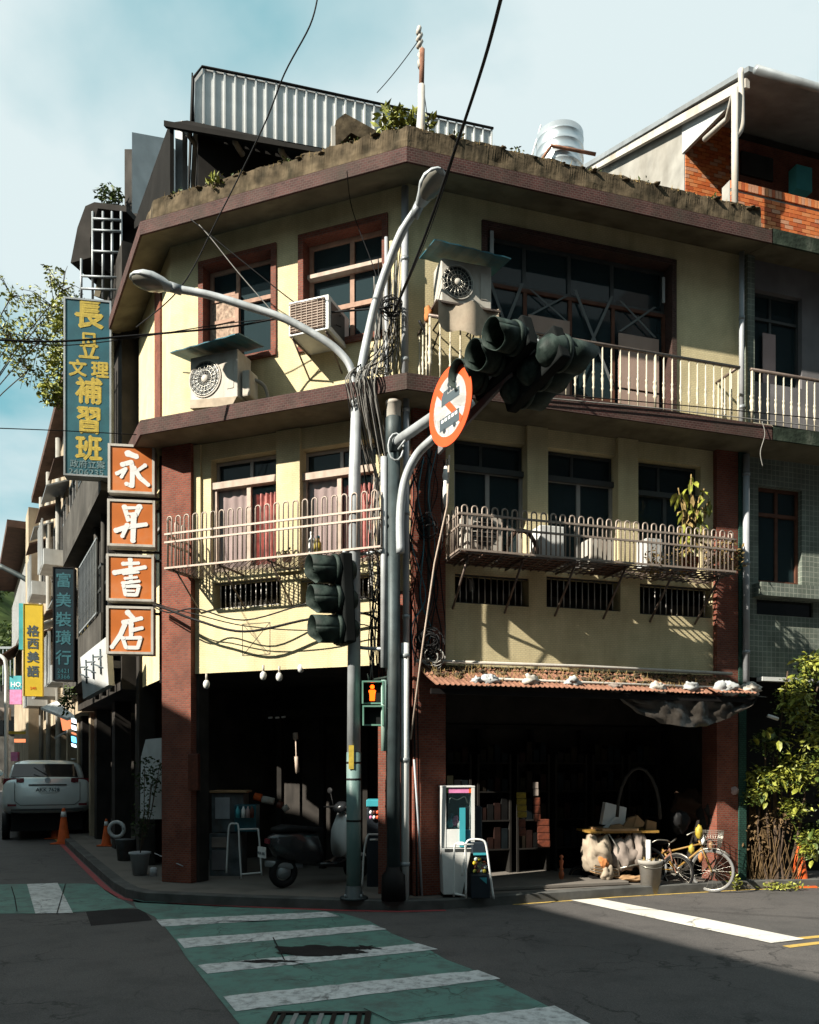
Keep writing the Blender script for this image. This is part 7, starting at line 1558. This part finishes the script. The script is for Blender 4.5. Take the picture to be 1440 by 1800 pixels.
# ---- bicycles
def bicycle(loc, rz, r_, frame_m, tyre, label, basket=False, wheel_tube=.018):
    F = Fr(loc.x, loc.y, rz); t = thing('bicycle', (loc.x, loc.y, 0), label, 'bicycle'); wb = 2.9*r_*1.08
    fx, bx_ = 0, wb
    for c, nm in (((fx, 0, r_+.01), 'wheel'), ((bx_, 0, r_+.01), 'wheel')): wheel(F, c, r_-.01, .03, t, 20, rim=tyre, tube=wheel_tube)
    hx, hz = fx+.62*r_, 2.35*r_; sx, sz = bx_-.75*r_, 2.0*r_; bb_ = (fx+1.75*r_, 0, r_*.95)
    q = MB(F)
    for s_ in (-.035, .035): q.tube(spline([(fx, s_, r_), (fx+.22*r_, s_, 1.5*r_), (fx+.42*r_, s_*.6, 2.05*r_)]), .009, 6)
    q.tube([(fx+.42*r_, 0, 2.05*r_), (hx-.0, 0, 2.45*r_)], .014, 8); q.build('fork', frame_m, t)
    q = MB(F); q.tube([(fx+.46*r_, 0, 2.1*r_), bb_], .016, 8); q.tube([(fx+.52*r_, 0, 2.3*r_), (sx, 0, 1.75*r_)], .014, 8); q.tube([bb_, (sx, 0, sz)], .015, 8)
    for s_ in (-.04, .04): q.tube([bb_, (bx_, s_, r_)], .009, 6); q.tube([(sx, 0, 1.75*r_), (bx_, s_, r_)], .008, 6)
    q.build('frame', frame_m, t)
    q = MB(F); q.tube(spline([(hx+.35*r_, -.26, 2.75*r_), (hx+.02, -.22, 2.9*r_), (hx-.04, -.08, 2.85*r_), (hx-.02, 0, 2.7*r_), (hx-.04, .08, 2.85*r_), (hx+.02, .22, 2.9*r_), (hx+.35*r_, .26, 2.75*r_)]), .010, 6); q.tube([(hx, 0, 2.4*r_), (hx-.02, 0, 2.72*r_)], .011, 6); q.build('handlebar', M['chrome'], t)
    q = MB(F); q.blob((sx+.02, 0, sz+.08), (.13, .07, .035), 12, 8, .2); q.tube([(sx, 0, sz-.02), (sx, 0, sz+.07)], .012, 6); q.build('saddle', M['black'], t)
    q = MB(F); q.lathe((bb_[0], -.05, bb_[2]), [(0, 0), (.085, 0), (.085, .006), (0, .006)], 20, Matrix.Rotation(R(90), 3, 'X')); q.tube([(bb_[0], -.07, bb_[2]), (bb_[0]+.12, -.07, bb_[2]-.08)], .008, 5); q.tube([(bb_[0], .07, bb_[2]), (bb_[0]-.12, .07, bb_[2]+.08)], .008, 5); q.cbox((bb_[0]+.12, -.12, bb_[2]-.08), (.07, .08, .02)); q.build('crank', M['chrome'], t)
    q = MB(F); q.tube([(fx+r_*1.08*math.cos(a*.3+.6), 0, r_+.01+r_*1.08*math.sin(a*.3+.6)) for a in range(7)], .014, 6); q.build('mudguard', M['chrome'], t)
    if basket:
        q = MB(F)
        for lv in range(5): z = 2.15*r_+lv*.055; e = .11+.008*lv; q.tube([(fx-e+.02, -e-.02, z), (fx+e+.02, -e-.02, z), (fx+e+.02, e+.02, z), (fx-e+.02, e+.02, z), (fx-e+.02, -e-.02, z)], .004, 4, cap=False, smooth=False)
        for a in range(9): u = -1+2*a/8; q.tube([(fx+.02+u*.11, -.13, 2.15*r_), (fx+.02+u*.142, -.165, 2.15*r_+.22)], .003, 4); q.tube([(fx-.09, u*.13, 2.15*r_), (fx-.122, u*.16, 2.15*r_+.22)], .003, 4)
        q.build('basket', M['chrome'], t)
    return t, F
b1p = G(1252, 1570, 0); r1 = 37/S*b1p.y
b1, F1 = bicycle(Vector((b1p.x+.02, b1p.y+.05, 0)), R(148), r1, M['goldbike'], 'pale', 'old bicycle with a basket, ochre frame and pale front wheel, nearest the shrub', True)
b2p = G(1197, 1568, 0); r2 = 31/S*b2p.y
b2, F2 = bicycle(Vector((b2p.x, b2p.y+.12, 0)), R(128), r2, M['rust'], 'dark', 'smaller dark bicycle with brown fork between the bucket and the ochre bicycle')
for kk, (px, py, s_, m, lab) in enumerate(((1229, 1462, .09, 'signyellow', 'yellow cloth bag hung at the ochre bicycle handlebar'), (1216, 1493, .07, 'signyellow', 'yellow bag hanging between the two bicycles'), (1192, 1440, .10, 'black', 'black bag hung over the dark bicycle handlebar'), (1236, 1478, .05, 'signwhite', 'white lump tied at the basket of the ochre bicycle'), (1232, 1507, .06, 'orangecloth', 'orange rag hanging on the ochre bicycle frame'), (1250, 1486, .05, 'card', 'brown paper ball stuck in the bicycle basket'))):
    p = at(px, py, b1p.y-.02 if px > 1205 else b2p.y+.1); q = MB(); q.blob(p, (s_*.55, s_*.5, s_), 14, 10, .4, 2, kk); q.build('hung_bag', M[m], None, lab, 'bag')
q = MB(); p = at(1196, 1445, b2p.y+.3); q.blob(p, (.13, .12, .16), 16, 10, .4, 2, 5); q.build('black_bag', M['black'], None, 'large black bag piled behind the dark bicycle', 'bag')
# pile behind the bicycles
sack(W0, at(1215, 1418, 12.0), (.30, .2, .20), M['shadedbrown'], 'brown carton heap behind the bicycles, darkened for the shade', 9, name='carton_heap')
sack(W0, at(1262, 1440, 11.7), (.25, .2, .26), M['dark2'], 'dark covered heap between the bicycles and the shrub', 11, name='covered_heap')
q = MB(); q.tube([at(1123+38*math.cos(a*.31+.0), 1440-90*math.sin(a*.31), 11.3) for a in range(11)], .022, 8); q.build('dark_wreath', M['dark2'], None, 'dim tall arch shaped wreath standing in the shop behind the cart', 'wreath')
# rocks, cone, shrub at the right edge
for kk, (px, py, s_, lab) in enumerate(((1345, 1552, .17, 'rounded brown rock at the foot of the shrub'), (1318, 1560, .08, 'small stone left of the rounded brown rock'), (1362, 1560, .09, 'flat small stone right of the rounded rock'))):
    p = G(px, py+5, 0); q = MB(); q.blob((p.x, p.y+.15, s_*.45), (s_*1.25, s_, s_*.8), 18, 12, .5, 1.6, kk*2); q.build('rock', M['rock'], None, lab, 'rock')
def cone(p, h_, label, group):
    t = thing('traffic_cone', (p.x, p.y, p.z), label, 'traffic cone', group); q = MB(); q.lathe(p, [(h_*.20, .02), (h_*.17, .05), (h_*.045, h_*.97), (h_*.03, h_), (0, h_)], 20); q.build('body', M['cone'], t)
    q = MB(); b = h_*.27; q.box(p.x-b, p.x+b, p.y-b, p.y+b, p.z, p.z+.025); q.build('base', M['cone'], t, bevel=.008)
    q = MB(); q.lathe(p, [(h_*.083, h_*.75), (h_*.062, h_*.90)], 20); q.build('reflective_band', M['signwhite'], t)
cone(Vector((G(100, 1474, 0).x, G(100, 1474, 0).y, 0)), .80, 'orange cone with white band, further of the pair behind the silver car', 'traffic cones on the kerb')
cone(Vector((G(112, 1483, 0).x, G(112, 1483, 0).y, 0)), .80, 'orange cone with white band, nearer of the pair at the kerb line', 'traffic cones on the kerb')
cone(Vector((G(187, 1487, PH).x, G(187, 1487, PH).y, PH)), .55, 'dim orange cone alone on the dark pavement left of the potted shrub', 'traffic cones on the kerb')
p = G(1412, 1560, 0); t = thing('traffic_cone', (p.x, p.y+.1, 0), 'faded orange cone without band beneath the leaves at the right edge', 'traffic cone')
q = MB(); q.lathe((p.x, p.y+.1, 0), [(.14, .02), (.12, .05), (.035, .60), (0, .61)], 20); q.build('body', M['cone'], t); q = MB(); q.box(p.x-.17, p.x+.17, p.y-.07, p.y+.27, 0, .025); q.build('base', M['cone'], t)
M['reed'] = mat('shaded_reed', (.17, .11, .055), .9, var=.5, vs_=9)  # dry leaf brown darkened, so the shade sits in the colour
sr_ = thing('garden_shrub', G(1385, 1568, 0), 'large yellow green leafy shrub filling the lower right edge', 'shrub')
base = G(1385, 1566, 0)
for (px, py) in ((1345, 1300), (1385, 1180), (1420, 1300), (1375, 1380), (1335, 1420), (1440, 1200), (1360, 1330)):
    a = Vector((base.x+random.uniform(-.15, .15), base.y+.3, 0)); b = at(px, py, base.y+.25); q = MB(); q.tube(spline([a, a.lerp(b, .5)+Vector((random.uniform(-.1, .1), 0, .1)), b]), [.02]*7+[.012]*6, 6); q.build('stem', M['bark'], sr_)
yS_ = base.y+.2
SB = [((1400, 1230), (.22, .25, .38), 1.2), ((1432, 1170), (.2, .2, .22), .7), ((1360, 1300), (.25, .25, .18), .8), ((1345, 1370), (.28, .25, .2), 1), ((1400, 1350), (.3, .3, .3), 1.4), ((1330, 1395), (.15, .2, .12), .5), ((1435, 1300), (.25, .25, .4), 1.2), ((1430, 1475), (.22, .22, .24), 1), ((1480, 1350), (.4, .3, .9), 2), ((1395, 1420), (.2, .2, .15), .5)]
leaves('foliage', [(tuple(at(c[0], c[1], yS_)), r_, 2.2, w_) for c, r_, w_ in SB], 3600, .085, M['leafy'], sr_, gap=-.2, seed=31)
leaves('small_foliage', [(tuple(at(c[0]-8, c[1]+6, yS_-.05)), (r_[0]*1.15, r_[1], r_[2]*1.15), 3.0, w_) for c, r_, w_ in SB], 3000, .05, M['leaf'], sr_, gap=-.1, seed=33)
leaves('dry_foliage', [(tuple(at(1325, 1470, yS_+.1)), (.25, .2, .35), 3.0, 1), (tuple(at(1370, 1440, yS_)), (.3, .2, .2), 3.0, 1)], 260, .06, M['reed'], sr_, seed=34)
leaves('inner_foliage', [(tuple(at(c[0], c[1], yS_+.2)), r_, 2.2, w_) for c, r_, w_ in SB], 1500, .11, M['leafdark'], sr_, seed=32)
lm2 = [leaf_mesh(.19, M['leafy'], .42), leaf_mesh(.16, M['leaf'], .42)]
for kk in range(150):
    c, r_, w_ = SB[rr.randrange(len(SB))]; c0 = at(c[0], c[1], yS_); p = c0+Vector((rr.gauss(0, .5)*r_[0], -abs(rr.gauss(0, .6))*r_[1]-.05, rr.gauss(0, .5)*r_[2])); leafpart(lm2[0 if rr.random() < .8 else 1], p, sr_, rr, rr.uniform(.5, 1.1))
leaves('ground_plants', [((G(1385, 1568).x, G(1385, 1568).y+.12, .05), (.35, .12, .06), 1, 1), ((G(1300, 1568).x, G(1300, 1568).y+.15, .1), (.1, .1, .14), 1, .5)], 260, .06, M['leafy'], seed=5, label='small low plants along the road edge by the rocks', cat='plants', droop=-.4)
q = MB()
for kk in range(60):
    a = at(rr.uniform(1308, 1360), 1560, base.y+.45); q.tube([Vector((a.x, a.y, .1)), Vector((a.x+rr.uniform(-.15, .15), a.y, rr.uniform(.7, 1.4)))], .008, 4, cap=False)
[q.tube([Vector((at(px_, 1560, base.y+.35).x, base.y+.3, .05)), Vector((at(px_, 1560, base.y+.35).x+rr.uniform(-.2, .2), base.y+.25, rr.uniform(.3, .9)))], .006, 4, cap=False) for px_ in [rr.uniform(1300, 1400) for _ in range(40)]]
q.build('dry_reeds', M['reed'], kind='stuff', label='dry reed stalks standing in the shade left of the shrub', cat='reeds')
q = MB(); p = at(1290, 1390, yS_); q.blob(p, (.07, .06, .06), 10, 8, .4); q.build('paper_ball', M['curtaingrey'], None, 'pinkish crumpled paper stuck in the shrub left side', 'litter')
q = MB(); q.tube([at(1350, 1258, yS_-.2), at(1368, 1264, yS_-.2)], .025, 8); q.build('white_tube', M['white'], None, 'short white tube caught in the shrub below the awning end', 'tube')
# ---- things in the chamfer arcade
cabp = G(395, 1545, PH); kx = 11.9/S
def ab(name, px0, px1, py0, py1, d, dd, m, label=None, cat=None, parent=None, bev=.008):
    a = at(px0, py1, d); b = at(px1, py0, d); q = MB(); q.box(a.x, b.x, d, d+dd, max(PH, a.z) if parent is None else a.z, b.z); return q.build(name, M[m], parent, label, cat, bevel=bev)
M['dimgrey'] = mat('worn_grey_metal', (.12, .14, .15), .6, var=.5, vs_=6, dirt=(.10, .05, .03), da=.7, ds=4)
tc_ = thing('tall_cabinet', at(398, 1545, 12), 'worn grey cabinet with stickers in the dark arcade behind the white stand', 'cabinet')
ab('lower_case', 368, 425, 1465, 1540, 12, .4, 'dimgrey', parent=tc_); ab('upper_case', 372, 428, 1395, 1463, 12, .4, 'dimgrey', parent=tc_); ab('top_board', 368, 433, 1390, 1394, 11.95, .45, 'card', parent=tc_); ab('notice', 378, 404, 1402, 1440, 11.98, .015, 'pvc', parent=tc_)
ab('door_panel', 372, 398, 1472, 1490, 11.98, .015, 'clothgrey', parent=tc_); ab('door_panel', 372, 400, 1495, 1530, 11.98, .015, 'greyplaster', parent=tc_)
ab('game_cabinet', 412, 450, 1415, 1462, 11.7, .3, 'signblue', 'small blue cabinet with bottles standing right of the grey cabinet', 'cabinet')
for kk, px in enumerate((418, 428, 436, 443)): bottle_p = at(px, 1430, 11.6); q = MB(); q.lathe(bottle_p, [(.03, -.06), (.03, .05), (.012, .08), (.012, .1)], 10); q.build('small_bottle', M[['cyan', 'signwhite', 'curtaingrey', 'redpack'][kk]], None, ['cyan', 'white', 'dull pink', 'dark orange'][kk]+' small bottle on the small blue cabinet', 'bottle')
for kk, (a, b, m, r_) in enumerate((((447, 1400), (460, 1403), 'cone', .06), ((461, 1405), (482, 1409), 'offwhite', .055), ((488, 1413), (497, 1417), 'redpack', .06), ((499, 1417), (505, 1425), 'offwhite', .05))):
    q = MB(); q.tube([at(a[0], a[1], 12.2), at(b[0], b[1], 12.2)], r_, 12); q.build('goods_roll', M[m], None, ['bright orange roll end at the left of the row of rolls in the arcade', 'long whitish roll beside the bright orange end', 'dull red roll third in the row of rolls', 'last pale roll before the scooter'][kk], 'roll')
q = MB(); q.tube([at(519, 1288, 12), at(520, 1300, 12)], .04, 8); q.tube([at(520, 1300, 12), at(522, 1360, 12)], .01, 5); q.tube([at(521, 1330, 12), at(523, 1358, 12)], .03, 6); q.build('hanging_ornament', M['cream'], None, 'pale ornament on a string hanging in the dark arcade', 'ornament')
for kk, p0 in enumerate(((472, 1262), (484, 1262), (495, 1261))): q = MB(); q.tube([at(p0[0], p0[1], 12), at(p0[0]+7, p0[1]-1, 12)], .015, 6); q.build('ceiling_clip', M['white'], None, ['left', 'middle', 'right'][kk]+' one of three small white clips on a line under the arcade ceiling', 'clip')
ab('red_post_box', 330, 348, 1325, 1390, 11.2, .15, 'redpack', 'dim reddish box fixed at the pilaster inside the arcade', 'box')
# white board and pot plants by the left pilaster
q = MB(); q.poly([at(246, 1440, 12.6), at(248, 1330, 12.6), at(256, 1300, 12.6), at(284, 1297, 12.3), at(284, 1440, 12.3)], (.1, .2, 0)); q.build('white_board', M['panelwhite'], None, 'large pale rounded board leaning behind the potted shrub at left', 'board')
pp_ = G(246, 1538, PH); t = thing('potted_shrub', pp_, 'thin leafy shrub in a pale pot by the left pilaster', 'potted plant')
q = MB(); q.lathe((pp_.x, pp_.y, PH), [(.10, 0), (.14, .30), (.16, .31), (.16, .34), (.13, .33), (0, .32)], 18); q.build('pot', M['pvc'], t)
for kk in range(6): b = at(rr.uniform(246, 290), rr.uniform(1330, 1400), pp_.y); q = MB(); q.tube([(pp_.x, pp_.y, PH+.3), Vector((pp_.x, pp_.y, PH+.3)).lerp(b, .5)+Vector((.03, 0, 0)), b], .006, 5); q.build('stem', M['bark'], t)
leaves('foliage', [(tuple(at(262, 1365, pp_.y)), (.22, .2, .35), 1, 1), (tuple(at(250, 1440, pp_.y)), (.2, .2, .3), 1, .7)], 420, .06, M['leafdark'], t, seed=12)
q = MB(); q.lathe(at(270, 1540, 11.2), [(.05, 0), (.05, .1), (.03, .12)], 10); q.build('small_jar', M['pvc'], None, 'small pale jar on the pavement right of the potted shrub', 'jar')
q = MB(); c = at(205, 1458, 13); q.tube([c+Vector((.12*math.cos(a*.5), 0, .12*math.sin(a*.5))) for a in range(14)], .03, 8, cap=False); q.build('white_hoop', M['panelwhite'], None, 'white round hose reel ring in the dark near the lone cone', 'ring')
q = MB(); q.lathe(G(222, 1512, PH), [(.14, 0), (.18, .35), (.19, .36), (0, .34)], 16); q.build('dark_tub', M['dimgrey'], None, 'dark tub on the pavement between the lone cone and the potted shrub', 'tub')
# white line edge beneath the left pilaster, foldable chair frame
q = MB(); q.tube([at(272, 1500, 11.6), at(322, 1523, 11.2)], .008, 5); q.build('metal_strip', M['pvc'], None, 'thin pale metal strip on the floor left of the left pilaster', 'strip')
# ---- scooter
sp_ = G(560, 1560, PH); FS_ = Fr(sp_.x, sp_.y+.3, R(38), PH)
sco = thing('scooter', FS_.pt(0, 0, 0), 'black motor scooter with white front parked in the arcade behind the lamp post', 'scooter')
def tyre(c, r_, w_): 
    q = MB(FS_); q.tube([(c[0]+r_*math.cos(t*.2618), 0, c[2]+r_*math.sin(t*.2618)) for t in range(25)], w_, 10, cap=False); tt = q.build('wheel', M['black'], sco)
    q = MB(FS_); q.tube([(c[0], -w_*.7, c[2]), (c[0], w_*.7, c[2])], r_*.6, 20); q.build('rim', M['zinc'], tt)
tyre((-.58, 0, .21), .16, .05); tyre((.58, 0, .21), .16, .05)
def loft(F, secs, name, m, root):
    q = MB(F); vs = []; n = 14
    for x, hw, z0, z1 in secs:
        for k_ in range(n): a = 2*math.pi*k_/n; sg_ = lambda v: math.copysign(abs(v)**.6, v); vs.append((x, hw*sg_(math.cos(a)), (z0+z1)/2+(z1-z0)/2*sg_(math.sin(a))))
    m_ = len(secs); q.add(vs, [(i*n+k_, i*n+(k_+1) % n, (i+1)*n+(k_+1) % n, (i+1)*n+k_) for i in range(m_-1) for k_ in range(n)]+[tuple(range(n)), tuple((m_-1)*n+k_ for k_ in range(n))], None, True); return q.build(name, m, root)
M['scooterblack'] = mat('scooter_black', (.02, .022, .025), .25, var=.2, bump=0, spec=.6)
loft(FS_, [(-.80, .06, .58, .68), (-.70, .12, .42, .74), (-.4, .16, .32, .76), (-.12, .14, .30, .72), (-.02, .10, .28, .5)], 'rear_body', M['scooterblack'], sco)
loft(FS_, [(-.72, .10, .74, .80), (-.55, .15, .74, .84), (-.25, .15, .73, .80), (-.02, .11, .70, .78)], 'seat', M['black'], sco)
loft(FS_, [(-.08, .14, .26, .32), (.15, .15, .25, .30), (.32, .15, .27, .36)], 'floorboard', M['scooterblack'], sco)
loft(FS_, [(.27, .18, .35, .80), (.36, .20, .40, .98), (.48, .14, .45, .92), (.56, .06, .5, .7)], 'front_shield', M['white'], sco)
loft(FS_, [(.36, .02, .3, .42), (.55, .06, .36, .42), (.72, .04, .3, .38)], 'front_mudguard', M['white'], sco)
loft(FS_, [(.24, .08, .96, 1.06), (.34, .13, .95, 1.12), (.44, .06, .97, 1.06)], 'handlebar_cover', M['scooterblack'], sco)
q = MB(FS_); q.tube([(.26, -.34, 1.03), (.33, -.12, 1.04), (.33, .12, 1.04), (.26, .34, 1.03)], .015, 6); q.build('handlebar', M['black'], sco)
for s_ in (-1, 1):
    q = MB(FS_); q.tube([(.33, s_*.2, 1.05), (.33, s_*.27, 1.22)], .007, 5); q.blob((.33, s_*.29, 1.26), (.02, .065, .045), 12, 8); q.build('mirror', M['black'], sco)
q = MB(FS_); q.box(-.90, -.885, -.10, .10, .42, .56); q.build('licence_plate', M['white'], sco); q = MB(FS_); q.box(-.83, -.80, -.05, .05, .60, .66); q.build('tail_light', M['taillight'], sco)
pf = Fr(FS_.pt(-.905, 0, 0).x, FS_.pt(-.905, 0, 0).y, FS_.ang-R(90), PH)
text(pf, 'MKR 386', 0, .46, .055, .002, M['grafgrey'], sco, bold=.01, ex=.0005)
loft(FS_, [(-.84, .03, .30, .38), (-.5, .05, .24, .34), (-.3, .03, .24, .3)], 'exhaust', M['zinc'], sco).location.y -= .0
# blue lidded freezer between the poles
ibx = thing('ice_box', at(657, 1572, 10.9), 'dark box with turquoise lid and printed toys between lamp post and signal pole', 'box')
ab('box_body', 645, 668, 1420, 1572, 10.9, .35, 'navy', parent=ibx)
ab('lid', 644, 668, 1406, 1418, 10.85, .4, 'turq', parent=ibx)
for kk in range(6): q = MB(); q.blob(at(652+(kk % 3)*6, 1428+(kk//3)*9, 10.86), (.022, .02, .026), 8, 6); q.build('toy_figure', M[['signwhite', 'redpack', 'redsign', 'pink', 'signwhite', 'redsign'][kk]], None, ['white toy top left', 'dull orange toy top middle', 'bright red toy top right', 'pink toy bottom left', 'white toy bottom middle', 'bright red toy bottom right'][kk]+' of the group on the dark box between the poles', 'toy')
# ---- silver car
cr = G(84, 1478, 0); d_ = cr.y; k = d_/S; FC = Fr(cr.x, cr.y, R(25.5))
car = thing('parked_car', (cr.x, cr.y, 0), 'pale silver estate car parked at the left, seen from behind', 'car')
Zc = lambda py: H+(HZ-py)*k; wc = 73*k
def ring(y, hw, z0, z1, top, e=.5):
    """half rounded cross section: list of (x,z)"""
    P = []
    for a in range(24):
        t = 2*math.pi*a/24; c, s_ = math.cos(t), math.sin(t); f = lambda v: math.copysign(abs(v)**e, v); w_ = hw*(1 if s_ < .1 else 1-(1-top)*s_); P.append((f(c)*w_, y, (z0+z1)/2+(z1-z0)/2*f(s_)))
    return P
def shell(secs, name, m, root, e=.42):
    q = MB(FC); vs = []
    for s_ in secs: vs += ring(*s_, e)
    n = 24; m_ = len(secs); q.add(vs, [(i*n+k_, i*n+(k_+1) % n, (i+1)*n+(k_+1) % n, (i+1)*n+k_) for i in range(m_-1) for k_ in range(n)]+[tuple(range(n)), tuple((m_-1)*n+k_ for k_ in range(n))], None, True); return q.build(name, m, root)
zb0, zbel, zrf = Zc(1424), Zc(1366), Zc(1336)
body = shell([(0, wc*.86, zb0+.05, zbel-.03, .95), (.04, wc*.97, zb0, zbel, .95), (.5, wc, zb0-.15, zbel+.02, .95), (2.5, wc, zb0-.2, zbel-.02, .95), (4.0, wc, zb0-.15, zbel-.15, .93), (5.1, wc*.85, zb0, zbel-.35, .9)], 'body', M['carpaint'], car)
shell([(.25, wc*.84, zbel-.25, zbel+.05, .9), (.42, wc*.84, zbel-.25, zrf-.1, .8), (.75, wc*.83, zbel-.25, zrf, .8), (2.6, wc*.82, zbel-.25, zrf+.02, .8), (3.5, wc*.8, zbel-.25, zbel+.1, .85)], 'cabin', M['carpaint'], car, .38)
q = MB(FC); hw = wc*.74
q.add([(-hw, .20, zbel+.0), (hw, .20, zbel+.0), (hw*.90, .50, zrf-.10), (-hw*.90, .50, zrf-.10), (-hw, .16, zbel-.0), (0, .1, zbel)], [(0, 1, 2, 3)]); 
o = q.build('rear_window', M['carglass'], car); md = o.modifiers.new('s', 'SOLIDIFY'); md.thickness = .02; o.location.y -= .14; o.location.z += .01
for s_ in (-1, 1):
    q = MB(FC); q.hexa([(s_*wc*.55, -.012, zbel-.13), (s_*wc*.97, .06, zbel-.17), (s_*wc*.55, .2, zbel-.13), (s_*wc*1.005, .35, zbel-.13), (s_*wc*.52, -.012, zbel-.02), (s_*wc*.95, .06, zbel-.03), (s_*wc*.52, .2, zbel-.02), (s_*wc*1.0, .35, zbel-.02)]); q.build('tail_light', M['taillight'], car)
    q = MB(FC); q.tube([(s_*wc*.83, .95, .30), (s_*wc*1.0, .95, .30)], .34, 24); w_ = q.build('wheel', M['black'], car); q = MB(FC); q.tube([(s_*wc*.99, .95, .30), (s_*wc*1.005, .95, .30)], .22, 20); q.build('rim', M['zinc'], w_)
    q = MB(FC); q.tube([(s_*wc*.83, 4.0, .30), (s_*wc*1.0, 4.0, .30)], .34, 24); q.build('wheel', M['black'], car)
    q = MB(FC); q.tube([(s_*wc*.66, .8, zrf+.03), (s_*wc*.66, 2.4, zrf+.05)], .02, 6); q.build('roof_rail', M['zinc'], car)
    q = MB(FC); q.blob((s_*wc*1.12, 3.0, zbel+.08), (.12, .07, .09), 12, 8); q.build('side_mirror', M['carpaint'], car)
q = MB(FC); q.box(-wc*.42, wc*.42, -.014, .01, zbel-.20, zbel-.165); q.build('handle_strip', M['aludark'], car)
q = MB(FC); q.box(-wc*.19, wc*.19, -.02, -.005, zbel-.36, zbel-.22); pl_ = q.build('licence_plate', M['carpaint'], car)
fp = FC.pt(0, -.0, 0); text(FC, 'AKK 7628', 0, zbel-.335, .12, .022, M['grafgrey'], car, bold=.02, ex=.0005)
q = MB(FC); q.lathe((0, -.012, zbel-.07), [(0, .0), (.06, .0), (.065, -.01)], 20, Matrix.Rotation(R(90), 3, 'X')); q.build('badge', M['steel'], car)
q = MB(FC)
P = [(-wc*.72, -.005, zbel-.12), (-wc*.72, -.012, zb0+.22), (-wc*.6, -.012, zb0+.12), (wc*.6, -.012, zb0+.12), (wc*.72, -.012, zb0+.22), (wc*.72, -.005, zbel-.12)]; q.tube(P, .008, 4); q.build('tailgate_seam', M['aludark'], car)
q = MB(FC); q.box(-wc*.8, wc*.8, -.012, .1, zb0-.01, zb0+.03); q.build('bumper_strip', M['aludark'], car)
# ---- trees at upper left
def tree(base, crown, label, seed, n_, ls, gap):
    t = thing('street_tree', base, label, 'tree'); r_ = random.Random(seed)
    top = Vector(base)+Vector((.6, 0, 7)); q = MB(); q.tube(spline([base, Vector(base)+Vector((.1, 0, 3)), top]), [.22]*7+[.12]*6, 10); q.build('trunk', M['bark'], t)
    q = MB()
    for c, rr_, _, _ in crown:
        P = spline([top+Vector((0, 0, -1.5)), top.lerp(Vector(c), .5)+Vector((0, 0, .3)), Vector(c)]); q.tube(P, [.045]*5+[.012]*8, 6)
        for j in range(12):
            d = Vector((r_.gauss(0, 1)*rr_[0], r_.gauss(0, 1)*rr_[1], r_.gauss(0, 1)*rr_[2]))*.6; q.tube([Vector(c), Vector(c)+d*.6+Vector((0, 0, .1)), Vector(c)+d], [.010, .007, .004], 4, cap=False)
    q.build('limbs', M['bark'], t)
    leaves('crown', crown, n_, ls, M['leafy'], t, gap=gap, seed=seed)
dT = 17.5
crown = [(tuple(at(px, py, dT)), (rx, .9, rz), 1.6, w_) for px, py, rx, rz, w_ in ((95, 540, .6, .35, 1.0), (70, 600, .55, .35, .8), (20, 600, .45, .35, .5), (-30, 560, .7, .6, .7), (-90, 600, 1.2, 1.0, 1.5), (110, 510, .4, .2, .5), (50, 650, .4, .25, .3), (20, 520, .35, .12, .12))]
tree((-11.5, dT+.5, 0), crown, 'sparse thin leaved tree reaching in at the left edge beside the teal sign', 3, 5200, .10, -.02)
leaves('creeper', [(tuple(at(95, 690, 16)), (.28, .3, .28), 1, 1), (tuple(at(105, 640, 16)), (.22, .2, .4), 1, .8), (tuple(at(108, 560, 16)), (.25, .2, .5), 1, .8)], 1100, .11, M['leafy'], seed=14, label='bright green creeper hanging left of the tall teal sign', cat='plant')
leaves('roof_bush', [(tuple(at(195, 345, 15)), (.25, .3, .14), 1, 1)], 260, .09, M['leaf'], seed=15, label='green bush on top of the dark curved awning', cat='bush')
leaves('street_bush', [(tuple(at(118, 1228, 15.5)), (.12, .2, .3), 1, 1)], 200, .08, M['leaf'], seed=16, label='small green bush below the dark narrow sign', cat='bush')

q = MB(FC); q.tube([(0, .02, zbel+.03), (-wc*.3, .12, zbel+.22)], .012, 5); q.build('wiper', M['black'], car)
for s_ in (-1, 1):
    q = MB(FC); q.box(s_*wc*.78-.09, s_*wc*.78+.09, -.02, .02, zb0+.10, zb0+.15); q.build('reflector', M['taillight'], car)
    q = MB(FC); q.box(s_*wc*.60-.08, s_*wc*.60+.08, -.016, .0, zbel-.12, zbel-.05); q.build('inner_light', M['taillight'], car)

q = MB(FC); q.box(-wc*.8, wc*.8, .3, 4.6, .22, zb0-.02); q.build('underbody_shade', M['black'], car)  # black box also stands for the dark shade under the car
